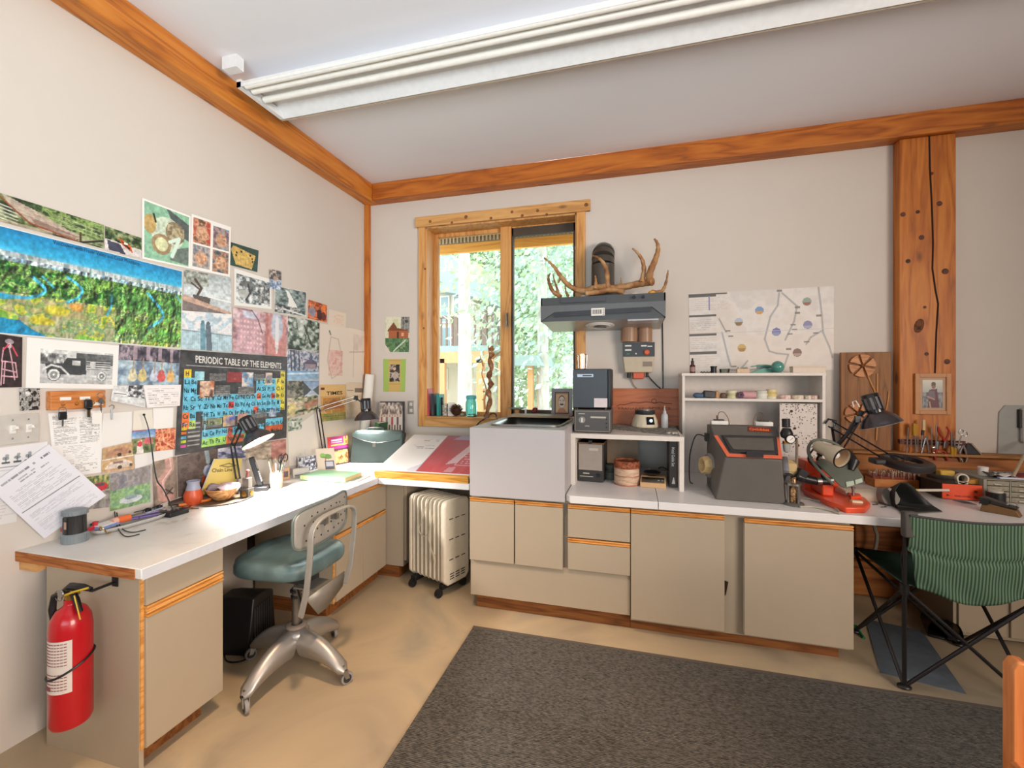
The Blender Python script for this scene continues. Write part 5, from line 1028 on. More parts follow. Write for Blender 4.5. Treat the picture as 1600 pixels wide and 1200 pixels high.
cpts = [(.02, fy + .06, H1 + .008), (.03, fy, H1 - .03), (-.01, fy, .52), (-.05, fy, .44), (-.03, fy, .40), (.02, fy, .40), (.06, fy, .46), (.09, fy, .56), (.07, fy, .50), (.05, fy, .40), (.07, fy, .33), (.10, fy, .28)]
MB().tube(spline(cpts), .0035, 6).tube([(.10, fy, .285), (.11, fy, .235)], .009, 8).to('power_cord', mat('cord_cream', 'b9ae98', .5), rd)

# ================================================================ fire extinguisher
ec = ony(111, 1000, 1.165); fe = thing('fire_extinguisher', 'red fire extinguisher hung on the side of the desk pedestal', 'fire extinguisher', (ec.x, 1.165, .028))
r = .062
MB().lathe([(.001, .19), (r * .9, .19), (r, .205), (r, .545), (r * .93, .58), (r * .7, .61), (r * .35, .628), (.02, .635), (.02, .65), (.001, .65)], n=32).to('cylinder', RED, fe, ang=50)
lb = MB(); lb.lathe([(r + .0006, .33), (r + .0006, .52)], n=40, cap=False); 
keep = [i for i, f_ in enumerate(lb.f) if -2.35 < math.atan2(sum(lb.v[k][1] for k in f_) / 4, sum(lb.v[k][0] for k in f_) / 4) < -.5]
lb.f = [lb.f[i] for i in keep]; lb.sm = [lb.sm[i] for i in keep]
lo = lb.to('paper_label', mat('ext_label', 'd9cfc8', .5), fe)
lt = MB(); 
for k in range(16):
    if k in (8, 9): continue
    for a in np.arange(-2.2, -.6, .16): lt.box(((r + .001) * math.cos(a), (r + .001) * math.sin(a), .51 - k * .011), (.0006, .008, .003), rot=(0, 0, a))
for i in range(3):
    lt.box(((r + .0012) * math.cos(-2. + i * .2), (r + .0012) * math.sin(-2. + i * .2), .348), (.0008, .011, .012), rot=(0, 0, -2. + i * .2))
lt.to('label_print', mat('ext_print', '8a4a48', .6), lo, kind='stuff')
sb_ = MB(); pts = [((r + .003) * math.cos(a), (r + .003) * math.sin(a), .41 + .032 * math.cos(a - 1.05)) for a in np.linspace(0, 6.283, 33)]; sb_.tube(pts, .004, 6).to('rubber_strap', BLACK, fe)
MB().cyl((0, 0, .66), .018, .03, 16).b2((-.02, -.012, .665), (.03, .012, .685)).to('valve', BRASS, fe, bevel=.002)
MB().tube([(-.03, 0, .675), (0, 0, .695), (.06, .0, .70), (.09, .01, .69)], [.012, .014, .012, .008], 8).to('carry_handle', BLACK, fe)
MB().tube([(.0, 0, .685), (.045, -.01, .655), (.07, -.012, .615)], [.012, .011, .009], 8).to('lever', BLACK, fe)
MB().tube([(-.02, -.01, .675), (-.055, -.02, .66), (-.066, -.02, .61), (-.055, -.02, .57)], [.008, .01, .012, .012], 8).to('hose_nozzle', BLACK, fe)
MB().lathe([(.014, -.003), (.016, 0), (.014, .003)], (-.012, -.024, .675), 16, axis='y').to('gauge', STEEL, fe)
MB().tube(arc((-.03, -.02, .665), .02, 0, 6.28, 16), .0015, 5).to('pin_ring', STEEL, fe)
MB().tube([(0, -.02, .67), (.05, -.02, .69), (.09, 0, .70)], .004, 5).tube([(.06, -.025, .68), (.10, -.03, .60)], .0025, 5).to('yellow_tie', mat('yellow_tie', 'c9a530', .5), fe)
MB().b2((.085, 1.25 - 1.165 - .006, .67), (.115, 1.25 - 1.165, .73)).b2((.09, .0, .685), (.11, 1.25 - 1.165, .69)).to('wall_bracket', BLACK, fe, bevel=.002)

# ================================================================ things on the left desk, near end first
def dz_(px, py): return onz(px, py, CT)
p = dz_(104, 850); p = Vector((p.x + .0, p.y + .03, CT))
ln = thing('lantern', 'grey and black ribbed camping lantern standing at the near end of the desk', 'lantern', p)
GL = mat('lantern_grey', '7e868b', .45)
rr = .043
MB().lathe([(rr, 0), (rr * 1.04, .004), (rr * 1.02, .035), (rr * .9, .04)], n=28).to('base', GL, ln, ang=40)
rb = MB()
for k in range(28): a = k * .2244; rb.box((rr * 1.03 * math.cos(a), rr * 1.03 * math.sin(a), .019), (.003, .003, .03), rot=(0, 0, a))
for k in range(24): a = k * .2618; rb.box((rr * .98 * math.cos(a), rr * .98 * math.sin(a), .128), (.003, .003, .018), rot=(0, 0, a))
rb.to('grip_ribs', GL, ln, kind='stuff')
MB().lathe([(rr * .88, .04), (rr * .86, .115), (rr * .9, .118)], n=28).to('body', mat('lantern_body', '2c2b2c', .4), ln)
for k in range(5): a = -2.6 + k * .7; MB().box((rr * .87 * math.cos(a), rr * .87 * math.sin(a), .077), (.003, .004, .07), rot=(0, 0, a)).to('rib', BLACK, ln)
MB().lathe([(rr * .9, .118), (rr * .97, .12), (rr * .97, .137), (rr * .7, .142), (.001, .142)], n=28).to('top_cap', GL, ln, ang=40)
MB().cyl((-rr * .95, -rr * .35, .05), .009, .016, 12, 'x').to('switch', mat('switch_red', 'a8342e', .4), ln)
MB().box((-rr * .95, -.005, .128), (.03, .02, .008)).to('latch', BLACK, ln)
MB().box((.006, -rr * .9, .08), (.012, .002, .03)).to('sticker', mat('sticker_brown', 'a88a7c', .5), ln)
q0, q1 = dz_(128, 828), dz_(176, 806); q0.z = q1.z = 0
base = Vector(((q0.x + q1.x) / 2, (q0.y + q1.y) / 2, CT))
ps = thing('pouch', 'dark grey soft pouch lying behind the lantern', 'pouch', base, rotZto(q1 - q0))
MB().surf(lambda u, v: ((u - .5) * .24, (.045 + .02 * math.sin(u * 3.1)) * math.cos(v * 6.283), .001 + .04 * (math.sin(u * 2.6 + .4)) * (1 + math.sin(v * 6.283))), 14, 14).to('body', mat('pouch_fabric', '4b484c', .6, noise=.2, bump=.4, bscale=60), ps, ang=80)
MB().tube([(.11, -.02, .05), (.13, .0, .07), (.12, .03, .05)], .006, 6).to('toggle', BLACK, ps)
o = MB().tube(spline([dz_(174, 800) + Vector((0, 0, .09)), dz_(178, 812) + Vector((0, 0, .075)), dz_(182, 826) + Vector((0, 0, .02)), dz_(195, 839) + Vector((0, 0, .004)), dz_(218, 836) + Vector((0, 0, .004))]), .0024, 6).tube(spline([dz_(174, 800) + Vector((0, 0, .09)), dz_(181, 813) + Vector((0, 0, .06)), dz_(188, 826) + Vector((0, 0, .01)), dz_(205, 833) + Vector((0, 0, .004)), dz_(228, 829) + Vector((0, 0, .004))]), .0024, 6).to('cord', BLACK)
tag(o, 'short bent black cord drooping over the near desk tray', 'cord')
t0, t1 = dz_(146, 838), dz_(262, 806)
tr = thing('tray', 'long shallow pale grey tray of odds and ends at the near end of the desk', 'tray', ((t0.x + t1.x) / 2 - .02, (t0.y + t1.y) / 2, CT), rotZto((t1 - t0)))
TLn = (t1 - t0).length / 2
MB().surf(lambda u, v: (lambda a, k: ((TLn * math.copysign(abs(math.cos(a)) ** .6, math.cos(a))) * [0, .9, .98, 1][k], .055 * math.copysign(abs(math.sin(a)) ** .7, math.sin(a)) * [0, .85, .98, 1][k], [.003, .003, .014, .022][k]))(2 * math.pi * u, int(round(v * 3))), 32, 3).to('dish', mat('tray_grey', 'b5b3b0', .5), tr, solid=.003, ang=60)
Mt = Matrix.Translation(tr.location) @ Matrix.Rotation(tr.rotation_euler.z, 4, 'Z')
def on_tray(name, label, cat, u, v, z, rz=0): p = Mt @ Vector((u * TLn, v, z)); return thing(name, label, cat, p, tr.rotation_euler.z + rz)
o = on_tray('tape_roll', 'orange and pink roll in the near desk tray', 'roll', -.18, .0, .026); MB().cyl((0, 0, .012), .017, .05, 16, 'x').to('roll', mat('roll_orange', 'dc6a38', .5), o); MB().cyl((-.035, 0, .012), .016, .022, 16, 'x').to('core', mat('roll_pink', 'd9a898', .5), o)
o = on_tray('folded_card', 'blue and white folded card in the near desk tray', 'card', -.6, .0, .024, .3); MB().box((0, 0, .006), (.1, .05, .012), rot=(.1, 0, 0)).to('sheet', mat('card_blue', '7f93c8', .5, noise=.3, scale=40), o); MB().box((.0, 0, .014), (.098, .046, .003), rot=(.1, 0, 0)).to('inner_sheet', PAPER, o)
o = on_tray('sealing_clip', 'red plastic clip at the near end of the desk tray', 'clip', -1.0, -.0, .018, .2); MB().box((0, 0, .014), (.05, .018, .014)).cyl((.02, 0, .03), .01, .02, 12).to('grip', mat('clip_red', 'c42a3a', .4), o, bevel=.002)
o = on_tray('brass_bits', 'twisted brass clip beside the red clip on the tray rim', 'clip', -.92, -.05, .004, .5); MB().tube(spline([(0, 0, .02), (.01, .01, .035), (.02, 0, .02), (.01, -.02, .006), (.03, -.02, .003)]), .003, 5).to('wire', BRASS, o)
for k, (u, v, cc, L_, lab) in enumerate(((.3, -.015, '6c5a9c', .12, 'purple'), (.45, .008, '8b7aa8', .11, 'lilac'), (.15, .02, '6e6a40', .1, 'olive'), (.6, -.01, '3f3c40', .13, 'charcoal'), (.35, .03, 'c8c4c0', .1, 'silver'), (.75, .012, '9aa0b0', .09, 'grey-blue'))):
    o = on_tray('pen', lab + ' pen lying in the long desk tray', 'pen', u, v, .02 + .005 * (k % 3), (k - 3) * .12); MB().cyl((0, 0, .006), .0055, L_, 10, 'x').to('barrel', mat('pen' + cc, cc, .35), o); MB().cyl((L_ / 2 + .008, 0, .006), .0052, .016, 10, 'x', r2=.001).to('tip', STEEL, o)
o = on_tray('sunglasses', 'black sunglasses folded at the far end of the desk tray', 'glasses', .72, .02, .026, .1)
MB().surf(lambda u, v: (.022 * math.cos(u * 6.283) * v - .028, 0, .016 + .016 * math.sin(u * 6.283) * v), 14, 1).surf(lambda u, v: (.022 * math.cos(u * 6.283) * v + .028, 0, .016 + .016 * math.sin(u * 6.283) * v), 14, 1).to('lens', mat('sun_lens', '1c1c22', .15), o, solid=.002); MB().tube([(-.05, 0, .025), (0, 0, .022), (.05, 0, .025)], .0025, 6).to('bridge', BLACK, o); MB().tube([(-.05, 0, .025), (-.045, .06, .01)], .002, 6).tube([(.05, 0, .025), (.045, .06, .01)], .002, 6).to('temple', BLACK, o)
# reading glasses and small pieces
p = dz_(262, 806); o = thing('eyeglasses', 'folded eyeglasses with plum frames beside the desk tray', 'glasses', p, R(50))
for s_ in (-1, 1):
    MB().tube(arc((.028 * s_, 0, .017), .018, 0, 6.28, 18), .002, 6).to('rim', mat('plum_frame', '6b4a52', .4), o); MB().cyl((.028 * s_, 0, .017), .017, .0015, 18, 'y').to('lens', GLASS, o); MB().tube([(.047 * s_, 0, .02), (.046 * s_, .05, .012), (-.03 * s_, .055 + .006 * s_, .008)], .0018, 6).to('temple', mat('plum_frame', '6b4a52', .4), o)
MB().tube([(-.011, 0, .02), (0, 0, .024), (.011, 0, .02)], .0018, 6).to('bridge', mat('plum_frame', '6b4a52', .4), o)
p = dz_(292, 796); o = thing('key_bunch', 'brass and dark keys lying on the desk by the leather sheath', 'keys', p, R(30))
for k in range(4): a = k * .8; M = Matrix.Rotation(a, 4, 'Z'); MB().cyl((.018, 0, .002 + .002 * k), .009, .002, 10, M=M).b2((.024, -.003, .001 + .002 * k), (.055, .003, .003 + .002 * k), M=M).to('key', BRASS if k % 2 else mat('old_key', '6a5038', .4, .8), o)
MB().tube(arc((0, 0, .005), .012, 0, 6.28, 12, (1, 0, 0), (0, 1, 0)), .0014, 5).to('ring', STEEL, o)
# leather sheath
a_, b_ = dz_(268, 792), dz_(322, 782); o = thing('leather_sheath', 'dark brown leather sheath with an orange edge on the desk', 'sheath', ((a_.x + b_.x) / 2, (a_.y + b_.y) / 2, CT), rotZto(b_ - a_)); Ls = (b_ - a_).length / 2 + .02
MB().surf(lambda u, v: ((u - .5) * 2 * Ls, (.035 + .012 * math.sin(u * 3)) * math.cos(v * 6.283), .022 + .02 * math.sin(v * 6.283) * (.6 + .4 * math.sin(u * 3))), 16, 14).to('body', mat('leather_dark', '4a3a32', .5, noise=.2), o, ang=80)
MB().tube(spline([(-Ls * .6, -.045, .012), (0, -.052, .012), (Ls * .8, -.045, .012), (Ls, 0, .014)]), .008, 8).to('orange_edge', mat('edge_orange', 'd9772e', .5), o)
# wand lamp on a clip: dark gooseneck
top = onx(225, 648, WL + .06); lowp = onx(250, 770, WL + .13); o = thing('gooseneck_wand', 'thin black gooseneck wand rising in front of the left wall', 'wand', (lowp.x, lowp.y, CT))
pts = [top, onx(232, 670, WL + .06), onx(237, 700, WL + .07), onx(241, 730, WL + .09), onx(246, 752, WL + .11), onx(256, 766, WL + .14), Vector((lowp.x + .03, lowp.y + .05, CT + .012))]
MB().tube(spline(rel(pts, o.location)), [.0022] * 12 + [.003] * 25, 6).sph(top - Vector(o.location), .006, 8, 6).to('neck', BLACK, o); MB().box((.03, .06, .012), (.05, .1, .024)).to('clip_base', BLACK, o, bevel=.004)
# orange vase-like mug behind
# wooden bowl with papers
p = dz_(345, 784); p = Vector((p.x - .02, p.y + .03, CT)); bo = thing('wooden_bowl', 'turned wooden bowl holding purple cloth on the desk', 'bowl', p)
MB().lathe([(.001, .002), (.035, 0), (.05, .012), (.075, .04), (.088, .07), (.084, .071), (.07, .042), (.045, .018), (.001, .014)], n=32).to('bowl', wood('bowl_wood', '8a5a34', 'b98654', 'd8ac78', 'x', .4, 3, .3), bo, ang=60)
cl_ = MB().surf(lambda u, v: (lambda a: (.082 * v * math.cos(a) * (1 + .2 * math.sin(3 * a)) - .005, .085 * v * math.sin(a) * (1 + .25 * math.cos(2 * a)), .085 + .02 * math.sin(3 * a + v * 5) * v - .016 * v * v))(2 * math.pi * u), 28, 8).to('purple_cloth', mat('purple_cloth', 'a08f98', .8, noise=.25, scale=30, bump=.4, bscale=80), None, solid=.004, ang=80)
cl_.location = p; tag(cl_, 'dusty purple cloth heaped in the wooden bowl', 'cloth')
o = MB().lathe([(.001, 0), (.13, .0), (.14, .008), (.137, .009), (.128, .003), (.001, .003)], n=36).to('plate', mat('brown_plate', '7a6a5a', .5), None); o.location = (p.x, p.y, CT); bo.location.z += .0035; cl_.location.z += .0035
tag(o, 'flat brown plate under the wooden bowl', 'plate')
q = [(330, 716), (376, 717), (366, 768), (309, 772)]; yq = None
pd = print_mesh('notepad', [onx(a, b_, WL + .05 + .0) for a, b_ in ((334, 717), (377, 716), (368, 770), (311, 775))], (lambda c: (c.line([(.25, .2), (.55, .14), (.8, .2), (.55, .24), (.3, .2)], .012, '5a5034'), c)[1])(Cv(50, 50, 'dcc672')), t=.008)
tag(pd, 'yellow pad headed Chain Line leaning behind the wooden bowl', 'notepad')
l = MB(); a0_, b0_ = onx(331, 738, WL + .0592), onx(363, 736, WL + .0592); letters(l, 'Chain Line', a0_, b0_ - a0_, (0, 0, 1), .022, (b0_ - a0_).length, bold=True); l.to('lettering', mat('ink_olive', '5a5030', .6), pd, flat=True)
p = onz(302, 770, CT); o = thing('orange_vase', 'squat orange vase with a grey swirl on the desk behind the bowl', 'vase', (WL + .07, onx(302, 760, WL + .07).y, CT))
MB().lathe([(.001, 0), (.03, 0), (.045, .03), (.046, .06), (.036, .085), (.036, .088), (.001, .08)], n=24).to('body', mat('vase_orange', 'c4502c', .35), o, ang=60); MB().lathe([(.0365, .086), (.032, .10), (.028, .12), (.034, .135), (.03, .134), (.02, .10)], n=24).to('neck', mat('vase_lilac', '9a9cb0', .35), o, ang=60)
# black cube holder with medallion, phone, mug
p = dz_(386, 778); o = thing('tool_holder', 'small dark holder with a round medallion on its front', 'holder', (p.x, p.y, CT), R(10))
MB().b2((-.028, -.025, 0), (.028, .025, .06)).to('body', mat('holder_dark', '3b3734', .4), o, bevel=.003); MB().b2((-.02, -.015, .06), (.02, .02, .12)).to('upper_box', mat('holder_grey', '6a6662', .3, .5), o, bevel=.002); MB().lathe([(.016, 0), (.016, .003), (.012, .004)], (.0285, -.0, .03), 20, axis='x').to('medallion', BRASS, o); MB().lathe([(.016, 0), (.016, .003), (.012, .004)], (0, -.029, .03), 20, axis='y').to('medallion', BRASS, o)
MB().tube([(.0, 0, .12), (.004, 0, .155)], .008, 8).sph((.004, 0, .16), .011, 10, 8).to('stopper', mat('red_brown', '6b3430', .4), o)
p = dz_(406, 768); o = thing('cordless_phone', 'black cordless phone handset leaning in its cradle beside the mug', 'phone', (p.x - .02, p.y + .03, CT), R(35))
Mh = Matrix.Rotation(R(-16), 4, 'Y'); MB().b2((-.045, -.045, 0), (.045, .045, .03)).to('cradle', BLACK, o, bevel=.008); hs = MB().prism([(-.02, 0), (.02, 0), (.026, .05), (.02, .17), (.012, .2), (-.012, .2), (-.02, .17), (-.026, .05)], -.014, .014, 'yz', Matrix.Translation((0, 0, .02)) @ Mh).to('handset', BLACK, o, bevel=.004)
MB().b2((.0141, -.014, .12), (.0155, .014, .165), M=Matrix.Translation((0, 0, .02)) @ Mh).to('screen', mat('phone_screen', '8a93a0', .2), hs)
bt = MB()
for i in range(3):
    for j in range(5): bt.b2((.0141, -.015 + i * .011, .035 + j * .015), (.016, -.007 + i * .011, .044 + j * .015), M=Matrix.Translation((0, 0, .02)) @ Mh)
bt.to('buttons', mat('button_grey', 'b8bcc4', .4), hs, kind='stuff')
p = dz_(428, 764); p = Vector((p.x, p.y + .02, CT)); mg_ = thing('pencil_mug', 'off-white ceramic cup full of brushes and scissors', 'cup', p)
MB().lathe([(.001, 0), (.03, 0), (.036, .008), (.038, .06), (.036, .105), (.033, .105), (.034, .06), (.03, .01), (.001, .008)], n=28).to('cup', mat('cup_cream', 'e8d9c4', .35), mg_, ang=60)
for k, (dx, dy, L_, cc, lab) in enumerate(((.01, -.012, .2, 'd8cfc0', 'pale'), (-.012, .0, .19, '8a6a4a', 'tan'), (.0, .014, .21, '3a3634', 'black'), (.016, .004, .18, '6a7a58', 'sage green'), (-.006, -.016, .22, 'b8a890', 'sand'), (.012, .018, .17, '4a4e58', 'slate'))):
    d = Vector((dx * 2.2, dy * 2.2 , .17)).normalized(); o = thing('paintbrush', lab + '-handled brush standing in the off-white cup', 'brush', p + Vector((dx * .6, dy * .6, .012)))
    MB().tube([(0, 0, 0), d * L_ * .8], [.003, .0038], 8).to('handle', mat('brush' + cc, cc, .5), o); MB().tube([d * L_ * .8, d * L_ * .9], [.0045, .004], 8).to('ferrule', STEEL, o); MB().tube([d * L_ * .9, d * L_], [.005, .002], 8).to('bristles', mat('bristle', '5a4634', .9), o)
o = thing('scissors', 'black-handled scissors standing handles up in the off-white cup', 'scissors', p + Vector((.005, .02, .015)))
for s_ in (-1, 1):
    MB().tube(arc((0, .03 + .022 * s_, .17), .019, 0, 6.28, 16, (0, 1, 0), (0, 0, 1.3)), .004, 6).to('handle_loop', BLACK, o); MB().add([(0, .006 * s_, .06), (0, .01 + .01 * s_, .15), (0, .018 + .01 * s_, .15), (0, .012 + .0, .06)], [(0, 1, 2, 3)]).to('blade', STEEL, o, solid=.002)
# small frame, radio, photo, card, book stack towards the corner
p = dz_(452, 750); o = thing('mini_frame', 'tiny tan standing frame behind the off-white cup', 'frame', (p.x - .03, p.y, CT), R(60)); MB().b2((-.025, -.006, 0), (.025, .006, .085)).to('border', mat('tan_frame', 'd0a888', .5), o, bevel=.003); MB().b2((-.014, -.0075, .02), (.014, -.005, .06)).to('picture', mat('frame_pic', '6a5a60', .5, noise=.4, scale=80), o)
p = dz_(470, 746); o = thing('clock_radio', 'small silver desk clock with a grey display', 'clock', (p.x - .02, p.y + .02, CT), R(52))
MB().prism([(-.03, 0), (.03, 0), (.012, .065), (-.02, .065)], -.055, .055, 'yz').to('case', mat('clock_silver', 'b8b4b0', .35), o, bevel=.004)
MB().add([(-.042, -.03 + .0012, .012), (.012, -.0288, .012), (.012, -.0165, .052), (-.042, -.0165, .052)], [(0, 1, 2, 3)]).to('display', mat('clock_lcd', '8d9a98', .2), o, solid=.002); b_ = MB()
for k in range(4): b_.box((.033, -.027 + .003 * k, .018 + .01 * k), (.022, .003, .005))
b_.to('buttons', GREY, o, kind='stuff')
q = [(462, 722), (492, 712), (492, 742), (466, 752)]; o = print_mesh('postcard', [onx(a, b2, WL + .05) for a, b2 in ((465, 716), (493, 711), (493, 737), (467, 744))], (lambda c: (c.mottle(['2a2c38', '8a90a8', 'dfe4ee'], 10, 8, 101, con=2.2), c)[1])(Cv(30, 26)), t=.004); tag(o, 'blue and white postcard of bare trees behind the desk clock', 'postcard')
for k, px in enumerate((462, 466, 471)):
    p = onx(px, 725, WL + .035); o = thing('incense_stick', 'thin grey metal rod standing by the wall, %s of three' % ('shortest', 'middle', 'tallest')[k], 'rod', (p.x, p.y, CT)); MB().tube([(0, 0, 0), (.01, .012 * k, .13 + .02 * k)], .0018, 5).cyl((0, 0, .004), .008, .008, 10).to('rod', STEEL, o)
cc_ = Cv(34, 46, 'e4d3c0'); cc_.ell(.5, .35, .3, .1, '6a9a48'); cc_.ell(.35, .3, .16, .08, '8aba58'); cc_.ell(.62, .42, .2, .07, '6f9a44'); cc_.line([(.5, .4), (.45, .62)], .02, 'b05a58'); cc_.rect(.42, .56, .9, .95, '5a5a68'); cc_.rect(.48, .6, .84, .82, 'c8c8d4')
A4 = [onz(x_, y_, z_) for x_, y_, z_ in ((497, 736, CT), (526, 734, CT))]
up_ = Vector((-.04, .02, .165)); o = print_mesh('greeting_card', [A4[0] + up_, A4[1] + up_, A4[1], A4[0]], cc_, t=.002); tag(o, 'cream card with a potted plant drawing standing on the desk', 'card')
# how-to book standing
bq = [onx(525, 665, WL + .1), onx(547, 662, WL + .1)]
a0_, b0_ = dz_(514, 729), dz_(546, 723); upv = Vector((-.035, .02, .23)); dd = (b0_ - a0_); nb = dd.cross(upv).normalized()
hbk = thing('paperback_book', 'yellow and purple guide book standing beside the green briefcase', 'book', (a0_.x, a0_.y, CT))
a0_, b0_ = a0_ - Vector(hbk.location), b0_ - Vector(hbk.location)
MB().quad(a0_, b0_, b0_ + upv, a0_ + upv, -.022).to('pages', PAPER, hbk)
cc_ = Cv(44, 90, '4a2638'); cc_.rect(0, 0, 1, .43, '9a2a72'); cc_.rect(0, .0, .14, 1, 'b8363c'); cc_.rect(.16, .28, 1, .32, 'e6b830'); cc_.rect(.8, .03, .86, .28, 'e6b830'); cc_.rect(.93, .03, .99, .28, 'e6b830'); cc_.rect(.84, .13, .95, .18, 'e6b830'); cc_.rect(.18, .1, .7, .15, 'e8c8d8'); cc_.rect(.18, .19, .7, .22, 'e8c8d8', .8); cc_.mottle(['5a3a24', 'b08850', 'd8b878'], 8, 8, 102, (.25, .5, .95, .95), 1, 2)
eps = nb * .0; fr_ = -nb if nb.dot(CAM - a0_) < 0 else nb
print_mesh('front_cover', [a0_ + upv + fr_ * .0005, b0_ + upv + fr_ * .0005, b0_ + fr_ * .0005, a0_ + fr_ * .0005], cc_, parent=hbk)
p0, p1, p2 = dz_(466, 757), dz_(541, 762), dz_(565, 740)
ax = (p1 - p0); o = book('hardcover_book', 'large book with a pale green cover lying flat near the desk corner', 'book', tuple((p0 + p2) / 2), rotZto(ax), ax.length * .98, .20, .03, mat('cover_green', '8fc39c', .35, noise=.08, scale=8), mat('page_edge', 'e6c890', .6))
o = book('thin_book', 'thin white booklet under the edge of the pale green book', 'booklet', tuple((p0 + p2) / 2 + Vector((.05, .02, -.0))), rotZto(ax) + .06, ax.length, .2, .006, PAPER); 
for o_ in bpy.data.objects:
    if o_.name.startswith('hardcover_book') and not o_.parent: o_.location.z = CT + .0065
# lamps
def clamp_lamp(label, base, j1, j2, shc, axis, r, on=0, energy=0, cat='lamp', body=SHBLK):
    o = thing('desk_lamp', label, cat, base); B = Vector(base); q = lambda v: Vector(v) - B
    MB().box((0, 0, .01), (.05, .06, .02)).box((0, 0, .035), (.03, .03, .04)).to('clamp', SHBLK, o, bevel=.004)
    MB().cyl((0, 0, .07), .008, .05, 10).to('pivot', STEEL, o)
    arm(o, [(0, 0, .09), q(j1)]); arm(o, [q(j1), q(j2)])
    spring(o, Vector((0, .006, .1)), Vector((0, .006, .1)) * .6 + q(j1) * .4, n=8)
    MB().tube([q(j1) + Vector((-.015, 0, -.01)), q(j1) + Vector((0, -.008, .018)), q(j1) + Vector((.02, 0, 0))], .005, 6).to('elbow', SHBLK, o)
    cap = Vector(shc) - Vector(axis).normalized() * r * 1.2
    MB().tube([q(j2), q(cap)], .006, 6).box(q(j2), (.03, .018, .04)).to('head_joint', SHBLK, o)
    lamp_shade(o, q(shc), axis, r, on, body)
    if energy:
        L = light('desk_lamp_bulb', 'SPOT', Vector(shc) + Vector(axis).normalized() * .01, aim(-Vector(axis)).to_euler(), energy, (1.0, .96, .92), spot_size=R(135), spot_blend=.6, shadow_soft_size=.03)
    return o
bs = Vector((WL + .10, onx(372, 760, WL + .10).y, CT))
s1 = ony(404, 690, 2.15); clamp_lamp('black desk lamp switched on over the middle of the desk', bs, (bs.x - .02, bs.y - .02, 1.09), (s1.x - .1, s1.y - .03, 1.22), s1, (.5, .1, -.85), .093, 40, 65)
bs = Vector((-2.36, onx(508, 700, -2.36).y, CT)); s2 = ony(573, 656, 3.24)
clamp_lamp('black desk lamp with a bright shade near the room corner', bs, onx(497, 640, -2.38), ony(556, 622, 3.15), s2, (.08, -.02, -1), .1, 16, 20)

# ================================================================ corner: briefcase, tube, framed photo, books, drawing board
bl_, br_ = ony(546, 722, 3.25), ony(632, 722, 3.22)
a_ = onz(546, 723, CT); d_ = Vector((.97, .22, 0)).normalized()
wB = .45; o = thing('briefcase', 'dark green briefcase leaning in the room corner', 'briefcase', (a_.x, a_.y, CT), rotZto(d_)); GRN = mat('case_green', '4c5c5c', .45, noise=.06)
lean = .1; Hc = .27
MB().prism([(0, 0), (wB, 0), (wB + .0, Hc * .9), (wB - .02, Hc), (.05, Hc), (.02, Hc * .9)], 0, .09, 'xz').to('body', GRN, o, bevel=.012)
MB().prism([(.02, Hc * .93), (wB, Hc * .93), (wB - .02, Hc * .72), (wB * .62, Hc * .64), (wB * .5, Hc * .62), (wB * .3, Hc * .68), (.03, Hc * .8)], -.006, 0, 'xz').to('flap', GRN, o, bevel=.003)
MB().tube([(.03, -.006, Hc * .8), (wB * .3, -.006, Hc * .68), (wB * .5, -.006, Hc * .62), (wB * .62, -.006, Hc * .64), (wB - .02, -.006, Hc * .72)], .004, 6).to('piping', BLACK, o)
MB().box((wB * .48, -.012, Hc * .58), (.03, .01, .04)).to('lock', mat('lock_grey', '8a8884', .3, .6), o, bevel=.003)
MB().tube(spline([(wB * .3, .045, Hc), (wB * .32, .045, Hc + .018), (wB * .6, .045, Hc + .018), (wB * .62, .045, Hc)]), .007, 8).to('handle', BLACK, o)
MB().tube(spline([(wB - .01, .04, Hc * .95), (wB + .02, .02, Hc * .9), (wB + .015, .0, Hc * .7)]), .006, 8).to('strap', BLACK, o)
tb, tt_ = ony(566, 700, 3.6), ony(578, 585, 3.62)
o = thing('paper_tube', 'rolled white paper tube standing in the room corner', 'paper roll', (ony(566, 700, 3.6).x, 3.6, CT)); e_ = Vector(tt_) - Vector(o.location); MB().tube([(0, 0, 0), e_], [.045, .042], 20).to('roll', PAPER, o); MB().tube([e_ * .995, e_ * 1.003], .03, 16).to('hollow', mat('roll_shadow', '9a948e', .9), o)
o = book('green_book', 'tall dark green book standing behind the briefcase', 'book', (ony(584, 640, 3.46).x, 3.44, CT), 0, .15, .32, .04, mat('dk_green', '2f5a3e', .5), stand=True)
o.rotation_euler = (0, R(8), 0)
o = book('teal_book', 'teal book lower beside the tall green book', 'book', (ony(575, 640, 3.45).x - .0, 3.40, CT), 0, .1, .26, .02, mat('teal_cover', '2f8478', .5), stand=True)
cc_ = Cv(60, 60, 'd8cfc6'); cc_.mottle(['5a4a46', 'a89a90', 'e0d8ce'], 12, 6, 110, (0, 0, 1, .4), 1, 2)
for k in range(8): u = .1 + .115 * k; cc_.ell(u, .42 + .04 * (k % 2), .035, .045, 'c89a84'); cc_.rect(u - .04, .48, u + .04, .75, ['c85a60', 'e8e4e0', '8a7a78', 'd8d0c8', 'b04a50', 'e0dcd8', '6a5a5c', 'dcd4cc'][k]); cc_.rect(u - .03, .75, u + .03, .96, '5a4c4a')
fA = [ony(a, b2, 3.62) for a, b2 in ((595, 629), (630, 629), (630, 675), (593, 675))]
cP = sum(fA, Vector()) / 4; o = thing('group_photo', 'thin grey framed group photo standing behind the briefcase', 'framed photo', (cP.x, 3.62, fA[2].z)); FL_ = rel(fA, o.location)
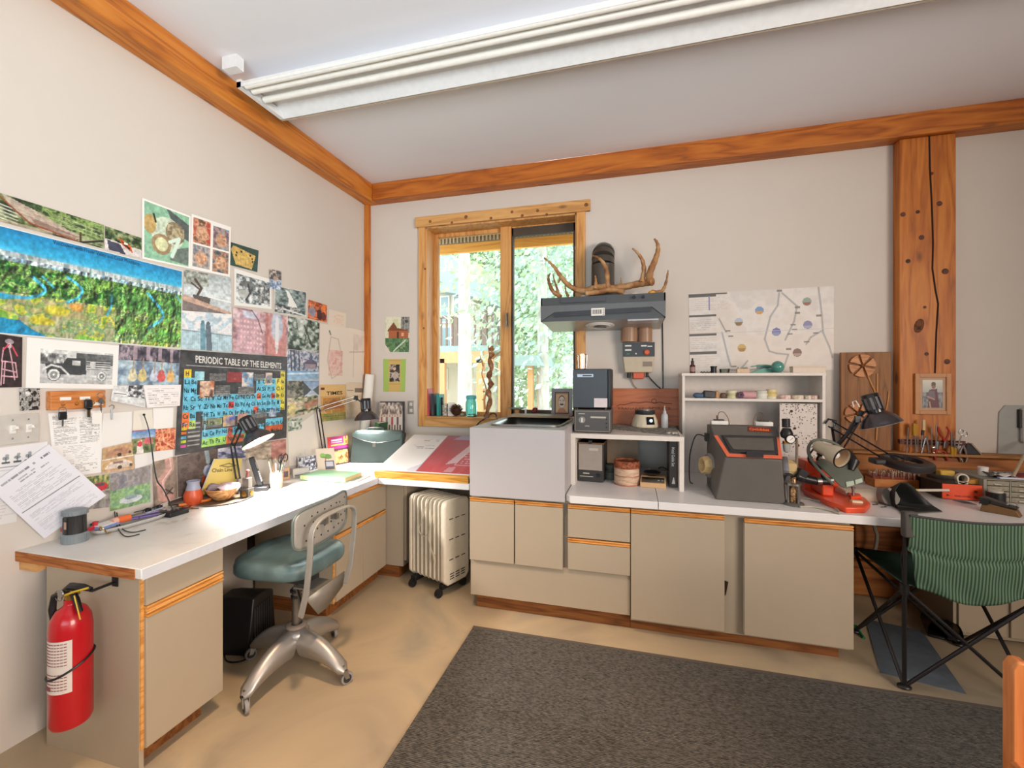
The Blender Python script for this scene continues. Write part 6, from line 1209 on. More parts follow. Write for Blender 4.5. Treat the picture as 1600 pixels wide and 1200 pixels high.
MB().quad(FL_[0] + Vector((-.01, .004, .01)), FL_[1] + Vector((.01, .004, .01)), FL_[2] + Vector((.01, .004, -.01)), FL_[3] + Vector((-.01, .004, -.01)), .01).to('frame', mat('frame_grey', '4a4a50', .4), o, bevel=.001)
print_mesh('picture', [v + Vector((0, -.012, 0)) for v in FL_], cc_, parent=o)
MB().b2((-.05, .02, -(o.location.z - CT)), (.05, .06, -.01)).to('support', mat('support_box', '6b5b4d', .7), o)
# drawing board with a pine ledge
dl, dr_ = ony(587, 742, 2.80), ony(731, 755, 2.80)
bdx0, bdx1 = X(586, 2.80), X(732, 2.80); fzb = CT + .008
o = thing('drawing_board', 'tilted drawing board with a golden wooden ledge on the corner worktop', 'drawing board', (bdx0, 2.80, CT - .003)); Wd = bdx1 - bdx0
tilt = R(17.5); Lb = .62; Mb = Matrix.Translation((0, 0, .045)) @ Matrix.Rotation(tilt, 4, 'X')
MB().b2((0, .0, -.02), (Wd, Lb, 0), M=Mb).to('board', mat('board_white', 'd9d2c6', .6), o, bevel=.002)
MB().b2((0, -.014, -.045), (Wd, .012, .006), M=Mb).to('ledge', wood('ledge_gold', 'b5782c', 'd89a42', 'e8b058', 'x', .4, 2, 0), o, bevel=.003)
MB().prism([(0, 0), (Lb * .93, 0), (Lb * .93, .04 + Lb * math.sin(tilt) - .02), (0.01, .03)], 0, .015, 'yz').prism([(0, 0), (Lb * .93, 0), (Lb * .93, .04 + Lb * math.sin(tilt) - .02), (0.01, .03)], Wd - .015, Wd, 'yz').to('stand', mat('stand_green', '3f6a58', .6), o)
Mw_ = Matrix.Translation(o.location) @ Mb
def oncb(u, v, z=.0): return Mw_ @ Vector((u, v, z))
cA_ = Cv(60, 80, 'f1efee'); cA_.text(.45, .1, .95, .2, 2, '8a8c90', 5, .6, .6); cA_.text(.3, .30, .95, .42, 3, '7a7c82', 6, .5, .5); cA_.grad('d9dde2', 'eceaea', 0, .12); cA_.poly([(.75, .95), (1, .8), (1, 1), (.8, 1)], 'b8b0c8', .5)
s0 = Wd * .43
o1 = print_mesh('calendar', [oncb(.0, Lb, .002), oncb(s0 * 1.0, Lb, .002), oncb(s0 * 1.0, .02, .002), oncb(.0, .02, .002)], cA_, t=.004); tag(o1, 'white printed pad on the left half of the drawing board', 'pad')
cB_ = Cv(70, 84, 'b8444c'); cB_.grad('b0707c', 'c0444a', 0, 1); cB_.mottle(['a86a78', 'c05058', 'c87078'], 5, 4, 111, (0, 0, 1, 1), .45); cB_.poly([(.3, 0), (.9, 0), (.6, .12), (.2, .12)], 'a8b4d0', .8); cB_.poly([(.70, .05), (.86, .03), (.62, .75), (.44, .80)], 'd8c8cc', .85)
for a in ((.66, .52, .95, .53), (.95, .53, .93, .8), (.93, .8, .62, .8), (.62, .8, .66, .52)): cB_.line([(a[0], a[1]), (a[2], a[3])], .006, 'e8c8c8')
cB_.text(.68, .56, .92, .78, 4, 'ecd4d4', 9, .8, .7); cB_.poly([(.55, .86), (.68, .84), (.66, .98), (.5, .98)], 'd09aa0', .9); cB_.rect(0, 0, .015, 1, 'c0b0b0')
o2 = print_mesh('folder', [oncb(s0, Lb, .002), oncb(Wd, Lb, .002), oncb(Wd, .02, .002), oncb(s0, .02, .002)], cB_, t=.006); tag(o2, 'glossy red printed folder on the right half of the drawing board', 'folder')
# ================================================================ window sill
SZ = wz0 + .012
def osill(px, y=3.76): return Vector((X(px, y), y, SZ))
def sbook(px, t, hgt, lab, cc, lean=0, y=3.71, w=.12):
    o = book('book', lab, 'book', (X(px, y), y, SZ + abs(math.sin(lean)) * t / 2), 0, w, hgt, t, mat('bk' + cc, cc, .5), stand=True); o.rotation_euler = (0, lean, 0); return o
sbook(669, .02, .25, 'thin red book at the left end of the window sill', 'b8505a', R(-3))
sbook(676, .026, .205, 'dark grey book between the red and teal books on the sill', '3a3e44', R(-1))
sbook(684, .024, .2, 'teal book on the window sill', '2f8a84', R(0))
p = osill(690); o = thing('sensor_stick', 'small black gadget standing on the sill by the teal book', 'gadget', p); MB().b2((-.004, -.004, 0), (.004, .004, .11)).to('post', BLACK, o); MB().b2((-.016, -.008, .10), (.014, .008, .17)).to('head', BLACK, o, bevel=.004)
for px, lab, cc in ((687, 'olive patterned candle glass on the sill', '8a8a6a'), (695, 'grey patterned candle glass on the sill', '77746e')):
    o = jar('candle_glass', lab, 'candle', osill(px, 3.80), [(.001, 0), (.033, 0), (.035, .11), (.03, .11), (.001, .1)], ramp2('candle' + cc, [(.4, cc), (.6, 'c8c0ac')], 60, 3, .4, .1))
p = osill(703); o = thing('white_box', 'small plain white box on the window sill', 'box', p); MB().b2((-.02, .0, 0), (.035, .06, .12)).to('box', PAPER, o, bevel=.002)
# pine cone
p = osill(713, 3.755); o = thing('pine_cone', 'brown pine cone on the window sill', 'pine cone', p); o.scale = (1.75, 1.75, 1.65); b = MB()
for k in range(70):
    t = k / 70; a = k * 2.4; rr_ = .032 * math.sin(math.pi * (.12 + .8 * t)); z = .006 + .055 * t; d = Vector((math.cos(a), math.sin(a), .45)); s_ = d.cross(Vector((0, 0, 1))).normalized(); c = Vector((rr_ * math.cos(a) * .75, rr_ * math.sin(a) * .75, z)); b.add([c - s_ * .006, c + d * .014 - s_ * .005, c + d * .014 + s_ * .005, c + s_ * .006, c + Vector((0, 0, .005))], [(0, 1, 2, 3), (1, 4, 2), (0, 4, 1), (3, 2, 4)])
b.to('scales', mat('cone_brown', '6b4530', .7, noise=.3), o, kind='stuff'); MB().sph((0, 0, .03), .024, 10, 8, (1, 1, 1.2)).to('core', mat('cone_dark', '3a2418', .8), o)
p = osill(722, 3.79); o = thing('stone', 'small pale stone on the sill between the pine cone and the blue jar', 'stone', p); MB().sph((0, 0, .016), .022, 10, 7, (1.2, .8, .75)).to('stone', mat('pale_stone', 'b8ae98', .8, noise=.2), o)
p = osill(736.5, 3.76); o = thing('blue_jar', 'turquoise glass mason jar on the window sill', 'jar', p); o.scale = (1.42, 1.42, 1.42); BG = mat('turquoise_glass', 'a4ecec', .06, trans=.9, spec=.6)
MB().lathe([(.001, .002), (.034, .002), (.037, .01), (.037, .085), (.033, .096), (.030, .1), (.030, .118), (.028, .118), (.028, .1), (.034, .084), (.034, .01), (.001, .006)], n=28).to('glass_body', BG, o, ang=60)
MB().lathe([(.032, .112), (.034, .114), (.034, .128), (.03, .134), (.001, .136)], n=28).to('lid', mat('turq_lid', '58b4b8', .25, trans=.3), o, ang=60)
# driftwood
DW = ramp2('driftwood', [(.3, '4a2a1a'), (.5, '8a5a38'), (.7, 'b98a60')], 28, 5, .7, .5)
y = 3.68
def P_(px, py, yy=None): return ony(px, py, yy or y)
dp_ = P_(761, 653); o = thing('driftwood', 'gnarled upright driftwood branch on the window sill', 'driftwood', (dp_.x, dp_.y, sz if 0 else SZ)); O = Vector(o.location)
pts = [(760, 652), (762, 640), (766, 625), (763, 612), (767, 600), (764, 588), (768, 575), (765, 562), (769, 552), (768, 545), (770, 540)]
ps_ = spline([P_(a, c1) - O for a, c1 in pts], 3); rr_ = [.018 + .008 * math.sin(i * 1.7) + .006 * (i % 3 == 0) for i in range(len(ps_))]; rr_[-1] = .004
MB().tube(ps_, rr_, 9).to('trunk', DW, o, ang=80)
for nm, pp_, r0 in (('branch', [(758, 640), (757, 625), (760, 610), (756, 595), (753, 585), (755, 572)], .005), ('branch', [(755, 572), (752, 562), (750, 556)], .004), ('branch', [(769, 560), (774, 556), (782, 549)], .006), ('branch', [(766, 556), (764, 548), (763, 540)], .005), ('branch', [(757, 612), (754, 611)], .004), ('branch', [(756, 625), (753, 624)], .004)):
    MB().tube(spline([P_(a, c1) - O for a, c1 in pp_], 3), [r0 * 1.7 * (1.3 - .8 * i / (3 * (len(pp_) - 1))) for i in range(3 * (len(pp_) - 1) + 1)], 6).to(nm, mat('pale_branch', 'b98a58', .7, noise=.2), o)
cb = MB().tube(spline([P_(742, 668, 3.66), P_(750, 659, 3.665), onz(756, 655, SZ + .006), P_(764, 648, 3.74), P_(772, 646, 3.74), P_(776, 650, 3.73), onz(777, 655, SZ + .006)]), .006, 6).to('cable_coil', DARK); tag(cb, 'looped dark cable on the sill at the foot of the driftwood', 'cable')
# back rim things on the sink box
SZT = sz
def ob(px, y_): return Vector((X(px, y_), y_, SZT))
def onb(px, py): return onz(px, py, SZT)
o = thing('glass_dish', 'pale green glass dish on a small stand behind the basin', 'dish', (X(808, 3.66), 3.655, SZT + .0)); MB().lathe([(.001, .05), (.02, .052), (.08, .068), (.082, .066), (.02, .046), (.001, .046)], n=28).to('dish', mat('green_glass', 'a8c8bc', .1, trans=.4), o, ang=70); MB().cyl((0, 0, .023), .02, .046, 16).to('stand', mat('stand_wood', 'c89050', .5), o)
o = thing('white_stub', 'short white plastic cylinder beside the green glass dish', 'cylinder', (X(821.5, 3.62), 3.62, SZT)); MB().cyl((0, 0, .03), .008, .06, 12).to('tube', WHITE, o)
o = thing('red_ornament', 'dark red round ornament on a white pad behind the basin', 'ornament', (X(836, 3.62), 3.62, SZT)); MB().sph((0, 0, .045), .026, 12, 10, (1, .8, 1.1)).sph((.012, -.01, .06), .014, 8, 6).sph((-.01, -.012, .035), .016, 8, 6).to('ball', mat('dark_red', '6b1a20', .5, noise=.3), o, ang=80); MB().b2((-.06, -.02, 0), (.06, .02, .012)).to('pad', PAPER, o, bevel=.002)
cc_ = Cv(44, 60, 'c8a070'); cc_.rect(.02, .02, .98, .05, '6b4a30'); cc_.ell(.5, .45, .3, .33, '4a3a34'); cc_.ell(.5, .47, .27, .29, 'd8c0a8'); cc_.mottle(['8a7468', 'e8d4c0', 'b89c88'], 8, 10, 120, (.28, .3, .72, .7), .6); cc_.rect(.3, .36, .44, .4, '3a302c'); cc_.rect(.56, .36, .7, .4, '3a302c'); cc_.ell(.5, .58, .16, .05, '4a3e3a'); cc_.poly([(.1, 1), (.3, .78), (.7, .78), (.95, 1)], 'b07048')
o = thing('framed_portrait', 'grey framed portrait print of a man with a moustache on the box', 'framed picture', (X(877.5, 3.58), 3.58, SZT)); cz = ony(862, 607, 3.58).z - SZT; hw_ = (X(895, 3.58) - X(862, 3.58)) / 2
Mf = Matrix.Rotation(R(-4), 4, 'X'); fw_ = .028
m = MB(); m.b2((-hw_, 0, 0), (-hw_ + fw_, .014, cz), M=Mf).b2((hw_ - fw_, 0, 0), (hw_, .014, cz), M=Mf).b2((-hw_ + fw_, 0, 0), (hw_ - fw_, .014, fw_), M=Mf).b2((-hw_ + fw_, 0, cz - fw_), (hw_ - fw_, .014, cz), M=Mf); m.to('frame', mat('frame_lt_grey', '8f8b90', .5), o)
a = hw_ - fw_; m = MB(); MB().b2((-a, .004, fw_), (a, .012, cz - fw_), M=Mf).to('inner_mat', mat('dk_brown', '4a3226', .6), o)
print_mesh('print', [Mf @ Vector(v) for v in ((-a + .008, .003, cz - fw_ - .008), (a - .008, .003, cz - fw_ - .008), (a - .008, .003, fw_ + .008), (-a + .008, .003, fw_ + .008))], cc_, parent=o)

# ================================================================ range hood, duct, antlers
HY = 3.24; hxa, hxb = X(845, HY), X(1040, HY)
z_t = ony(1040, 458, HY).z; z_t0 = ony(845, 465, HY).z; zt = (z_t + z_t0) / 2; zb_ = ony(843, 503, HY).z
hx = (hxa + hxb) / 2; HWd = (hxb - hxa) / 2; HM = mat('hood_grey', '4f5052', .38, .35)
o = hood = thing('range_hood', 'grey metal range hood fixed to the wall beside the window', 'range hood', (hx, HY, zb_)); Hh = zt - zb_; D = WB - HY - .001
m = MB(); lip = .05
m.prism([(0, Hh), (0, Hh - .055), (-.0, Hh - .055), (-.0, Hh - .056), (.0, .0), (.012, 0), (.012, Hh - .06), (D, Hh - .06), (D, Hh)], -HWd, HWd, 'yz')
m.b2((-HWd, 0, 0), (-HWd + .01, D, Hh)).b2((HWd - .01, 0, 0), (HWd, D, Hh))
m.to('shell', HM, o)
MB().prism([(-HWd, Hh - .058), (HWd, Hh - .058), (HWd, 0), (HWd - .09, .075), (-HWd + .1, .06), (-HWd, 0)], -.012, 0, 'xz').to('front_slope', mat('hood_mid', '67686a', .35, .4), o, bevel=.003)
MB().prism([(-HWd + .1, .03), (HWd - .1, .045), (HWd - .09, .078), (-HWd + .1, .066)], -.016, -.01, 'xz').to('front_lip', mat('hood_dark', '3a3b3f', .4, .3), o)
MB().b2((-HWd * .66, -.015, Hh - .045), (HWd * .08, -.011, Hh - .012)).to('control_strip', mat('hood_strip', '45484e', .35), o, bevel=.002)
MB().prism([(.02, .0), (D, -.03), (D, -.02), (.02, .012)], -HWd + .01, HWd - .01, 'yz').to('bottom_panel', mat('hood_under', 'b4b2ae', .4, .4), o)
MB().b2((HWd * .42, .02, -.012), (HWd * .9, D * .8, .0)).to('light_cover', mat('hood_light', 'c8ccd4', .3), o, bevel=.004)
f_ = MB().lathe([(.05, 0), (.075, .004), (.08, .01), (.11, .012)], (-.02, D * .42, -.03), 28, cap=False, rot=(R(-6), 0, 0)).to('fan_ring', WHITE, o, solid=.004)
MB().cyl((-.02, D * .42, -.022), .05, .02, 24).to('fan_opening', BLACK, o)
for x in (HWd * .52, HWd * .66): MB().cyl((x, -.018, Hh - .026), .011, .014, 14, 'y').to('knob', BLACK, o)
st_ = MB().box((-.02, -.019, .055), (.095, .004, .055)).to('sticker', PAPER, o); l = MB()
for k in range(9): l.b2((-.06 + k * .008, -.0216, .04), (-.06 + k * .008 + (.003 + .002 * (k % 2)), -.021, .072))
for k in range(4): l.box((.018, -.0215, .036 + k * .012), (.006, .001, .006))
l.to('sticker_print', BLACK, st_, kind='stuff')
# duct
dc = ony(942, 430, WB - .16); o = thing('exhaust_duct', 'bronze exhaust duct elbow running from the hood into the wall', 'duct', (dc.x, WB - .16, zt)); zc_ = ony(942, 400, WB - .1).z - zt; DU = mat('duct_bronze', '55504a', .4, .4)
rD = .088
MB().prism([(-.17, 0), (.17, 0), (rD, .09), (-rD, .09)], -.1, .1, 'xz').to('transition', DU, o, bevel=.004)
for k in range(4):
    a0, a1 = k * 22.5, (k + 1) * 22.5; c0 = Vector((0, .13, zc_ - .02 - .0)); 
    q0 = Vector((0, .13 - .13 * math.cos(R(a0)), max(.09, zc_ - .09) + .13 * math.sin(R(a0)))); q1 = Vector((0, .13 - .13 * math.cos(R(a1)), max(.09, zc_ - .09) + .13 * math.sin(R(a1))))
    MB().tube([q0, q1], [rD, rD * .97], 24).to('elbow_segment', DU if k < 3 else mat('duct_light', '9a948c', .35, .5), o)
MB().cyl((0, 0, (.09 + max(.09, zc_ - .09)) / 2), rD * 1.01, max(.02, zc_ - .18), 24).to('pipe', DU, o)
# antlers: (label, base y, list of beams [(points px,py), radii])
ANT = ramp2('antler_bone', [(.3, '7a4a28'), (.5, 'a87a4c'), (.75, 'cfae84')], 14, 4, .55, .25, (1, 1, 1))
def antler(lab, y_, beams):
    all_ = [ony(a, b_, y_) for a, b_ in beams[0][0]]; O = Vector((all_[len(all_) // 2].x, y_, zt)); o = thing('antler', lab, 'antler', O)
    for i, (pts, r0, r1) in enumerate(beams):
        yy = [y_ + .03 * math.sin(k * .9 + i * 2) * (0 if k == 0 else 1) for k in range(len(pts))]
        sp_ = spline([ony(a, b_, yy[k]) - O for k, (a, b_) in enumerate(pts)], 5); n = len(sp_)
        MB().tube(sp_, [1.55 * max(.0022, r0 + (r1 - r0) * (k / (n - 1)) ** 1.3 + .0012 * math.sin(k * 2.1)) for k in range(n)], 9).to('beam' if i == 0 else 'tine', ANT, o, ang=80)
antler('long pale antler whose tip reaches left across the window', 3.36, [([(948, 448), (930, 450), (910, 455), (890, 447), (877, 433), (868, 420), (860, 411), (850, 403)], .017, .004), ([(876, 434), (872, 442)], .008, .003), ([(950, 452), (948, 425), (942, 410), (933, 402), (925, 400)], .012, .003), ([(930, 452), (931, 440), (930, 431)], .010, .002)])
antler('brown antler with two tall tines rising at the right of the hood', 3.44, [([(950, 450), (975, 448), (995, 444), (1010, 441), (1020, 440)], .015, .02), ([(1002, 441), (1006, 425), (1004, 408), (996, 395), (988, 388)], .013, .003), ([(1014, 440), (1016, 425), (1023, 408), (1028, 392), (1027, 380), (1022, 373)], .018, .004), ([(971, 452), (971, 442), (970, 434)], .006, .002)])
antler('small antler lying along the front of the hood top', 3.30, [([(915, 459), (935, 456), (955, 453), (975, 456)], .012, .014), ([(922, 457), (920, 452)], .006, .002)])
antler('dark curved antler prongs at the left end of the hood top', 3.46, [([(876, 464), (864, 455), (858, 442), (857, 432), (860, 427)], .012, .003), ([(874, 464), (870, 450), (866, 438), (864, 427)], .008, .002), ([(888, 463), (884, 455), (883, 446)], .007, .002)])
antler('thin pale antler prong curving up at the right end of the hood', 3.42, [([(1018, 456), (1034, 455), (1041, 440), (1044, 422)], .010, .003)])
p = ony(1018, 455, 3.33); o = thing('amber_bead', 'small amber round bead on the hood top beside the antlers', 'bead', (p.x, 3.33, zt)); MB().sph((0, 0, .017), .022, 12, 8, (1.2, 1, .78)).to('bead', mat('amber', 'd89a38', .3), o)
for px, lab in ((992, 'white crumpled tissue on the hood top'), (912, 'small pale shell on the hood top')):
    p = ony(px, 455, 3.37); o = thing('tissue' if px > 950 else 'shell', lab, 'tissue' if px > 950 else 'shell', (p.x, 3.36, zt)); MB().sph((0, 0, .016), .02, 9, 6, (1.3, 1, .8)).sph((.018, 0, .014), .014, 8, 5).to('lump', mat('cream_lump', 'd8ccc0', .7, noise=.15, bump=.5, bscale=80), o)

# ================================================================ wall dispenser, control unit, cords
wy = WB - .001
def wbox(px0, py0, px1, py1, d, yw=WB): a, c1 = ony(px0, py0, yw - d), ony(px1, py1, yw - d); return a, c1
CT2 = mat('canister_tan', 'b08a70', .35, trans=.15); 
o = thing('canister_dispenser', 'pair of tan plastic canisters mounted over the control unit', 'canisters', ony(994, 533, WB))
for pxa, pxb, pya in ((970, 996, 507), (997, 1019, 514)):
    a, c1 = ony(pxa, pya, 3.62), ony(pxb, 534, 3.62); r_ = (c1.x - a.x) / 2; c = Vector(((a.x + c1.x) / 2, WB - r_ - .003, (a.z + c1.z) / 2)) - o.location; hh_ = a.z - c1.z
    cn = MB().cyl(c, r_, hh_, 24).to('canister', CT2, o); rb = MB()
    for k in range(22): t = k * .2856; rb.box((c.x + r_ * math.cos(t), c.y + r_ * math.sin(t), c.z), (.003, .003, hh_ * .9), rot=(0, 0, t))
    rb.to('flutes', CT2, cn, kind='stuff'); MB().cyl((c.x, c.y, c.z + hh_ / 2 + .004), r_ * 1.03, .01, 24).to('lid', mat('canister_lid', '9a6a50', .4), cn); MB().cyl((c.x, c.y, c.z + hh_ / 2 + .018), .011, .02, 12).to('knob', DARK, cn)
a, c1 = ony(973, 535, 3.62), ony(1023, 582, 3.62); w2 = (c1.x - a.x) / 2; hh_ = a.z - c1.z
o = thing('control_unit', 'beige wall control unit with a dark panel and orange knob', 'control unit', ((a.x + c1.x) / 2, WB, c1.z)); 
MB().prism([(-w2 * .86, 0), (w2 * .86, 0), (w2, hh_ * .55), (w2, hh_), (-w2, hh_), (-w2, hh_ * .55)], -.08, -.001, 'xz').to('case', mat('unit_beige', 'c2b49c', .45), o, bevel=.006)
MB().b2((-w2, -.084, hh_ * .52), (w2, -.079, hh_ - .004)).to('panel', mat('unit_dark', '3a3c40', .4), o)
MB().lathe([(.022, 0), (.022, -.012), (.014, -.02), (.001, -.02)], (w2 * .5, -.084, hh_ * .66), 20, axis='y').to('knob', mat('unit_knob', 'd8603c', .4), o, ang=40)
MB().cyl((-w2 * .16, -.086, hh_ * .62), .006, .006, 12, 'y').to('lamp', WHITE, o)
l = MB(); l.b2((-w2 * .85, -.0852, hh_ * .86), (-w2 * .45, -.084, hh_ * .91)).b2((-w2 * .85, -.0852, hh_ * .72), (-w2 * .45, -.084, hh_ * .77)).b2((w2 * .15, -.0852, hh_ * .85), (w2 * .5, -.084, hh_ * .9)).b2((w2 * .55, -.0852, hh_ * .84), (w2 * .85, -.084, hh_ * .87)).to('panel_print', WHITE, o, kind='stuff')
MB().b2((-w2 * .75, -.0855, hh_ * .6), (-w2 * .55, -.084, hh_ * .63)).to('green_mark', mat('green_mark', '3a8a6a', .5), o)
MB().b2((w2 * .25, -.082, hh_ * .2), (w2 * .85, -.08, hh_ * .36)).to('grey_label', mat('grey_label', '8a7c70', .5), o)
MB().b2((-w2 * .35, -.075, -.05), (w2 * .35, -.01, 0)).to('orange_valve', mat('valve_orange', 'd05a34', .4), o, bevel=.006)
MB().cyl((-w2 * .62, -.04, -.022), .013, .04, 12).to('fitting', BLACK, o); MB().cyl((w2 * .55, -.04, -.018), .01, .036, 12).to('fitting', BLACK, o)
e_ = rel([ony(987, 583, 3.66), ony(988, 593, 3.68), ony(992, 602, 3.68), ony(1000, 610, 3.685)], o.location); MB().tube(spline(e_), .006, 8).to('white_hose', mat('hose_white', 'c8b8a8', .4), o)
e_ = rel([ony(1008, 580, 3.66), ony(1015, 590, 3.68), ony(1026, 602, 3.69), ony(1036, 610, 3.69)], o.location); MB().tube(spline(e_), .0045, 8).to('black_hose', BLACK, o)
o = MB().tube([ony(1035, 498, 3.69), ony(1036, 560, 3.69), ony(1036, 607, 3.69)], .004, 6).to('hood_cable', BLACK); tag(o, 'straight black cable running down the wall from the hood', 'cable')

# ================================================================ low white shelf
sh_y = 2.945
sxa, sxb = X(892, sh_y), X(1069, sh_y); SHZ = ony(893, 677, sh_y).z
SHW = mat('shelf_white', 'd9d2cb', .5)
o = lowsh = thing('low_shelf', 'low open white shelf standing on the bench beside the sink box', 'shelf', (sxa, sh_y, CT)); hs_ = SHZ - CT; ws = sxb - sxa; dd_ = WB - .005 - sh_y
MB().b2((0, 0, 0), (.028, dd_, hs_ - .03)).to('side_panel', SHW, o, bevel=.001); MB().b2((ws - .028, 0, 0), (ws, dd_, hs_ - .03)).to('side_panel', SHW, o, bevel=.001)
MB().b2((0, -.004, hs_ - .03), (ws, dd_, hs_)).to('top_panel', SHW, o, bevel=.001)
MB().b2((.03, .62, .0), (ws * .62, .63, hs_ - .035)).to('back_panel', mat('back_tan', 'c2a68c', .7), o)
def bs_(px, py): return onz(px, py, SHZ)
# drop cloth / grey mat
m_ = [onz(957, 671, SHZ), onz(1062, 682, SHZ), onz(1054, 662, SHZ), onz(960, 662, SHZ)]
o = MB().prism([(v.x, v.y) for v in m_], SHZ, SHZ + .004, 'xy').to('grey_mat', ramp2('mat_grey_tex', [(.35, '55534f'), (.65, 'a8a6a0')], 60, 5, .8, .2)); tag(o, 'speckled grey work mat on top of the low shelf', 'mat')
# signboard
a, c1 = ony(955, 611, 3.62), ony(1060, 662, 3.66); SGW = wood('sign_red', '9a5434', 'b3663f', 'bd7148', 'x', .5, 1.5, .2)
sg = thing('sign_board', 'reddish wooden sign board with a carved mountain line and lettering', 'sign', (a.x, 3.60, SHZ)); w3 = c1.x - a.x; h3 = ony(1058, 607, 3.62).z - SHZ
Ms = Matrix.Rotation(R(-7), 4, 'X')
MB().b2((0, 0, 0), (w3, .02, h3), M=Ms).to('board', SGW, sg, bevel=.003)
e_ = [Ms @ Vector((w3 * u, -.001, h3 * v)) for u, v in ((.08, .5), (.14, .56), (.2, .55), (.34, .62), (.42, .6), (.52, .64), (.62, .62), (.66, .6), (.72, .64), (.8, .6), (.9, .6))]
SGI = mat('sign_ink', '4a2416', .7)
MB().tube(e_, .0022, 5).tube([Ms @ Vector((w3 * (.64 + .035 * math.cos(t)), -.001, h3 * (.66 + .06 * math.sin(t)))) for t in [R(q) for q in range(0, 361, 30)]], .002, 5).to('carved_line', SGI, sg)
l = MB(); letters(l, 'KRANABAT', Ms @ Vector((w3 * .10, -.0008, h3 * .42)), (1, 0, 0), Ms.to_3x3() @ Vector((0, 0, 1)), .018, w3 * .4); letters(l, 'SPIRITS', Ms @ Vector((w3 * .56, -.0008, h3 * .44)), (1, 0, 0), Ms.to_3x3() @ Vector((0, 0, 1)), .018, w3 * .32); l.to('lettering', SGI, sg, flat=True)
# controller and furnace
KY_ = 3.0; a, c1 = ony(897, 641, KY_), ony(955, 672, KY_)
kc = thing('kiln_controller', 'brown-grey box controller with dials under the black furnace', 'controller', (a.x, KY_, SHZ)); w4 = c1.x - a.x; h4 = ony(926, 640, KY_).z - SHZ
KM = mat('controller_body', '55504d', .45)
MB().b2((0, 0, .004), (w4, .3, h4)).to('case', KM, kc, bevel=.004); MB().b2((.008, -.003, .012), (w4 - .012, 0, h4 - .012)).to('face_plate', mat('ctrl_face', '4a4643', .4), kc, bevel=.001)
fr_ = MB()
for q in (((.006, -.005, .010), (w4 - .010, -.003, .013)), ((.006, -.005, h4 - .013), (w4 - .01, -.003, h4 - .01)), ((.006, -.005, .01), (.009, -.003, h4 - .01)), ((w4 - .013, -.005, .01), (w4 - .01, -.003, h4 - .01))): fr_.b2(*q)
fr_.to('trim_line', mat('trim_beige', '9a9084', .4), kc)
MB().lathe([(.022, 0), (.022, -.004)], (w4 * .22, -.003, h4 * .55), 20, axis='y').to('dial_ring', mat('dial_grey', '8a8680', .4), kc); MB().b2((w4 * .22 - .004, -.016, h4 * .55 - .014), (w4 * .22 + .004, -.006, h4 * .55 + .014)).to('dial_knob', WHITE, kc)
MB().b2((w4 * .45, -.0045, h4 * .64), (w4 * .86, -.003, h4 * .71)).b2((w4 * .12, -.0045, h4 * .8), (w4 * .3, -.003, h4 * .83)).b2((w4 * .3, -.0045, h4 * .28), (w4 * .42, -.003, h4 * .31)).to('face_print', mat('print_lt', 'b8b2a8', .5), kc, kind='stuff')
for k in range(3): MB().cyl((w4 * .88, -.006, h4 * (.6 - .17 * k)), .005, .006, 8, 'y').to('button', BLACK, kc)
a, c1 = ony(895, 574, KY_), ony(955, 640, KY_); h5 = a.z - ony(926, 637.5, KY_).z
fu = thing('bench_furnace', 'black cube-shaped bench furnace with a white sticker', 'furnace', (a.x, KY_, SHZ + h4)); w5 = c1.x - a.x
MB().b2((0, .015, .012), (w5, .3, h5)).to('case', BLACK, fu, bevel=.004); MB().b2((0, 0, .012), (w5 * .9, .015, h5 - .002)).to('door', mat('furnace_door', '2e3036', .35), fu, bevel=.003)
MB().b2((w5 * .92, -.004, .02), (w5 * .99, .02, h5 - .01)).to('door_grip', BLACK, fu, bevel=.003)
pl = MB().b2((w5 * .12, -.003, h5 * .8), (w5 * .54, 0, h5 * .87)).to('name_plate', mat('nameplate', '8f9298', .3, .6), fu); MB().b2((w5 * .26, -.004, h5 * .815), (w5 * .5, -.003, h5 * .85)).to('plate_field', BLACK, pl)
MB().b2((w5 * .56, -.002, h5 * .06), (w5 * .9, 0, h5 * .28)).to('sticker', mat('sticker_white', 'cfc4c8', .5), fu)
for x in (.1, .85): MB().cyl((w5 * x, .03, .006), .01, .012, 10).to('foot', BLACK, fu); MB().cyl((w5 * x, .26, .006), .01, .012, 10).to('foot', BLACK, fu)
o = jar('glass_tumbler', 'clear ribbed glass tumbler on top of the black furnace', 'glass', (X(909, 3.1), 3.1, SHZ + h4 + h5), [(.001, .001), (.03, .001), (.034, .105), (.0325, .105), (.0285, .006), (.001, .006)], glassmat('tumbler_glass', 'f0e2c8', .16), parts=('glass_body',))
for k in range(8): a_ = k * .785; MB().tube([(.031 * math.cos(a_), .031 * math.sin(a_), .006), (.0345 * math.cos(a_), .0345 * math.sin(a_), .10)], .0016, 5).to('rib', glassmat('tumbler_glass', 'f0e2c8', .16), o)
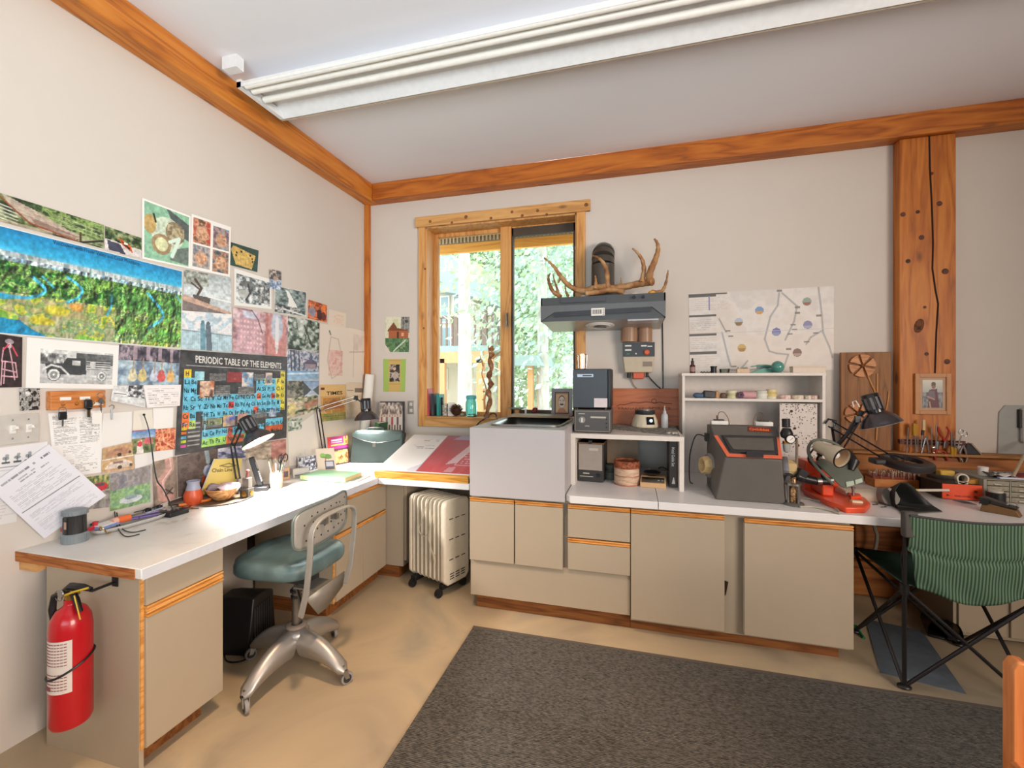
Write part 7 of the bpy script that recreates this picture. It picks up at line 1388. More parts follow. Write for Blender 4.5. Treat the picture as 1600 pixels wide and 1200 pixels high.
# stirrer/ polisher, bottle
p = onz(1008, 668, SHZ + .004); p.y += .05; vb = thing('vibrating_base', 'cream conical bench vibrator with a dark rim and control panel', 'machine', (p.x, p.y, SHZ + .004)); VM = mat('vib_cream', 'd8ccb4', .35)
MB().lathe([(.001, 0), (.094, 0), (.098, .006), (.09, .05), (.072, .095), (.001, .095)], n=14).to('body', VM, vb, ang=25, bevel=.003); MB().lathe([(.068, .095), (.072, .1), (.072, .122), (.066, .126), (.001, .126)], n=28).to('rubber_rim', DARK, vb, ang=50); MB().cyl((0, 0, .127), .055, .008, 24).to('plate_top', mat('vib_top', '9a9a94', .4, .5), vb)
MB().add([(.012, -.099, .025), (.066, -.078, .025), (.058, -.068, .08), (.008, -.086, .08)], [(0, 1, 2, 3)]).to('panel', BLACK, vb, solid=.003); MB().cyl((.04, -.092, .055), .012, .014, 14, 'y').to('knob', CHROME, vb)
o = jar('squeeze_bottle', 'white plastic nozzle bottle beside the cream vibrator', 'bottle', onz(1039, 669, SHZ + .004) + Vector((0, .03, 0)), [(.001, 0), (.022, 0), (.024, .004), (.024, .085), (.019, .1), (.012, .105), (.012, .122), (.007, .125), (.003, .15), (.001, .15)], mat('bottle_milk', 'd4d8dc', .4, trans=.2)); MB().cyl((0, 0, .155), .004, .014, 8).to('tip', mat('tip_amber', 'e0a070', .4), o)
o = thing('rag', 'crumpled pale foil scraps at the right end of the low shelf', 'scraps', onz(1056, 680, SHZ) + Vector((-.02, .05, .0)))
for k in range(5): MB().sph((.012 * k - .02, .02 * (k % 2), .008), .013, 7, 5, (1.2, 1, .6), rot=(0, 0, k)).to('scrap', mat('foil', 'b8b4ac', .35, .5, bump=.8, bscale=90), o, flat=True)
# --- inside the low shelf
yy = 3.02; yy = 3.06; a, c1 = ony(900, 694, yy), ony(938, 750, yy)
wb_ = thing('ultrasonic_box', 'grey and black upright box unit inside the low shelf', 'machine', (sxa + .034, yy, CT), R(-4)); w6 = (c1.x - a.x) * 1.05; h6 = ony(920, 691, yy).z - CT
MB().b2((0, 0, .004), (w6, .2, h6)).to('case', mat('box_dark', '33302f', .5), wb_, bevel=.003); MB().b2((.004, -.006, h6 * .3), (w6 - .008, 0, h6 - .012)).to('front_cover', mat('box_front', '9a9088', .4), wb_, bevel=.002)
MB().b2((-.004, -.008, h6 - .012), (w6 + .004, .2, h6)).to('lid', mat('box_lid', '6a4a34', .5), wb_, bevel=.002); MB().b2((w6 * .42, -.01, h6 - .01), (w6 * .56, .03, h6 + .014)).to('catch', BLACK, wb_)
MB().b2((w6 * .45, -.0075, h6 * .8), (w6 * .8, -.006, h6 * .86)).b2((w6 * .2, -.0015, h6 * .2), (w6 * .45, 0, h6 * .23)).b2((w6 * .08, -.0015, h6 * .13), (w6 * .6, 0, h6 * .145)).to('front_print', mat('print_lt', 'b8b2a8', .5), wb_, kind='stuff'); MB().cyl((w6 * .8, -.002, h6 * .18), .014, .006, 16, 'y').to('dial', BLACK, wb_)
p = onz(953, 751, CT); o = thing('glass_jar', 'dusty lidded glass jar between the grey box and the bark basket', 'jar', (p.x, p.y + .06, CT)); MB().lathe([(.001, 0), (.045, 0), (.048, .01), (.048, .05), (.03, .06), (.03, .07), (.044, .08), (.044, .1), (.03, .108), (.001, .11)], n=24).to('glass_body', mat('dusty_glass', '6f7468', .25, trans=.3), o, ang=60)
p = onz(979, 760, CT); p.y += .075; ba_ = thing('bark_basket', 'round birch bark container with a reddish woven lid', 'basket', (p.x, p.y, CT)); rB = .083; zB = ony(979, 728, p.y).z - CT
MB().lathe([(.001, 0), (rB * .98, 0), (rB, .004), (rB * .985, zB * .5), (rB * .99, zB * .93), (rB * .9, zB * .93)], n=32).to('body', ramp2('birch_bark', [(.3, '9a7458'), (.48, 'c4a48a'), (.7, 'd4bca4')], 16, 6, .8, .3, (1, 1, 5), 1.0), ba_, ang=60); MB().lathe([(rB * 1.02, zB * .93), (rB * 1.02, zB * 1.3), (rB * .98, zB * 1.33), (rB * .95, zB * 1.25), (.001, zB * 1.22)], n=32).to('lid', ramp2('bark_lid', [(.35, '5a2814'), (.65, 'a85c38')], 50, 3, .7, .5), ba_, ang=60)
MB().lathe([(rB * 1.005, 0), (rB * 1.02, .004), (rB * 1.005, .008)], n=32).lathe([(rB * 1.0, zB * .5), (rB * 1.02, zB * .52), (rB * 1.0, zB * .54)], n=32).to('stitching', mat('bark_red', 'a86a54', .7), ba_)
a, c1 = onz(1000, 761, CT), onz(1041, 765, CT); sc_ = thing('scale', 'small beige electronic scale with a dark pan in the low shelf', 'scale', (a.x, a.y, CT), R(-4)); w7 = c1.x - a.x; hh_ = .045
MB().prism([(0, 0), (.2, 0), (.2, .055), (.07, .055), (0, .03)], 0, w7, 'yz').to('case', mat('scale_beige', 'cba67c', .45), sc_, bevel=.004)
MB().add([(.01, .006, .0352), (w7 - .01, .006, .0352), (w7 - .01, .062, .0545), (.01, .062, .0545)], [(0, 1, 2, 3)]).to('control_strip', mat('scale_dark', '4a4440', .3), sc_, solid=.003)
MB().box((w7 * .72, .03, .046), (.012, .01, .004)).box((w7 * .86, .03, .046), (.012, .01, .004)).to('keys', mat('scale_key', '8aa08a', .4), sc_, kind='stuff')
MB().lathe([(.001, .058), (.03, .06), (.055, .082), (.057, .08), (.032, .056), (.001, .054)], (w7 * .45, .12, 0), 24).to('pan', BLACK, sc_, ang=60)
MB().tube(spline([(w7 * .7, .16, .1), (w7 * .9, .17, .105), (w7 + .03, .16, .07), (w7 + .04, .12, .01)]), .004, 6).to('cable', BLACK, sc_)
yy = 3.04; a, c1 = ony(1048, 690, yy), ony(1060, 763, yy); o = thing('ring_binder', 'dark grey tall book with white spine lettering at the end of the low shelf', 'book', (a.x - .008, yy, CT)); w8 = c1.x - a.x; h8 = a.z - CT
MB().b2((0, 0, 0), (w8, .22, h8)).to('cover', mat('binder_grey', '4b4745', .5), o, bevel=.002); MB().b2((.004, .005, h8 - .001), (w8 - .004, .215, h8 + .001)).to('pages', PAPER, o)
l = MB(); letters(l, 'Metal Guide Set', (w8 * .3, -.0012, h8 * .88), (0, 0, -1), (1, 0, 0), .018, h8 * .42, bold=True); l.to('lettering', WHITE, o, flat=True); MB().add([(w8 * .3, -.001, h8 * .08), (w8 * .75, -.001, h8 * .08), (w8 * .6, -.001, h8 * .22), (w8 * .5, -.001, h8 * .22)], [(0, 1, 2, 3)]).to('emblem', WHITE, o)

# ================================================================ tall shelf
ty = 3.33; txa, txb = X(1066, ty), X(1290, ty); tz = ony(1066, 583, ty).z; tz2 = ony(1066, 622, ty).z
TSW = mat('tall_shelf_white', 'dcd6d0', .5)
o = tsh = thing('tall_shelf', 'tall white shelf unit behind the blasting cabinet', 'shelf', (txa, ty, CT)); wt, ht_, dt = txb - txa, tz - CT, WB - .13 - ty
z2_ = tz2 - CT
MB().b2((0, 0, 0), (.018, dt, ht_ - .02)).to('side_panel', TSW, o, bevel=.001); MB().b2((wt - .018, 0, 0), (wt, dt, ht_ - .02)).to('side_panel', TSW, o, bevel=.001)
MB().b2((-.004, -.002, ht_ - .02), (wt + .004, dt, ht_)).to('top_panel', TSW, o, bevel=.001); MB().b2((.018, 0, z2_ - .018), (wt - .018, dt, z2_)).to('shelf_board', TSW, o, bevel=.001)
MB().b2((.0, dt, 0), (wt, dt + .008, ht_)).to('back_panel', mat('backboard', 'd0c8c2', .6), o)
# punched sheet
pa, pb = X(1219, ty + .02) - txa, X(1278, ty + .02) - txa; p_ = thing('punched_sheet', 'white sheet riddled with dark punch marks behind the regulator', 'sheet', (txa + pa, ty + .03, CT + .02)); hp = z2_ - .05
MB().b2((0, 0, 0), (pb - pa, .004, hp)).to('sheet', mat('punch_white', 'd8d0ca', .7), p_); l = MB(); rr2 = random.Random(4)
for k in range(230): r_ = .0025 + .0015 * rr2.random(); x_, z_ = rr2.uniform(.006, pb - pa - .006), hp * (1 - rr2.random() ** 1.3 * .95); l.cyl((x_, -.0005, z_ if z_ < hp - .005 else hp - .006), r_, .0012, 6, 'y')
for k in range(4): l.cyl((pb * 0 + .07 + .02 * k, -.001, hp * (.9 - .22 * k)), .009, .002, 10, 'y')
l.to('punch_marks', mat('punch_dark', '4a3a36', .8), p_, kind='stuff')
# on top of the tall shelf
TZ = tz
def ot(px, yy=ty + .08): return Vector((X(px, yy), yy, TZ))
o = thing('dropper_bottle', 'brown dropper bottle at the left end of the tall shelf top', 'bottle', ot(1082)); MB().lathe([(.001, 0), (.018, 0), (.019, .004), (.019, .055), (.009, .066), (.009, .072)], n=20).to('bottle', mat('amber_glass', '4a1f1a', .15, coat=.4), o, ang=60); MB().lathe([(.011, .068), (.011, .088), (.006, .09), (.006, .108), (.001, .11)], n=16).to('dropper_cap', BLACK, o, ang=60); MB().lathe([(.0192, .012), (.0192, .045)], n=20, cap=False).to('paper_label', mat('label_pink', '9a7a78', .6), o)
o = thing('wire_squiggle', 'small black wire trinket lying on the tall shelf top', 'trinket', ot(1103)); MB().tube([(-.035 + .006 * k, .004 * (k % 2), .006 + .004 * math.sin(k * 1.9)) for k in range(13)], .004, 6).to('wire', BLACK, o)
o = jar('film_canister', 'small black lidded canister on the tall shelf top', 'canister', ot(1115), [(.001, 0), (.019, 0), (.019, .038), (.022, .04), (.022, .05), (.001, .05)], BLACK)
o = jar('clear_cup', 'low clear plastic cup on the tall shelf top', 'cup', ot(1132), [(.001, 0), (.03, 0), (.035, .03), (.033, .03), (.028, .003), (.001, .003)], GLASS)
o = thing('cork_block', 'pale cork block with small pegs on the tall shelf top', 'block', ot(1158)); MB().b2((-.03, -.02, 0), (.05, .02, .03)).to('block', mat('cork', 'd0b49a', .8, noise=.2, scale=80), o, bevel=.003)
for k in range(3): MB().cyl((-.02 + .025 * k, -.01, .036), .005, .012, 8).to('peg', mat('peg_green', '7f9a7c', .5), o)
TEAL = mat('teal_plastic', '5f9a8c', .35)
o = thing('tape_dispenser', 'teal hand tool with a round knob on the tall shelf top', 'tool', ot(1198)); MB().prism([(-.11, 0), (.09, 0), (.075, .022), (-.02, .035), (-.07, .018)], -.02, .02, 'xz').to('base', TEAL, o, bevel=.004); MB().tube(spline([(-.1, 0, .045), (-.06, 0, .05), (0, 0, .05), (.03, 0, .045)]), [.004] * 6 + [.008] * 13, 8).to('arm', TEAL, o); MB().tube([(-.06, .01, .035), (.03, .01, .04)], .006, 8).to('bar', mat('lilac_grey', '8a8a9c', .4), o)
o = thing('teal_ball', 'teal glass ball resting against the teal tool', 'ball', ot(1215, ty + .02)); MB().sph((0, 0, .04), .04, 20, 14).to('ball', mat('teal_glass', '4f8f84', .15, coat=.5, noise=.2, scale=20), o, ang=90)
o = thing('small_box', 'long cream cardboard box at the right end of the tall shelf top', 'box', ot(1262, ty + .06)); w9 = X(1288, ty + .06) - X(1237, ty + .06); MB().b2((-w9 / 2, -.03, 0), (w9 / 2, .04, .042)).to('box', mat('box_cream', 'd9cabb', .7), o, bevel=.002); MB().b2((-w9 / 2 - .001, -.032, .034), (w9 / 2 + .001, .042, .044)).to('lid', mat('box_cream2', 'd2c2b2', .7), o, bevel=.001)
# on the middle board
def om(px, yy=ty + .07): return Vector((X(px, yy), yy, tz2))
o = thing('blue_clay', 'lump of blue clay at the left end of the middle board', 'clay', om(1092)); MB().sph((-.01, 0, .018), .026, 12, 8, (1.2, 1, .75)).sph((.018, .0, .016), .02, 10, 7).to('lump', mat('blue_clay', '4a5f78', .7, noise=.2), o, ang=90)
o = thing('black_pouch', 'crumpled black pouch beside the blue clay', 'pouch', om(1108)); MB().box((0, 0, .026), (.075, .05, .05), rot=(0, .1, .1)).sph((-.03, 0, .028), .02, 8, 6).to('pouch', mat('pouch_blk', '3a3a40', .5, noise=.3, bump=.5, bscale=60), o, bevel=.008, ang=60)
o = thing('wood_figure', 'tan peg figure beside the black pouch', 'figurine', om(1120)); MB().lathe([(.001, 0), (.014, 0), (.017, .02), (.011, .034), (.014, .042), (.01, .05), (.001, .052)], n=16).to('body', mat('tan_peg', 'b98a5c', .5), o, ang=80)
o = thing('bead_pot', 'small brown pot right of the tan peg figure', 'pot', om(1130)); MB().lathe([(.001, 0), (.018, 0), (.022, .02), (.016, .036), (.001, .036)], n=16).to('pot', mat('brown_pot', '6a5448', .5), o, ang=80)
def stack(px, cols, r, lab, nm='tape_roll', cat='tape', t=.018):
    for k, c_ in enumerate(cols):
        o = thing(nm, lab[k] if isinstance(lab, (list, tuple)) else lab, cat, om(px + (k % 2) * .6) + Vector((0, 0, t * k))); MB().lathe([(r * .55, 0), (r, 0), (r * 1.01, t * .5), (r, t - .0005), (r * .55, t - .0005)], n=22, cap=False).to('roll', mat('tape' + c_, c_, .6), o, ang=50)
stack(1143, ['c8c49c', 'bdb98c', 'd8d0b4'], .034, ['sage tape roll, bottom of the stack left of the purple bow', 'olive tape roll, middle of the stack left of the purple bow', 'cream tape roll, topmost left of the purple bow'])
o = thing('purple_bow', 'dark purple ribbon bow on the middle board', 'bow', om(1157, ty + .03)); 
for a_ in range(8): MB().sph((.014 * math.cos(a_ * .785), 0, .024 + .014 * math.sin(a_ * .785)), .011, 8, 6, (1, .6, .7), rot=(0, -a_ * .785, 0)).to('loop', mat('bow_purple', '5a4058', .4), o)
o = thing('pink_roll', 'pink ribbon roll lying beside the purple bow', 'ribbon', om(1170)); MB().cyl((0, 0, .026), .026, .085, 24, 'x').to('roll', mat('ribbon_pink', 'c89aa0', .5, noise=.08), o); MB().cyl((.046, 0, .026), .0245, .012, 24, 'x').to('grey_end', GREY, o)
stack(1189, ['cfd2c6', 'dcdcd2', 'c8cabc'], .038, ['white tape roll, bottom of the stack in the middle of the board', 'white tape roll, middle of the stack in the middle of the board', 'white tape roll, topmost in the middle of the board'])
stack(1205, ['d8d2b8', 'd8c48c', 'd0b870', 'd8cca0'], .032, ['cream tape roll, bottom of the yellow stack', 'straw tape roll, second of the yellow stack', 'mustard tape roll, third of the yellow stack', 'buff tape roll, topmost of the yellow stack'], t=.016)
for px, cc, lab in ((1226, 'cf9f98', 'pink ribbon coil on the middle board'), (1246, 'c8b898', 'cream patterned ribbon coil on the middle board'), (1262, 'a8a890', 'sage patterned ribbon coil on the middle board'), (1272, 'c49a90', 'rose patterned ribbon coil at the right end of the middle board')):
    o = thing('ribbon_coil', lab, 'ribbon', om(px, ty + .05)); r_ = .034 if px < 1250 else .02; MB().lathe([(r_ * .4, 0), (r_, 0), (r_ * 1.05, .012), (r_, .026), (r_ * .4, .026)], n=22, cap=False).to('coil', ramp2('coil' + cc, [(.4, cc), (.6, 'e0d4c8')], 50, 4, .6, .2), o, ang=60)
o = MB().b2((X(1078, ty + .3), ty + .29, tz2), (X(1086, ty + .3), ty + .3, tz2 + .003)).to('x', TSW) if 0 else None
# ================================================================ blasting cabinet
def onp(px, py, p0, n): d = ray(px, py); n = Vector(n); return CAM + d * ((Vector(p0) - CAM).dot(n) / d.dot(n))
BL = mat('blaster_grey', '57534f', .5, noise=.1, scale=8, bump=.1, bscale=120)
v = [(.47, 2.80, CT), (.835, 2.79, CT), (.815, 2.80, 1.045), (.525, 2.80, 1.045), (.488, 2.95, 1.145), (.846, 2.95, 1.145), (.475, 3.0, 1.215), (.845, 3.0, 1.212), (.485, 3.2, 1.2), (.86, 3.2, 1.2), (.485, 3.2, CT), (.87, 3.2, CT), (.46, 2.99, 1.0), (.87, 2.97, 1.0)]
bc = thing('blasting_cabinet', 'dark grey abrasive blasting cabinet with an orange-edged viewing window', 'blasting cabinet', (.65, 2.98, CT)); O = Vector(bc.location)
L_ = lambda p: Vector(p) - O
b = MB().add([L_(p) for p in v], [(0, 1, 2, 3), (3, 2, 5, 4), (4, 5, 7, 6), (6, 7, 9, 8), (8, 9, 11, 10), (0, 3, 12), (3, 4, 12), (4, 6, 12), (6, 8, 12), (8, 10, 12), (10, 0, 12), (1, 13, 2), (2, 13, 5), (5, 13, 7), (7, 13, 9), (9, 13, 11), (11, 13, 1), (0, 10, 11, 1)])
b.to('housing', BL, bc, bevel=.006, ang=30)
p0 = Vector(v[3]); n_ = (Vector(v[2]) - p0).cross(Vector(v[4]) - p0).normalized(); n_ = n_ if n_.y < 0 else -n_
def sl(pts, off): return [L_(onp(a, c, p0 + n_ * off, n_)) for a, c in pts]
def slab(pts, z0, z1): a, c = sl(pts, z0), sl(pts, z1); m = MB(); n = len(pts); return m.add(a + c, [tuple(range(n)), tuple(range(2 * n - 1, n - 1, -1))] + [(i, (i + 1) % n, n + (i + 1) % n, n + i) for i in range(n)])
ORF = mat('orange_edge2', 'd9694a', .45)
slab([(1115, 680), (1121, 680), (1139.5, 708.5), (1216, 711.5), (1213, 683), (1218, 683), (1222.5, 717), (1136, 713.5)], 0.002, .008).to('window_edging', ORF, bc, bevel=.001)
slab([(1128, 679.5), (1213.5, 681.5), (1216, 709), (1142, 706)], .002, .014).to('window_frame', DARK, bc, bevel=.003)
slab([(1134, 683.5), (1208, 685), (1210, 704), (1146, 702)], .010, .0155).to('window_glass', mat('dusty_black_glass', '5c5a55', .25), bc)
slab([(1166, 705), (1193, 706.5), (1193, 715.5), (1166, 714)], .012, .024).to('latch', DARK, bc, bevel=.003)
pp0, nn = Vector(v[4]), (Vector(v[5]) - Vector(v[4])).cross(Vector(v[6]) - Vector(v[4])).normalized(); nn = nn if nn.y < 0 else -nn
lbq = [onp(a, c, pp0 + nn * .002, nn) - O for a, c in ((1169.5, 666.5), (1205, 669), (1204, 675.5), (1168.5, 673.5))]
lab = MB().quad(lbq[0], lbq[1], lbq[2], lbq[3], -.002).to('name_label', mat('label_dkred', '7a2c18', .5), bc)
l = MB(); letters(l, 'Cycloblast', lbq[3] + Vector((.006, -.003, .007)), lbq[2] - lbq[3], lbq[0] - lbq[3], .016, (lbq[2] - lbq[3]).length * .88, bold=True); l.to('lettering', mat('label_orange', 'e87848', .4), lab, flat=True)
TANR = mat('rubber_tan', 'c2a878', .6, noise=.08)
def port(c, ax, s):
    M = Matrix.Translation(Vector(c) - O) @ aim(ax)
    MB().lathe([(.072, -.01), (.075, .0), (.075, .018), (.058, .02)], n=28, M=M).to('port_ring', mat('ring_grey', '8c8a90', .35, .4), bc, ang=50)
    MB().lathe([(.058, .01), (.056, .045), (.05, .06), (.042, .062), (.03, .03), (.026, 0)], n=8, M=M, cap=False).to('glove_cuff', TANR, bc, ang=20)
    MB().cyl((0, 0, .012), .045, .004, 20, M=M).to('port_opening', BLACK, bc)
port((.475, 2.97, .965), (-1, -.32, .05), 1); port((.875, 2.96, .965), (1, -.22, .05), 1)
MB().box(L_((.465, 3.05, 1.13)), (.03, .06, .05)).to('switch_box', BLACK, bc, bevel=.003)
for px, sg in ((1123, 1), (1192, -1)):
    c = ony(px, 654, 3.13) - O; z_ = 1.205 - O.z
    MB().box((c.x, c.y, z_ + .012), (.1, .07, .028)).to('lamp_box', WHITE, bc, bevel=.004); MB().box((c.x + .0, c.y, z_ + .03), (.06, .04, .006)).to('cover_plate', DARK, bc)
    MB().tube(spline([(c.x - .005, c.y, z_ + .03), (c.x + .0 * sg, c.y, z_ + .075), (c.x + .03 * sg, c.y, z_ + .08), (c.x + .055 * sg, c.y - .01, z_ + .04), (c.x + .06 * sg, c.y - .02, z_ + .0)]), .0022, 6).tube([(c.x - .01, c.y, z_ + .03), (c.x - .012, c.y, z_ + .06)], .004, 6).to('lamp_lead', mat('lead_brown', '6b5438', .5), bc)
c = [L_(p) for p in [Vector((.46, 3.05, 1.13)), ony(1088, 680, 3.1), ony(1079, 705, 3.12), ony(1077, 730, 3.15), ony(1078, 752, 3.18)]]; c.append(Vector((c[-1].x + .02, c[-1].y, .004))); MB().tube(spline(c), .004, 6).to('power_lead', mat('blue_black', '20242e', .4), bc)
# regulator
ry = 2.93; rg = thing('air_regulator', 'black air regulator with a round white gauge right of the blasting cabinet', 'regulator', ony(1232, 790, ry) * 0 + Vector((X(1230, ry), ry, CT))); O = Vector(rg.location); Q = lambda a, c, yy=ry: ony(a, c, yy) - O
MB().cyl((Q(1228, 661)), .021, .05, 16).to('knob', BLACK, rg, bevel=.002); MB().lathe([(.018, -.03), (.03, -.022), (.034, .0), (.026, .02), (.02, .03)], Q(1229, 677), 16).to('body', BLACK, rg)
gc = Q(1235, 686, ry - .03); MB().lathe([(.026, .02), (.028, 0), (.024, -.006), (.001, -.004)], gc, 24, axis='y').to('gauge_case', BLACK, rg); MB().cyl(gc + Vector((0, -.006, 0)), .021, .004, 24, 'y').to('gauge_face', WHITE, rg); MB().tube([gc + Vector((-.004, -.009, -.006)), gc + Vector((.01, -.009, .008))], .0012, 4).to('needle', BLACK, rg)
MB().lathe([(.001, -.035), (.016, -.028), (.02, .0), (.02, .025)], Q(1229, 698), 16).to('filter_bowl', mat('bowl_clear', 'c8ccc8', .2, trans=.4), rg); MB().cyl(Q(1229, 691), .021, .014, 16).to('bowl_collar', BRASS, rg)
MB().tube([Q(1236, 681), Q(1244, 681), Q(1245, 690), Q(1245, 735), Q(1243, 750)], .007, 8).tube([Q(1243, 750), Q(1240, 755), Vector((Q(1240, 755).x, 0, .12))], .009, 8).to('pipe', mat('pipe_brass', 'a0907c', .35, .7), rg)
MB().cyl(Q(1242, 683), .014, .02, 10, 'x').to('elbow_fitting', STEEL, rg)
# abrasive jar
p = onz(1244, 792, CT); p.y += .04; aj = thing('sight_jar', 'small metal and glass jar with brass fittings at the foot of the blasting cabinet', 'jar', p)
MB().lathe([(.001, 0), (.05, 0), (.052, .01), (.046, .016), (.001, .018)], n=24).to('foot', mat('foot_grey', '6f6e68', .4, .4), aj, ang=50)
for k in range(4): a = k * 1.57 + .4; MB().cyl((.034 * math.cos(a), .034 * math.sin(a), .065), .006, .1, 8).to('post', STEEL, aj)
MB().lathe([(.022, .018), (.024, .03), (.022, .09), (.014, .105), (.02, .11), (.012, .13), (.012, .155)], n=18).to('brass_core', ramp2('brass_mix', [(.35, '5a3a2a'), (.65, 'c8a070')], 90, 3, .35, .1, metal=.6), aj)
MB().cyl((0, 0, .118), .04, .012, 20).to('top_ring', STEEL, aj); MB().tube(spline([(0, 0, .15), (-.02, -.01, .17), (-.04, 0, .165), (-.045, .02, .13)]), .008, 8).to('hose_stub', BLACK, aj)
o = MB().tube(spline([onz(1250, 792, CT + .006), onz(1270, 792, CT + .006), onz(1295, 797, CT + .006), onz(1312, 802, CT + .006), onz(1300, 790, CT + .006), onz(1275, 782, CT + .006), onz(1255, 778, CT + .006)]), .0055, 8).to('clear_hose', mat('clear_hose', 'c9c4b0', .3, trans=.3)); tag(o, 'loop of clear plastic hose on the bench before the orange machine', 'hose')

# ================================================================ orange machine, visor, tube lamp
p = onz(1262, 775, CT); om_ = thing('grinding_machine', 'bright orange cast bench machine with a forked base beside the blasting cabinet', 'machine', (p.x, p.y, CT)); O = Vector(om_.location); OM = mat('machine_orange', 'e2512c', .35, coat=.2)
bp_ = [onz(a, c, CT + .03) - O for a, c in ((1256, 766), (1258, 748), (1290, 748), (1296, 757), (1318, 768), (1326, 772), (1344, 770), (1360, 785), (1352, 793), (1322, 793), (1296, 784))]
MB().prism([(q.x, q.y) for q in bp_], 0, .03, 'xy').to('base', OM, om_, bevel=.006)
q = [onz(a, c, CT + .034) - O for a, c in ((1325, 772), (1340, 771), (1346, 778), (1330, 780))]; MB().prism([(w.x, w.y) for w in q], .03, .048, 'xy').to('raised_pad', OM, om_, bevel=.003)
q = onz(1333, 772, CT + .05) - O; MB().cyl((q.x, q.y, .065), .007, .04, 12).cyl((q.x, q.y, .085), .01, .01, 12).to('post_knob', STEEL, om_)
q = onz(1337, 783, CT + .034) - O; MB().box((q.x, q.y - .008, .034), (.05, .03, .012)).to('label_block', mat('cream_tag', 'dcd0b0', .5), om_, bevel=.002)
f0, f1 = onz(1328, 795, CT + .012) - O, onz(1352, 795, CT + .012) - O
l = MB(); 
for k in range(2):
    for j in range(9 - 3 * (1 - k)): l.box((lerp(f0.x, f1.x, j / 8), lerp(f0.y, f1.y, j / 8) - .003, .022 - .01 * k), (.007, .002, .004))
l.to('base_print', BLACK, om_, kind='stuff')
a, c = ony(1256, 719, 3.12) - O, ony(1318, 719, 3.12) - O
MB().b2((a.x, 3.10 - O.y, .0), (a.x + .21, 3.22 - O.y, a.z)).to('column', OM, om_, bevel=.006)
MB().tube([Q_ - O for Q_ in (ony(1246, 744, 2.9), ony(1262, 749, 2.9), ony(1276, 752, 2.9), ony(1296, 752, 2.9))], [.028, .024, .022, .022], 14).to('motor_arm', BLACK, om_, ang=50)
MB().tube([Q_ - O for Q_ in (ony(1276, 752, 2.897), ony(1283, 752, 2.897))], .0235, 14).tube([Q_ - O for Q_ in (ony(1292, 751, 2.897), ony(1301, 750, 2.897))], .02, 14).to('steel_band', STEEL, om_)
MB().box(ony(1252, 741, 2.9) - O, (.05, .05, .06), rot=(0, .5, 0)).to('switch_block', BLACK, om_, bevel=.004)
MB().b2((a.x + .03, 2.93 - O.y, .03), (a.x + .09, 3.12 - O.y, .12)).to('arm_support', OM, om_, bevel=.008)
# visor
vz = 2.92; vs_ = thing('magnifier_visor', 'grey-green plastic magnifier visor propped on the orange machine', 'visor', ony(1310, 745, vz)); O = Vector(vs_.location)
VG = mat('visor_green', '63695f', .4); N_ = Vector((-.15, -.75, .65)).normalized(); P0 = Vector(ony(1315, 745, vz))
def vp(pts, off): return [onp(a, c, P0 + N_ * off, N_) - O for a, c in pts]
def vslab(pts, z0, z1): a, c = vp(pts, z0), vp(pts, z1); n = len(pts); return MB().add(a + c, [tuple(range(n)), tuple(range(2 * n - 1, n - 1, -1))] + [(i, (i + 1) % n, n + (i + 1) % n, n + i) for i in range(n)])
vslab([(1273, 722), (1283, 716), (1300, 720), (1318, 712), (1330, 716), (1349, 745), (1350, 754), (1321, 763), (1313, 760)], 0, .022).to('shell', VG, vs_, bevel=.006)
vslab([(1322, 753), (1334, 751), (1335, 758), (1323, 761)], .022, .026).to('lens', mat('lens_pale', 'b8c8b4', .08, coat=.5), vs_); vslab([(1336, 750), (1347, 747), (1348, 753), (1337, 757)], .022, .026).to('lens', mat('lens_pale', 'b8c8b4', .08, coat=.5), vs_)
MB().tube(spline([Vector(onp(a, c, P0 + N_ * (.02 + .05 * math.sin(k * .5)), N_)) - O for k, (a, c) in enumerate(((1302, 757), (1285, 740), (1270, 722), (1263, 705), (1267, 692), (1280, 687), (1300, 691), (1315, 700)))]), .009, 8).to('headband', VG, vs_)
MB().tube([onp(1326, 708, P0 + N_ * .01, N_) - O, onp(1334, 722, P0 + N_ * .03, N_) - O, onp(1330, 735, P0 + N_ * .02, N_) - O], [.02, .028, .014], 12).to('padding', BLACK, vs_)
# tube lamp
a, c = ony(1278, 697, 2.95), ony(1316, 716, 2.82); tl = thing('tube_lamp', 'cream tubular lamp head pointing down over the grey visor', 'lamp', a); e_ = c - a; TC = mat('lamp_cream', 'cfc3ac', .4)
M = aim(e_); Ln = e_.length
MB().lathe([(.001, -.012), (.028, -.01), (.034, .0), (.036, Ln * .45), (.05, Ln * .6), (.056, Ln), (.052, Ln), (.046, Ln * .6)], n=28, M=M, cap=False).to('housing', TC, tl, ang=50)
MB().lathe([(.0555, Ln - .004), (.058, Ln - .002), (.058, Ln + .003), (.052, Ln + .003)], n=28, M=M, cap=False).to('rim', BLACK, tl)
MB().lathe([(.001, Ln * .35), (.03, Ln * .4), (.045, Ln * .7), (.052, Ln * .97)], n=24, M=M, cap=False).to('reflector', mat('reflector_tan', 'b89c7c', .4), tl, ang=60); MB().sph(M @ Vector((0, 0, Ln * .72)), .022, 14, 10).to('bulb', WHITE, tl)
MB().tube(spline([(-.0, .02, -.0), (-.03, .03, -.05), (-.035, .04, -.09), (.0, .05, -.13), (.03, .05, -.15)]), .005, 6).to('lead', BLACK, tl)
MB().tube([(.03, .03, -.03), (.01, .04, -.08), (.05, .07, -.2)], .007, 8).cyl((.02, .03, -.05), .014, .02, 12, 'y').to('support_arm', BLACK, tl)
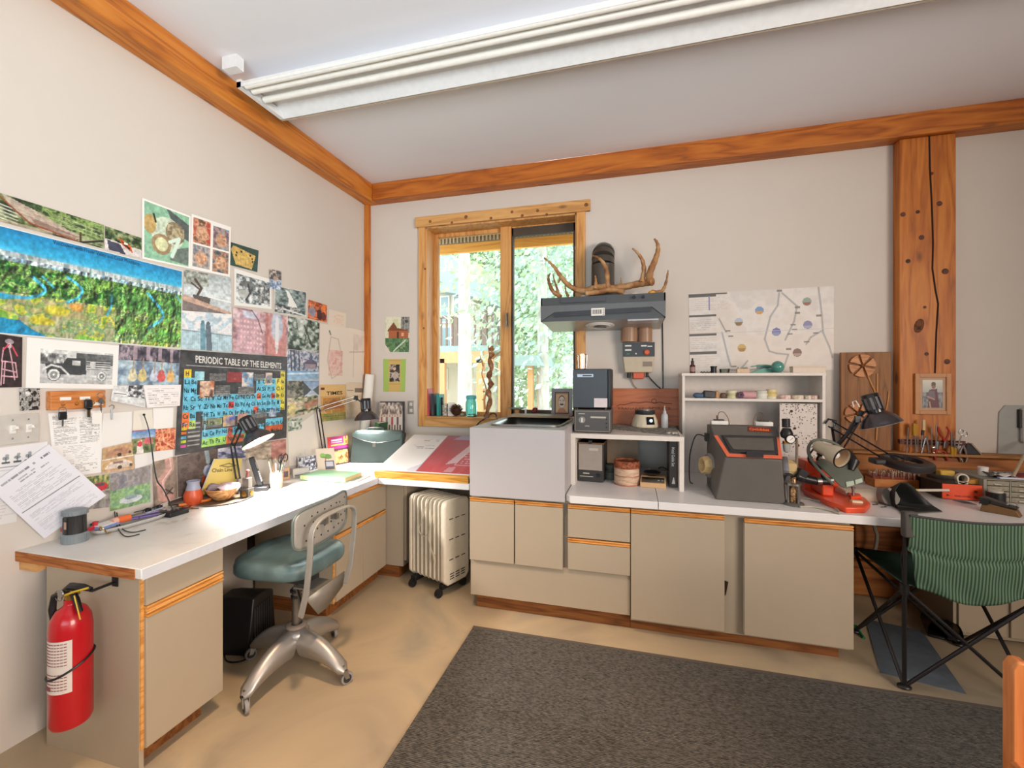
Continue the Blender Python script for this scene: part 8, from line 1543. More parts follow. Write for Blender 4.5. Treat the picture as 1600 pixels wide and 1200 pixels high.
# ================================================================ black lamp and magnifier lamp on one clamp post
q_ = lambda a, c, yy: ony(a, c, yy)
bs = Vector((X(1318, 3.3), 3.34, CT)); s3 = q_(1377, 664, 3.25)
l3 = clamp_lamp('black shaded work lamp over the magnifier at the right of the bench', bs, q_(1310, 706, 3.3), q_(1340, 655, 3.27), s3, (.28, -.12, -.95), .112)
O = Vector(l3.location)
MB().tube([q_(1309, 695, 3.3) - O, q_(1326, 676, 3.29) - O, q_(1348, 642, 3.27) - O], [.014, .012, .012], 8).to('thick_arm', SHBLK, l3); MB().tube([q_(1334, 636, 3.25) - O, q_(1332, 628, 3.25) - O, q_(1337, 626, 3.25) - O, q_(1343, 636, 3.25) - O], .004, 6).to('white_lead', WHITE, l3)
mc = q_(1416, 722, 3.2); ml_ = thing('magnifier_lamp', 'black ring magnifier lamp on a long double arm over the bur stand', 'lamp', (X(1300, 3.36), 3.40, CT)); O = Vector(ml_.location); mcl = mc - O; MR = mat('magnifier_grey', '2b2a2c', .4)
MB().lathe([(.076, -.03), (.122, -.03), (.134, -.012), (.13, .012), (.1, .024), (.076, .016), (.076, -.03)], mcl, 36, cap=False, rot=(R(8), R(4), 0)).to('ring_body', MR, ml_, ang=50)
MB().lathe([(.001, .008), (.05, .005), (.078, 0), (.05, -.005), (.001, -.008)], mcl, 32, rot=(R(8), R(4), 0)).to('lens', glassmat('lens_glass', 'c8ccc8', .25), ml_, ang=80)
MB().box(mcl + Vector((-.14, .0, 0)), (.08, .09, .034)).to('head', MR, ml_, bevel=.01)
j1, j2 = q_(1297, 662, 3.32) - O, q_(1384, 713, 3.22) - O
MB().tube([(0, 0, 0), (0, 0, .1), q_(1306, 705, 3.34) - O, j1 + Vector((.01, 0, -.02))], .008, 8).cyl((0, 0, .02), .03, .04, 16).to('post', SHBLK, ml_)
arm(ml_, [j1, j2], off=.02, r=.005); spring(ml_, j1 + Vector((.02, 0, -.02)), j1 * .45 + j2 * .55, .007, 10)
MB().tube([j1 + Vector((-.03, 0, .0)), j1 + Vector((-.01, 0, .03)), j1 + Vector((.03, 0, .02)), j1 + Vector((.02, 0, -.03))], .007, 6).to('elbow', SHBLK, ml_); MB().tube([j2 + Vector((0, 0, .01)), j2 + Vector((.05, 0, .008)), j2 + Vector((.09, -.01, -.01))], .005, 6).cyl(j2, .014, .03, 12, 'y').to('head_joint', SHBLK, ml_)

# ================================================================ plaque, framed photo, tool rack
py_ = WB - .045
a, c = ony(1312, 551, py_), ony(1390, 708, py_); pw, ph = c.x - a.x, a.z - (logz + .018)
pq = thing('carved_plaque', 'brown wooden plaque with raised carved flowers leaning on the timber ledge', 'plaque', (a.x, py_ - .02, logz + .018))
MB().b2((0, 0, 0), (pw, .025, ph)).to('board', wood('plaque_brown', '68401f', '8a5a30', '98683c', 'z', .6, 1.5, .1), pq, bevel=.003)
PT = wood('petal_wood', '9a5c2e', 'b8743e', 'c88a52', 'x', .5, 3, 0)
def flower(cx_, cz_, r_, a0=0, n=6, e=1):
    for k in range(n):
        a = a0 + k * 6.283 / n; d = .42; MB().prism([(r_ * .15 * math.cos(a), r_ * .15 * math.sin(a) * e)] + [(r_ * math.cos(a + t), r_ * math.sin(a + t) * e) for t in (-d, -.2, 0, .2, d)], -.014, 0, 'xz', Matrix.Translation((cx_, 0, cz_))).to('petal', PT, pq, bevel=.002)
    MB().sph((cx_, -.012, cz_), r_ * .16, 10, 8, (1, .6, 1)).to('flower_centre', mat('petal_dark', '6b3a1c', .6), pq)
flower(pw * .42, ph * .86, pw * .27, .3); flower(pw * .33, ph * .37, pw * .27, .8, 6, .9)
ST = mat('stem_wood', 'c08850', .5)
MB().tube(spline([(pw * .5, -.004, ph * .8), (pw * .6, -.004, ph * .68), (pw * .7, -.004, ph * .55), (pw * .72, -.004, ph * .3), (pw * .7, -.004, ph * .1)]), .006, 6).to('stem', ST, pq); MB().tube(spline([(pw * .72, -.004, ph * .78), (pw * .72, -.004, ph * .6), (pw * .7, -.004, ph * .4)]), .006, 6).to('stem', ST, pq); MB().tube(spline([(pw * .95, -.004, ph * .6), (pw * .9, -.004, ph * .42), (pw * .78, -.004, ph * .25)]), .005, 6).to('stem', ST, pq)
fyy = WB - .1; a, c = ony(1430.5, 583.5, fyy), ony(1487, 648, fyy); fw, fh = c.x - a.x, a.z - c.z
pf = thing('framed_photo', 'light wooden framed photo of a person in dark red hung on the timber post', 'framed photo', (a.x, WB - .081, c.z)); bw = fw * .13
for (x0, z0, x1, z1) in ((0, 0, bw, fh), (fw - bw, 0, fw, fh), (bw, 0, fw - bw, bw), (bw, fh - bw, fw - bw, fh)): MB().b2((x0, -.018, z0), (x1, 0, z1)).to('rail', mat('frame_pine', 'c08a5c', .5), pf, bevel=.002)
MB().b2((bw, -.008, bw), (fw - bw, -.004, fh - bw)).to('mount', mat('mount_tan', 'c0a088', .7), pf)
cc_ = Cv(44, 54, 'c8c4b4'); cc_.grad('d8d4c4', 'a8acac', 0, .5); cc_.rect(0, .45, 1, 1, '6a7076'); cc_.mottle(['4a5058', '7a8088', '9a9a94'], 8, 8, 130, (0, .45, 1, 1)); cc_.ell(.55, .2, .11, .12, '8a6450'); cc_.ell(.55, .14, .11, .07, '5a4438'); cc_.poly([(.35, .35), (.72, .32), (.85, 1), (.25, 1)], '5f2f3c'); cc_.poly([(.3, .4), (.6, .38), (.65, .65), (.3, .68)], '6c6068'); cc_.line([(.25, .6), (.6, .7)], .03, 'b08878'); cc_.line([(.35, .8), (.4, 1)], .03, 'b89080')
m_ = bw * 1.7; print_mesh('picture', [(m_, -.009, fh - m_), (fw - m_, -.009, fh - m_), (fw - m_, -.009, m_), (m_, -.009, m_)], cc_, parent=pf)
ty_ = WB - .12; a, c = ony(1406, 686, ty_), ony(1509, 697, ty_); rk = thing('tool_rack', 'dark red slotted tool rack screwed across the foot of the timber post', 'tool rack', (a.x, ty_, c.z)); rw, rh = c.x - a.x, a.z - c.z
for z in (0, rh * .6): MB().b2((0, 0, z), (rw, .012, z + rh * .38)).to('rail', mat('rack_red', '5f2018', .4), rk, bevel=.001)
l = MB()
for k in range(17): l.b2((rw * (k + .3) / 17, -.001, rh * .05), (rw * (k + .62) / 17, .001, rh * .33)).b2((rw * (k + .3) / 17, -.001, rh * .66), (rw * (k + .62) / 17, .001, rh * .92))
l.to('slots', BLACK, rk, kind='stuff'); MB().b2((rw * .02, .012, rh * .1), (rw * .05, .04, rh * .9)).b2((rw * .6, .012, rh * .1), (rw * .63, .04, rh * .9)).to('spacer', BLACK, rk, kind='stuff')
YT = ty_ - .012
def T_(a, c, y=YT): return ony(a, c, y)
def tool(nm, lab, cat, segs):
    ps = [T_(*q) for q in segs[0][1]]; o = thing(nm, lab, cat, ps[0], 0, 'hand tools on the slotted rack'); O = Vector(o.location)
    for part, pts, r, mm in segs: MB().tube([T_(*q) - O for q in pts], r, 7).to(part, mm, o)
    return o
YH = mat('handle_amber', 'cf9a30', .25, trans=.2); OH = mat('handle_orange', 'c06a2c', .4); RH = mat('handle_red', 'a82c24', .4)
tool('needle_file', 'thin steel file, first tool at the left end of the rack', 'file', [('blade', [(1419, 668), (1417, 700)], .003, STEEL), ('handle', [(1417, 700), (1416, 710)], .005, mat('handle_grey', '8a8278', .4))])
tool('scriber', 'short orange-handled scriber second from the left on the rack', 'scriber', [('blade', [(1424, 684), (1423, 700)], .003, STEEL), ('handle', [(1423, 698), (1421, 711)], .007, OH)])
tool('screwdriver', 'screwdriver with the big amber handle up on the rack', 'screwdriver', [('handle', [(1429, 662), (1429, 680)], .016, YH), ('blade', [(1430, 680), (1431, 712)], .004, STEEL)])
tool('screwdriver', 'slim screwdriver with a small amber handle beside the big one', 'screwdriver', [('handle', [(1433, 664), (1433, 676)], .007, YH), ('blade', [(1433, 676), (1435, 704)], .003, STEEL)])
tool('chisel', 'steel tool with a pale cream handle pointing up on the rack', 'chisel', [('handle', [(1443, 656), (1443, 672)], .009, mat('handle_cream', 'd8c49a', .5)), ('ferrule', [(1442, 672), (1441, 680)], .008, mat('ferrule_dark', '4a3420', .5)), ('blade', [(1441, 680), (1439, 700)], .004, STEEL)])
tool('tweezers', 'pair of long steel tweezers spread open in the middle of the rack', 'tweezers', [('prong', [(1446, 684), (1439, 711)], .005, CHROME), ('prong', [(1447, 682), (1451, 707)], .007, CHROME)])
tool('dental_pick', 'thin dark steel pick with a brass tip right of the tweezers', 'pick', [('shaft', [(1455, 666), (1456, 700)], .003, STEEL), ('handle', [(1456, 700), (1456, 716)], .005, mat('handle_dkred', '6a2420', .4))])
tool('dental_pick', 'bright steel pick standing taller than its neighbour', 'pick', [('shaft', [(1463, 664), (1462, 700)], .0045, CHROME), ('tip', [(1463, 664), (1464, 660)], .002, STEEL)])
tool('pliers', 'pliers with open dark red handles pointing up on the rack', 'pliers', [('handle', [(1465, 667), (1467, 676), (1473, 684), (1476, 690)], .006, RH), ('handle', [(1479, 667), (1483, 673), (1481, 681), (1476, 690)], .006, RH), ('jaw', [(1476, 690), (1475, 700)], .008, STEEL)])
tool('cutters', 'small cutters with curved red handles hanging down from the rack', 'pliers', [('jaw', [(1465, 690), (1464, 702)], .009, STEEL), ('handle', [(1464, 702), (1460, 710), (1462, 719)], .006, RH), ('handle', [(1466, 702), (1476, 706), (1481, 720)], .006, RH)])
tool('ring_clamp', 'steel ring clamp hanging in front of the red-handled cutters', 'clamp', [('ring', [(1460 + 4.5 * math.cos(t), 703 + 4.5 * math.sin(t)) for t in np.linspace(0, 6.28, 14)], .003, CHROME)])
tool('burnisher', 'steel burnisher with an amber handle near the right of the rack', 'burnisher', [('blade', [(1486, 675), (1487, 698)], .005, STEEL), ('handle', [(1487, 698), (1488, 714)], .009, YH)])
tool('burnisher', 'shorter amber-handled burnisher beside the long one', 'burnisher', [('blade', [(1491, 684), (1492, 700)], .004, STEEL), ('handle', [(1492, 700), (1492, 712)], .008, YH)])
tool('shears', 'steel shears with two looped grips at the right end of the rack', 'shears', [('blade', [(1502, 681), (1496, 700)], .004, CHROME), ('loop', [(1502 + 3.6 * math.cos(t), 675 + 4 * math.sin(t)) for t in np.linspace(0, 6.28, 14)], .0028, STEEL), ('loop', [(1508 + 3.4 * math.cos(t), 678 + 3.6 * math.sin(t)) for t in np.linspace(0, 6.28, 14)], .0028, STEEL)])
tool('calipers', 'curved steel calipers hanging below the right end of the rack', 'calipers', [('leg', [(1505, 696), (1500, 706), (1500, 716), (1503, 722)], .006, CHROME), ('leg', [(1505, 696), (1509, 706), (1511, 716), (1509, 722)], .007, CHROME)])
p = ony(1515, 712, WB - .1); o = thing('stapler', 'small black wedge-shaped gadget leaning on the ledge right of the tool rack', 'gadget', (p.x, WB - .1, logz + .018)); MB().prism([(-.03, 0), (.05, 0), (-.01, .07), (-.03, .07)], -.02, .02, 'xz').to('body', BLACK, o, bevel=.003); MB().prism([(-.004, .07), (.002, .075), (.055, .006), (.05, 0)], -.02, .02, 'xz').to('edge', mat('edge_tan', '9a8a70', .5), o)

# ================================================================ bench right: bur stand, hose, scoop, box, tins, organizer
a, c = onz(1368, 762, CT), onz(1446, 765, CT); br = thing('bur_stand', 'wooden block bristling with small rotary burs', 'bur stand', (a.x, a.y + .01, CT)); bw_ = (c - a).length; zb1_ = .055
br.rotation_euler.z = rotZto(c - a) * .6
MB().b2((0, 0, 0), (bw_, .11, zb1_)).to('block', wood('bur_block', '8a4a20', 'b8702e', 'c8843c', 'x', .5, 2, 0), br, bevel=.003)
MB().b2((0, .02, zb1_), (bw_, .11, zb1_ + .012)).to('red_strip', mat('bur_red', '8a2a20', .5), br)
l = MB(); r3 = random.Random(5)
for k in range(90): x_, y_ = r3.uniform(.004, bw_ - .004), r3.uniform(.006, .1); hh_ = r3.uniform(.03, .05); l.cyl((x_, y_, zb1_ + hh_ / 2), .0015, hh_, 5).cyl((x_, y_, zb1_ + hh_), r3.uniform(.002, .0045), .008, 6)
l.to('burs', mat('bur_steel', 'c0a898', .35, .6), br, kind='stuff')
hs1, hs2 = onz(1322, 772, CT + .03), onz(1376, 775, CT + .035); ho_ = thing('vacuum_nozzle', 'cream dust hose ending in a wide black-mouthed scoop on the bench', 'nozzle', (hs2.x, hs2.y, CT)); O = Vector(ho_.location)
MB().tube([onz(1312, 766, CT + .04) - O, hs1 - O, (hs1 * .3 + hs2 * .7) - O, hs2 - O], [.03, .034, .043, .045], 20).to('hose', mat('hose_cream', 'c8bca8', .5), ho_)
h3_ = onz(1392, 776, CT + .05) - O; MB().tube([hs2 - O, (hs2 - O) * .5 + h3_ * .5, h3_], [.048, .046, .05], 20).to('connector', mat('conn_grey', '7d7872', .5), ho_, ang=60)
mz = [onz(a, c, CT + z) - O for a, c, z in ((1398, 780, .05), (1399, 765, .11), (1407, 754, .145), (1418, 754, .145), (1428, 762, .12), (1440, 775, .075), (1458, 790, .025), (1472, 799, .004), (1440, 800, .004), (1412, 802, .004), (1402, 795, .008), (1399, 788, .02))]
ax_ = (mz[5] - h3_); cir = []
for k in range(12):
    d = mz[k] - (sum(mz, Vector()) / 12); d.x *= .3; dn = Vector((0, d.y, d.z)); dn = dn.normalized() if dn.length > 1e-6 else Vector((0, 0, 1)); cir.append(h3_ + dn * .05)
rows_ = []; 
for t in np.linspace(0, 1, 6): rows_ += [cir[k].lerp(mz[k], t ** 1.3) for k in range(12)]
fs = [(j * 12 + k, j * 12 + (k + 1) % 12, (j + 1) * 12 + (k + 1) % 12, (j + 1) * 12 + k) for j in range(5) for k in range(12)]
MB().add(rows_, fs, smooth=True).to('scoop', mat('scoop_black', '1f201f', .55), ho_, solid=.003, ang=60)
fl = [onz(a, c, CT + .002) - O for a, c in ((1396, 784), (1473, 800), (1408, 804))]; MB().prism([(q.x, q.y) for q in fl], .0, .004, 'xy').to('scoop_floor', mat('scoop_dust', '6a6862', .8, noise=.3, scale=30), ho_)
p = onz(1535, 784, CT); a = onz(1472, 781.5, CT); yb = 3.16; xa_ = X(1472, yb); xb_ = X(1535, yb); hbx = ony(1500, 757, yb).z - CT
o = thing('control_box', 'orange-fronted electrical control box on the bench', 'control box', (xa_, yb, CT)); w_ = xb_ - xa_
MB().b2((0, .004, .004), (w_, .2, hbx)).to('case', mat('case_dark', '2c2622', .5), o, bevel=.002); MB().b2((0, -.003, .004), (w_, .004, hbx)).to('front_panel', ORANGE, o, bevel=.001)
for x_, z_ in ((.13, .55), (.13, .3), (.82, .6), (.82, .25)): MB().cyl((w_ * x_, -.006, hbx * z_), .007 if x_ > .5 else .004, .008, 12, 'y').to('socket', mat('socket_brown', '6a2c1c', .5), o)
l = MB(); letters(l, 'POWER CONTROL', (w_ * .3, -.0036, hbx * .2), (1, 0, 0), (0, 0, 1), .01, w_ * .4, bold=True); l.to('lettering', mat('ink_maroon', '7a2a1a', .6), o, flat=True)
o = thing('white_rod', 'long white rod lying from the scoop to the orange box', 'rod', onz(1428, 766, CT + .04)); e_ = ony(1483, 766, yb - .012) - Vector(o.location); MB().tube([(0, 0, 0), e_], .008, 10).to('rod', mat('rod_cream', 'd8cfc0', .4), o); MB().tube([(0, 0, 0), e_ * .12], .0084, 10).to('yellowed_end', mat('rod_yel', 'c8b060', .5), o)
o = thing('black_case', 'low black case behind the orange control box', 'case', (X(1449, 3.32), 3.30, CT)); MB().b2((0, 0, 0), (.17, .16, .085)).to('case', BLACK, o, bevel=.004); tcz = CT + .085
o = thing('round_tin', 'shallow round metal tin on the black case', 'tin', (X(1473, 3.38), 3.375, tcz)); MB().lathe([(.001, 0), (.075, 0), (.08, .006), (.08, .03), (.077, .03), (.077, .006), (.001, .005)], n=28).to('tin', mat('tin_grey', '7a766e', .35, .6), o, ang=50)
o = thing('yellow_block', 'yellow wax block sitting in the round tin', 'wax', (X(1476, 3.38), 3.37, tcz + .006)); MB().b2((-.04, -.025, 0), (.035, .025, .045)).to('block', mat('wax_yellow', 'd8b048', .5), o, bevel=.006)
o = thing('tape_ring', 'cream ring standing on edge on the orange box', 'ring', (X(1502.5, yb + .03), yb + .03, CT + hbx)); MB().lathe([(.022, -.012), (.03, -.012), (.03, .012), (.022, .012), (.022, -.012)], (0, 0, .03), 24, cap=False, axis='y').to('ring', mat('ring_cream', 'c8c0b0', .5), o, ang=50); MB().b2((-.024, -.012, 0), (.024, .012, .012)).to('foot', mat('ring_cream', 'c8c0b0', .5), o)
o = thing('amber_wedge', 'ochre wedge of wax beside the cream ring', 'wax', (X(1515, yb + .06), yb + .05, CT + hbx)); MB().prism([(-.03, 0), (.035, 0), (.03, .03), (-.03, .02)], -.02, .02, 'xz').to('wedge', mat('ochre', 'b8822c', .5), o, bevel=.003)
oy = 3.15; oxa, oxb = X(1541, oy), X(1541, oy) + .44; ozh = ony(1545, 749, oy).z - CT
og = thing('drawer_organizer', 'small grey parts organizer with clear drawers at the right end of the bench', 'organizer', (oxa, oy, CT)); OG = mat('organizer_grey', '8c8a80', .5); W_ = oxb - oxa
MB().b2((-.0, .14, 0), (W_, .3, ozh)).b2((0, 0, ozh - .004), (W_, .14, ozh)).b2((0, 0, 0), (W_, .14, .004)).to('shell', OG, og, bevel=.001)
for k in range(5): MB().b2((W_ * k / 4 - .002, 0, 0), (W_ * k / 4 + .003, .14, ozh)).to('divider', OG, og)
for i in range(4):
    for j in range(4):
        x0 = W_ * i / 4 + .006; z0 = .006 + (ozh - .01) * j / 4; d_ = MB().b2((x0, .002, z0), (x0 + W_ / 4 - .009, .13, z0 + (ozh - .01) / 4 - .004)).to('drawer', mat('clear_drawer', 'a8a290', .2, trans=.25, noise=.3, scale=60), og, bevel=.001)
        MB().b2((x0 + .03, -.006, z0 + .006), (x0 + .06, .002, z0 + .011)).to('drawer_pull', mat('clear_pull', 'c8c4b4', .2), d_)
MB().prism([(0, 0), (.3, 0), (.3, ozh), (.0, ozh)], -.012, 0, 'yz').to('side_panel', OG, og, bevel=.002)
OT = CT + ozh
o = jar('pill_bottle', 'small white screw-top bottle on the parts organizer', 'bottle', (X(1556 - 14, oy + .1), oy + .13, OT), [(.001, 0), (.022, 0), (.023, .03), (.021, .034)], WHITE); MB().lathe([(.024, .034), (.024, .05), (.001, .05)], n=20).to('cap', WHITE, o, ang=40)
o = thing('crumpled_sheet', 'crumpled white and black leaflet on the parts organizer', 'leaflet', (X(1558, oy + .1), oy + .10, OT)); MB().surf(lambda u, v: ((u - .5) * .13, (v - .5) * .1, .008 + .022 * math.sin(u * 6 + v * 3) ** 2 * (1 - abs(v - .5))), 12, 8).to('sheet', ramp2('leaflet', [(.45, '4a4a4a'), (.55, 'd0ccc8')], 22, 3, .6, 0), o, solid=.001, ang=80)
o = thing('red_folder', 'dark red folder lying on the parts organizer', 'folder', (X(1586, oy + .1), oy + .12, OT)); MB().b2((-.09, -.04, 0), (.14, .08, .012)).to('cover', mat('folder_red', '7a1420', .5), o, bevel=.002)
for k, (cc, lab) in enumerate((('d8d8e0', 'white pen lying in front of the red folder'), ('8a9ac8', 'blue-white pen lying in front of the red folder'))):
    o = thing('pen', lab, 'pen', (X(1584, oy + .03), oy + .03 + .016 * k, OT)); MB().cyl((0, 0, .005), .005, .13, 10, 'x').to('barrel', mat('pen' + cc, cc, .3), o); MB().cyl((.07, 0, .005), .0045, .014, 10, 'x', r2=.001).to('tip', DARK, o)
p = onz(1558, 790, CT); p.y += .02; o = jar('black_pot', 'short black pot with a pale lid in front of the parts organizer', 'pot', (p.x, p.y - .01, CT), [(.001, 0), (.04, 0), (.04, .07), (.036, .072), (.001, .07)], BLACK, parts=('pot',)); MB().lathe([(.03, .072), (.03, .082), (.001, .084)], n=20).to('lid', mat('pale_lid', 'c0bcb0', .4), o, ang=40)
a, c = onz(1548, 800, CT), onz(1588, 808, CT); o = thing('spring_clamp', 'brass-based wedge clamp near the right front of the bench', 'clamp', ((a.x + c.x) / 2, (a.y + c.y) / 2 + .02, CT), rotZto(c - a) * .8)
MB().prism([(-.07, 0), (.075, 0), (.06, .032), (-.06, .05)], -.03, .03, 'xz').to('base', mat('clamp_brown', '7a5c3c', .5, .3), o, bevel=.003); MB().prism([(-.07, .05), (.06, .036), (.065, .044), (-.05, .075), (-.075, .07)], -.025, .025, 'xz').to('upper_jaw', mat('clamp_dark', '3a3634', .4, .3), o, bevel=.003); MB().cyl((-.05, -.03, .055), .018, .02, 16, 'y').to('pivot', BLACK, o); MB().tube(spline([(.02, -.01, .05), (.05, -.01, .062), (.06, .01, .05)]), .004, 6).to('wire', CHROME, o)
a = onz(1489, 783, CT); o = thing('soldering_tweezers', 'grey cross-lock tweezers lying before the orange box', 'tweezers', (a.x, a.y, CT)); e2 = onz(1526, 790, CT) - a; M = Matrix.Rotation(rotZto(e2), 4, 'Z'); Lx = e2.length
MB().tube([M @ Vector(q) for q in ((0, 0, .006), (Lx * .5, .012, .008), (Lx, 0, .006))], [.002, .005, .002], 6).tube([M @ Vector(q) for q in ((0, 0, .006), (Lx * .5, -.012, .008), (Lx, 0, .006))], [.002, .005, .002], 6).to('prongs', mat('tw_grey', '6a6662', .35, .6), o)
o = MB().tube(spline([onz(1530, 786, CT + .006), onz(1540, 781, CT + .006), onz(1536, 776, CT + .02), onz(1528, 778, CT + .03)]), .0025, 6).to('wire_end', BLACK); tag(o, 'short black wire curling from the orange box', 'wire')
for px, py, lab in ((1367, 789, 'tiny steel screw on the bench before the scoop'), (1380, 793, 'short steel bit on the bench before the scoop')):
    p = onz(px, py, CT); o = thing('small_part', lab, 'screw', p, .5); MB().cyl((0, 0, .003), .003, .03, 8, 'x').to('shank', STEEL, o); MB().cyl((.016, 0, .0045), .0045, .006, 8, 'x').to('head', STEEL, o)
# wall panel at the right edge
a, c = ony(1559, 633, WB - .01), ony(1640, 712, WB - .01); o = thing('wall_panel', 'rounded grey plastic panel on the wall at the right edge', 'panel', (a.x, WB, c.z)); w_, h_ = c.x - a.x, a.z - c.z
MB().prism([(0, 0), (w_, 0), (w_, h_), (w_ * .15, h_), (w_ * .03, h_ * .85)], -.01, 0, 'xz').to('plate', mat('panel_grey', 'a9aca9', .3), o, bevel=.004); MB().b2((w_ * .42, -.05, h_ * .25), (w_ * .9, -.01, h_ * .95)).to('device', mat('device_white', 'd0d2d2', .35), o, bevel=.012); MB().b2((w_ * .38, -.03, h_ * .55), (w_ * .43, -.01, h_ * .92)).to('device_edge', DARK, o)
o = thing('diagonal_stick', 'pale stick leaning up to the right from the parts organizer', 'stick', (X(1583, oy + .06), oy + .06, OT + .012)); MB().tube([(0, 0, 0), ony(1600, 712, 3.5) - Vector(o.location), ony(1612, 692, 3.6) - Vector(o.location)], .008, 8).to('stick', mat('stick_pale', 'b8a88c', .5), o)

# ================================================================ camp chair
GF = bpy.data.materials.new('green_stripe'); GF.use_nodes = True; _N = GF.node_tree.nodes; _L = GF.node_tree.links; _b = _N['Principled BSDF']; _b.inputs['Roughness'].default_value = .85
_tc = _N.new('ShaderNodeTexCoord'); _w = _N.new('ShaderNodeTexWave'); _w.bands_direction = 'X'; _w.inputs['Scale'].default_value = 24; _w.inputs['Distortion'].default_value = .25; _L.new(_tc.outputs['Object'], _w.inputs['Vector'])
_c = _N.new('ShaderNodeValToRGB'); _c.color_ramp.elements[0].color = (*h('2b4032'), 1); _c.color_ramp.elements[1].color = (*h('5c7c62'), 1); _c.color_ramp.elements[0].position = .3; _c.color_ramp.elements[1].position = .75; _L.new(_w.outputs[1], _c.inputs[0]); _L.new(_c.outputs[0], _b.inputs['Base Color'])
GS = mat('seat_green', '2f4a40', .8); FM = mat('tube_black', '2e2c2e', .35, .5)
f1 = onz(1413, 1076, 0); cc0 = thing('camp_chair', 'green striped folding camp chair with crossed black legs at the bench', 'camp chair', (f1.x + .25, f1.y + .24, 0)); O = Vector(cc0.location)
BLf, BRf, FLf, FRf = Vector((-.25, -.24, .012)), Vector((.25, -.24, .012)), Vector((-.25, .25, .012)), Vector((.25, .25, .012))
sz_ = .485; up_h = lambda f_, z: Vector((f_.x, f_.y, z))
legs = [(BLf, up_h(BRf, sz_)), (BRf, up_h(BLf, sz_)), (FLf, up_h(FRf, sz_)), (FRf, up_h(FLf, sz_)), (BLf, up_h(FLf, sz_)), (FLf, up_h(BLf, sz_)), (BRf, up_h(FRf, sz_)), (FRf, up_h(BRf, sz_))]
for i, (a, c) in enumerate(legs): MB().tube([a, c], .0085, 10).to('leg', FM, cc0)
for f_ in (BLf, BRf): MB().tube([f_, up_h(f_, .46), up_h(f_, .86) + Vector((0, -.012, 0))], .0095, 10).to('back_post', FM, cc0)
for f_ in (BLf, BRf, FLf, FRf): MB().sph((f_.x, f_.y, .012), .03, 14, 8, (1, .8, .4)).to('foot', BLACK, cc0)
for f_ in (BLf, BRf): MB().cyl((f_.x, f_.y, sz_), .018, .045, 12).to('joint', BLACK, cc0)
for f_ in (FLf, FRf): MB().cyl((f_.x, f_.y, sz_), .014, .035, 12).to('joint', BLACK, cc0)
MB().surf(lambda u, v: (lerp(-.25, .25, u), lerp(-.24, .25, v), sz_ + .02 - .09 * math.sin(math.pi * u) * math.sin(math.pi * v) ** .6 - .01 * math.sin(math.pi * u)), 18, 14).to('seat', GS, cc0, solid=.004, ang=80)
def bk(u, v):      # v 0 bottom to 1 top
    x = lerp(-.245, .245, u); sag = .07 * math.sin(math.pi * u)
    z = lerp(.50 - .0 * u, .85, v) - (.035 * (1 - v) + .012) * math.sin(math.pi * u) - .0
    zz = z + .005 * math.sin(u * 9 + v * 4) * (1 - v)
    yb_ = -.255 - .02 * v - sag * .35 * (1 - abs(v - .5)) + .006 * math.sin(u * 14 + 3 * math.sin(v * 5)) * (1 - v) + (.012 * math.exp(-((v - .52) / .03) ** 2))
    inset = .05 * (1 - v) ** 1.5 if v < .5 else 0
    return (x * (1 - inset * 3), yb_, zz)
bkm = MB().surf(bk, 36, 30).to('backrest', GF, cc0, solid=.004, ang=80)
MB().tube([bk(u / 12, 1) for u in range(13)], .006, 8).to('top_hem', mat('hem_dark', '3a3a3a', .7), bkm)
for s_, u in ((-1, 0), (1, 1)): MB().b2((s_ * .25 - .016, -.275, .74), (s_ * .25 + .016 - s_ * .0 + (.025 if s_ < 0 else 0), -.235, .865)).to('corner_sleeve', mat('sleeve_grey', '4a4744', .7), bkm, bevel=.008)
MB().tube([(.25, -.24, .7), (.27, .0, .70), (.25, .25, .69)], .014, 8).to('armrest', mat('arm_web', '22221f', .7), cc0); MB().tube([(-.25, -.24, .7), (-.25, -.22, .62), (-.25, -.24, .5)], .006, 6).to('side_strap', BLACK, cc0)
MB().tube([(.25, .25, .485), (.25, .25, .69)], .0085, 8).to('arm_post', FM, cc0)
ch_ = MB().lathe([(.05, .0), (.055, .1), (.057, .2)], (.31, -.2, .30), 20, cap=False).to('cup_holder', mat('mesh_black', '141414', .8), cc0, solid=.003); MB().lathe([(.058, .2), (.062, .205), (.058, .21)], (.31, -.2, .30), 20).to('holder_rim', FM, ch_)
for k in range(12): MB().lathe([(.052 + .0004 * k, 0), (.0565 + .0004 * k, .003), (.052 + .0004 * k, .006)], (.31, -.2, .305 + .016 * k), 20, cap=False).to('mesh_ring', mat('mesh_ring', '4a4a44', .6), ch_)
gs = MB().tube(spline([onz(1334, 985, .01), onz(1337, 978, .03), onz(1345, 990, .01), onz(1350, 997, .006)]), .008, 6).to('strap', mat('strap_green', '1f7a48', .6)); tag(gs, 'bright green strap end on the floor by the cabinet corner', 'strap')
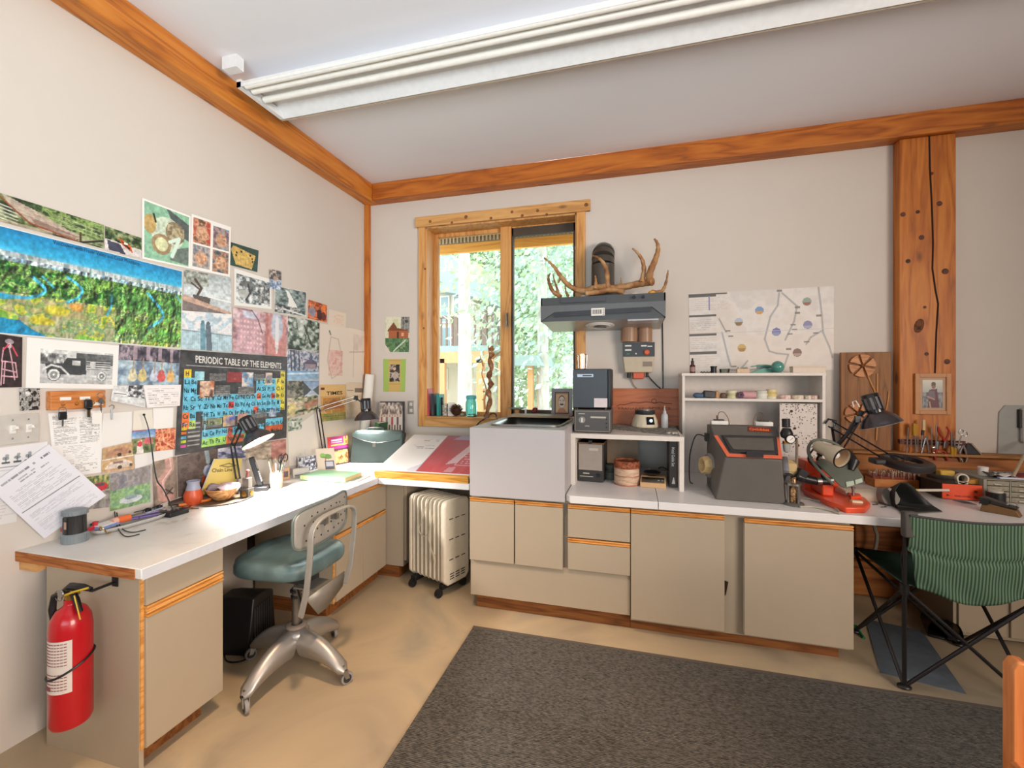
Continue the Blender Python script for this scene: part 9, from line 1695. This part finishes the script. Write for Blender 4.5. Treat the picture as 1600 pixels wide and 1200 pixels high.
for k, (px, py, lab) in enumerate(((1478, 1000, 'left black shoe under the bench behind the camp chair'), (1500, 1004, 'right black shoe under the bench behind the camp chair'))):
    p = onz(px, py, 0); p.y += .12; o = thing('shoe', lab, 'shoe', p, R(70 + 10 * k)); MB().b2((-.13, -.04, 0), (.13, .04, .02)).to('sole', BLACK, o, bevel=.012); MB().surf(lambda u, v: (lerp(-.12, .12, v), .042 * math.sin(math.pi * u - math.pi / 2) * (1 - .25 * abs(v - .45)), .018 + (.055 + .03 * (v < .45) * (1 - v)) * math.cos(math.pi * u - math.pi / 2) * (1 - .45 * v)), 12, 12).to('upper', mat('shoe_black', '1c1b1c', .5), o, ang=80)
o = MB().tube(spline([Vector((ony(1364, 820, 3.5).x, 3.5, .754)), ony(1366, 820, 3.5), ony(1370, 835, 3.5), ony(1369, 850, 3.5), ony(1365, 865, 3.5)]), .011, 8).to('drain_hose', mat('hose_grey', '9a9488', .5)); tag(o, 'pale hose hanging below the bench before the timbers', 'hose')

# ================================================================ wooden chair, right foreground
p = Vector((1.0, 1.52, .0085)); wc = thing('wooden_chair', 'orange-brown wooden chair whose back pokes in at the lower right corner', 'chair', p, R(-4)); WC = wood('chair_wood', 'b0602e', 'cc7a42', 'd88c52', 'z', .35, 1.5, 0)
for x_ in (0, .42): MB().prism([(x_, 0), (x_ + .045, 0), (x_ + .045, .70), (x_ + .035, .722), (x_ + .012, .722), (x_, .70)], 0, .04, 'xz').to('back_post', WC, wc, bevel=.006)
MB().prism([(.045, .60), (.42, .60), (.42, .705), (.045, .705)], .008, .03, 'xz').to('top_rail', WC, wc, bevel=.006)
for k in range(3): MB().b2((.1 + .1 * k, .012, .45), (.14 + .1 * k, .026, .60)).to('slat', WC, wc, bevel=.002)
MB().b2((.0, -.4, .42), (.465, .03, .45)).to('seat', WC, wc, bevel=.008)
for x_ in (0.0, .425): MB().b2((x_, -.4, 0), (x_ + .04, -.36, .42)).to('front_leg', WC, wc, bevel=.004)
MB().b2((.04, .01, .2), (.43, .03, .23)).to('stretcher', WC, wc, bevel=.003)
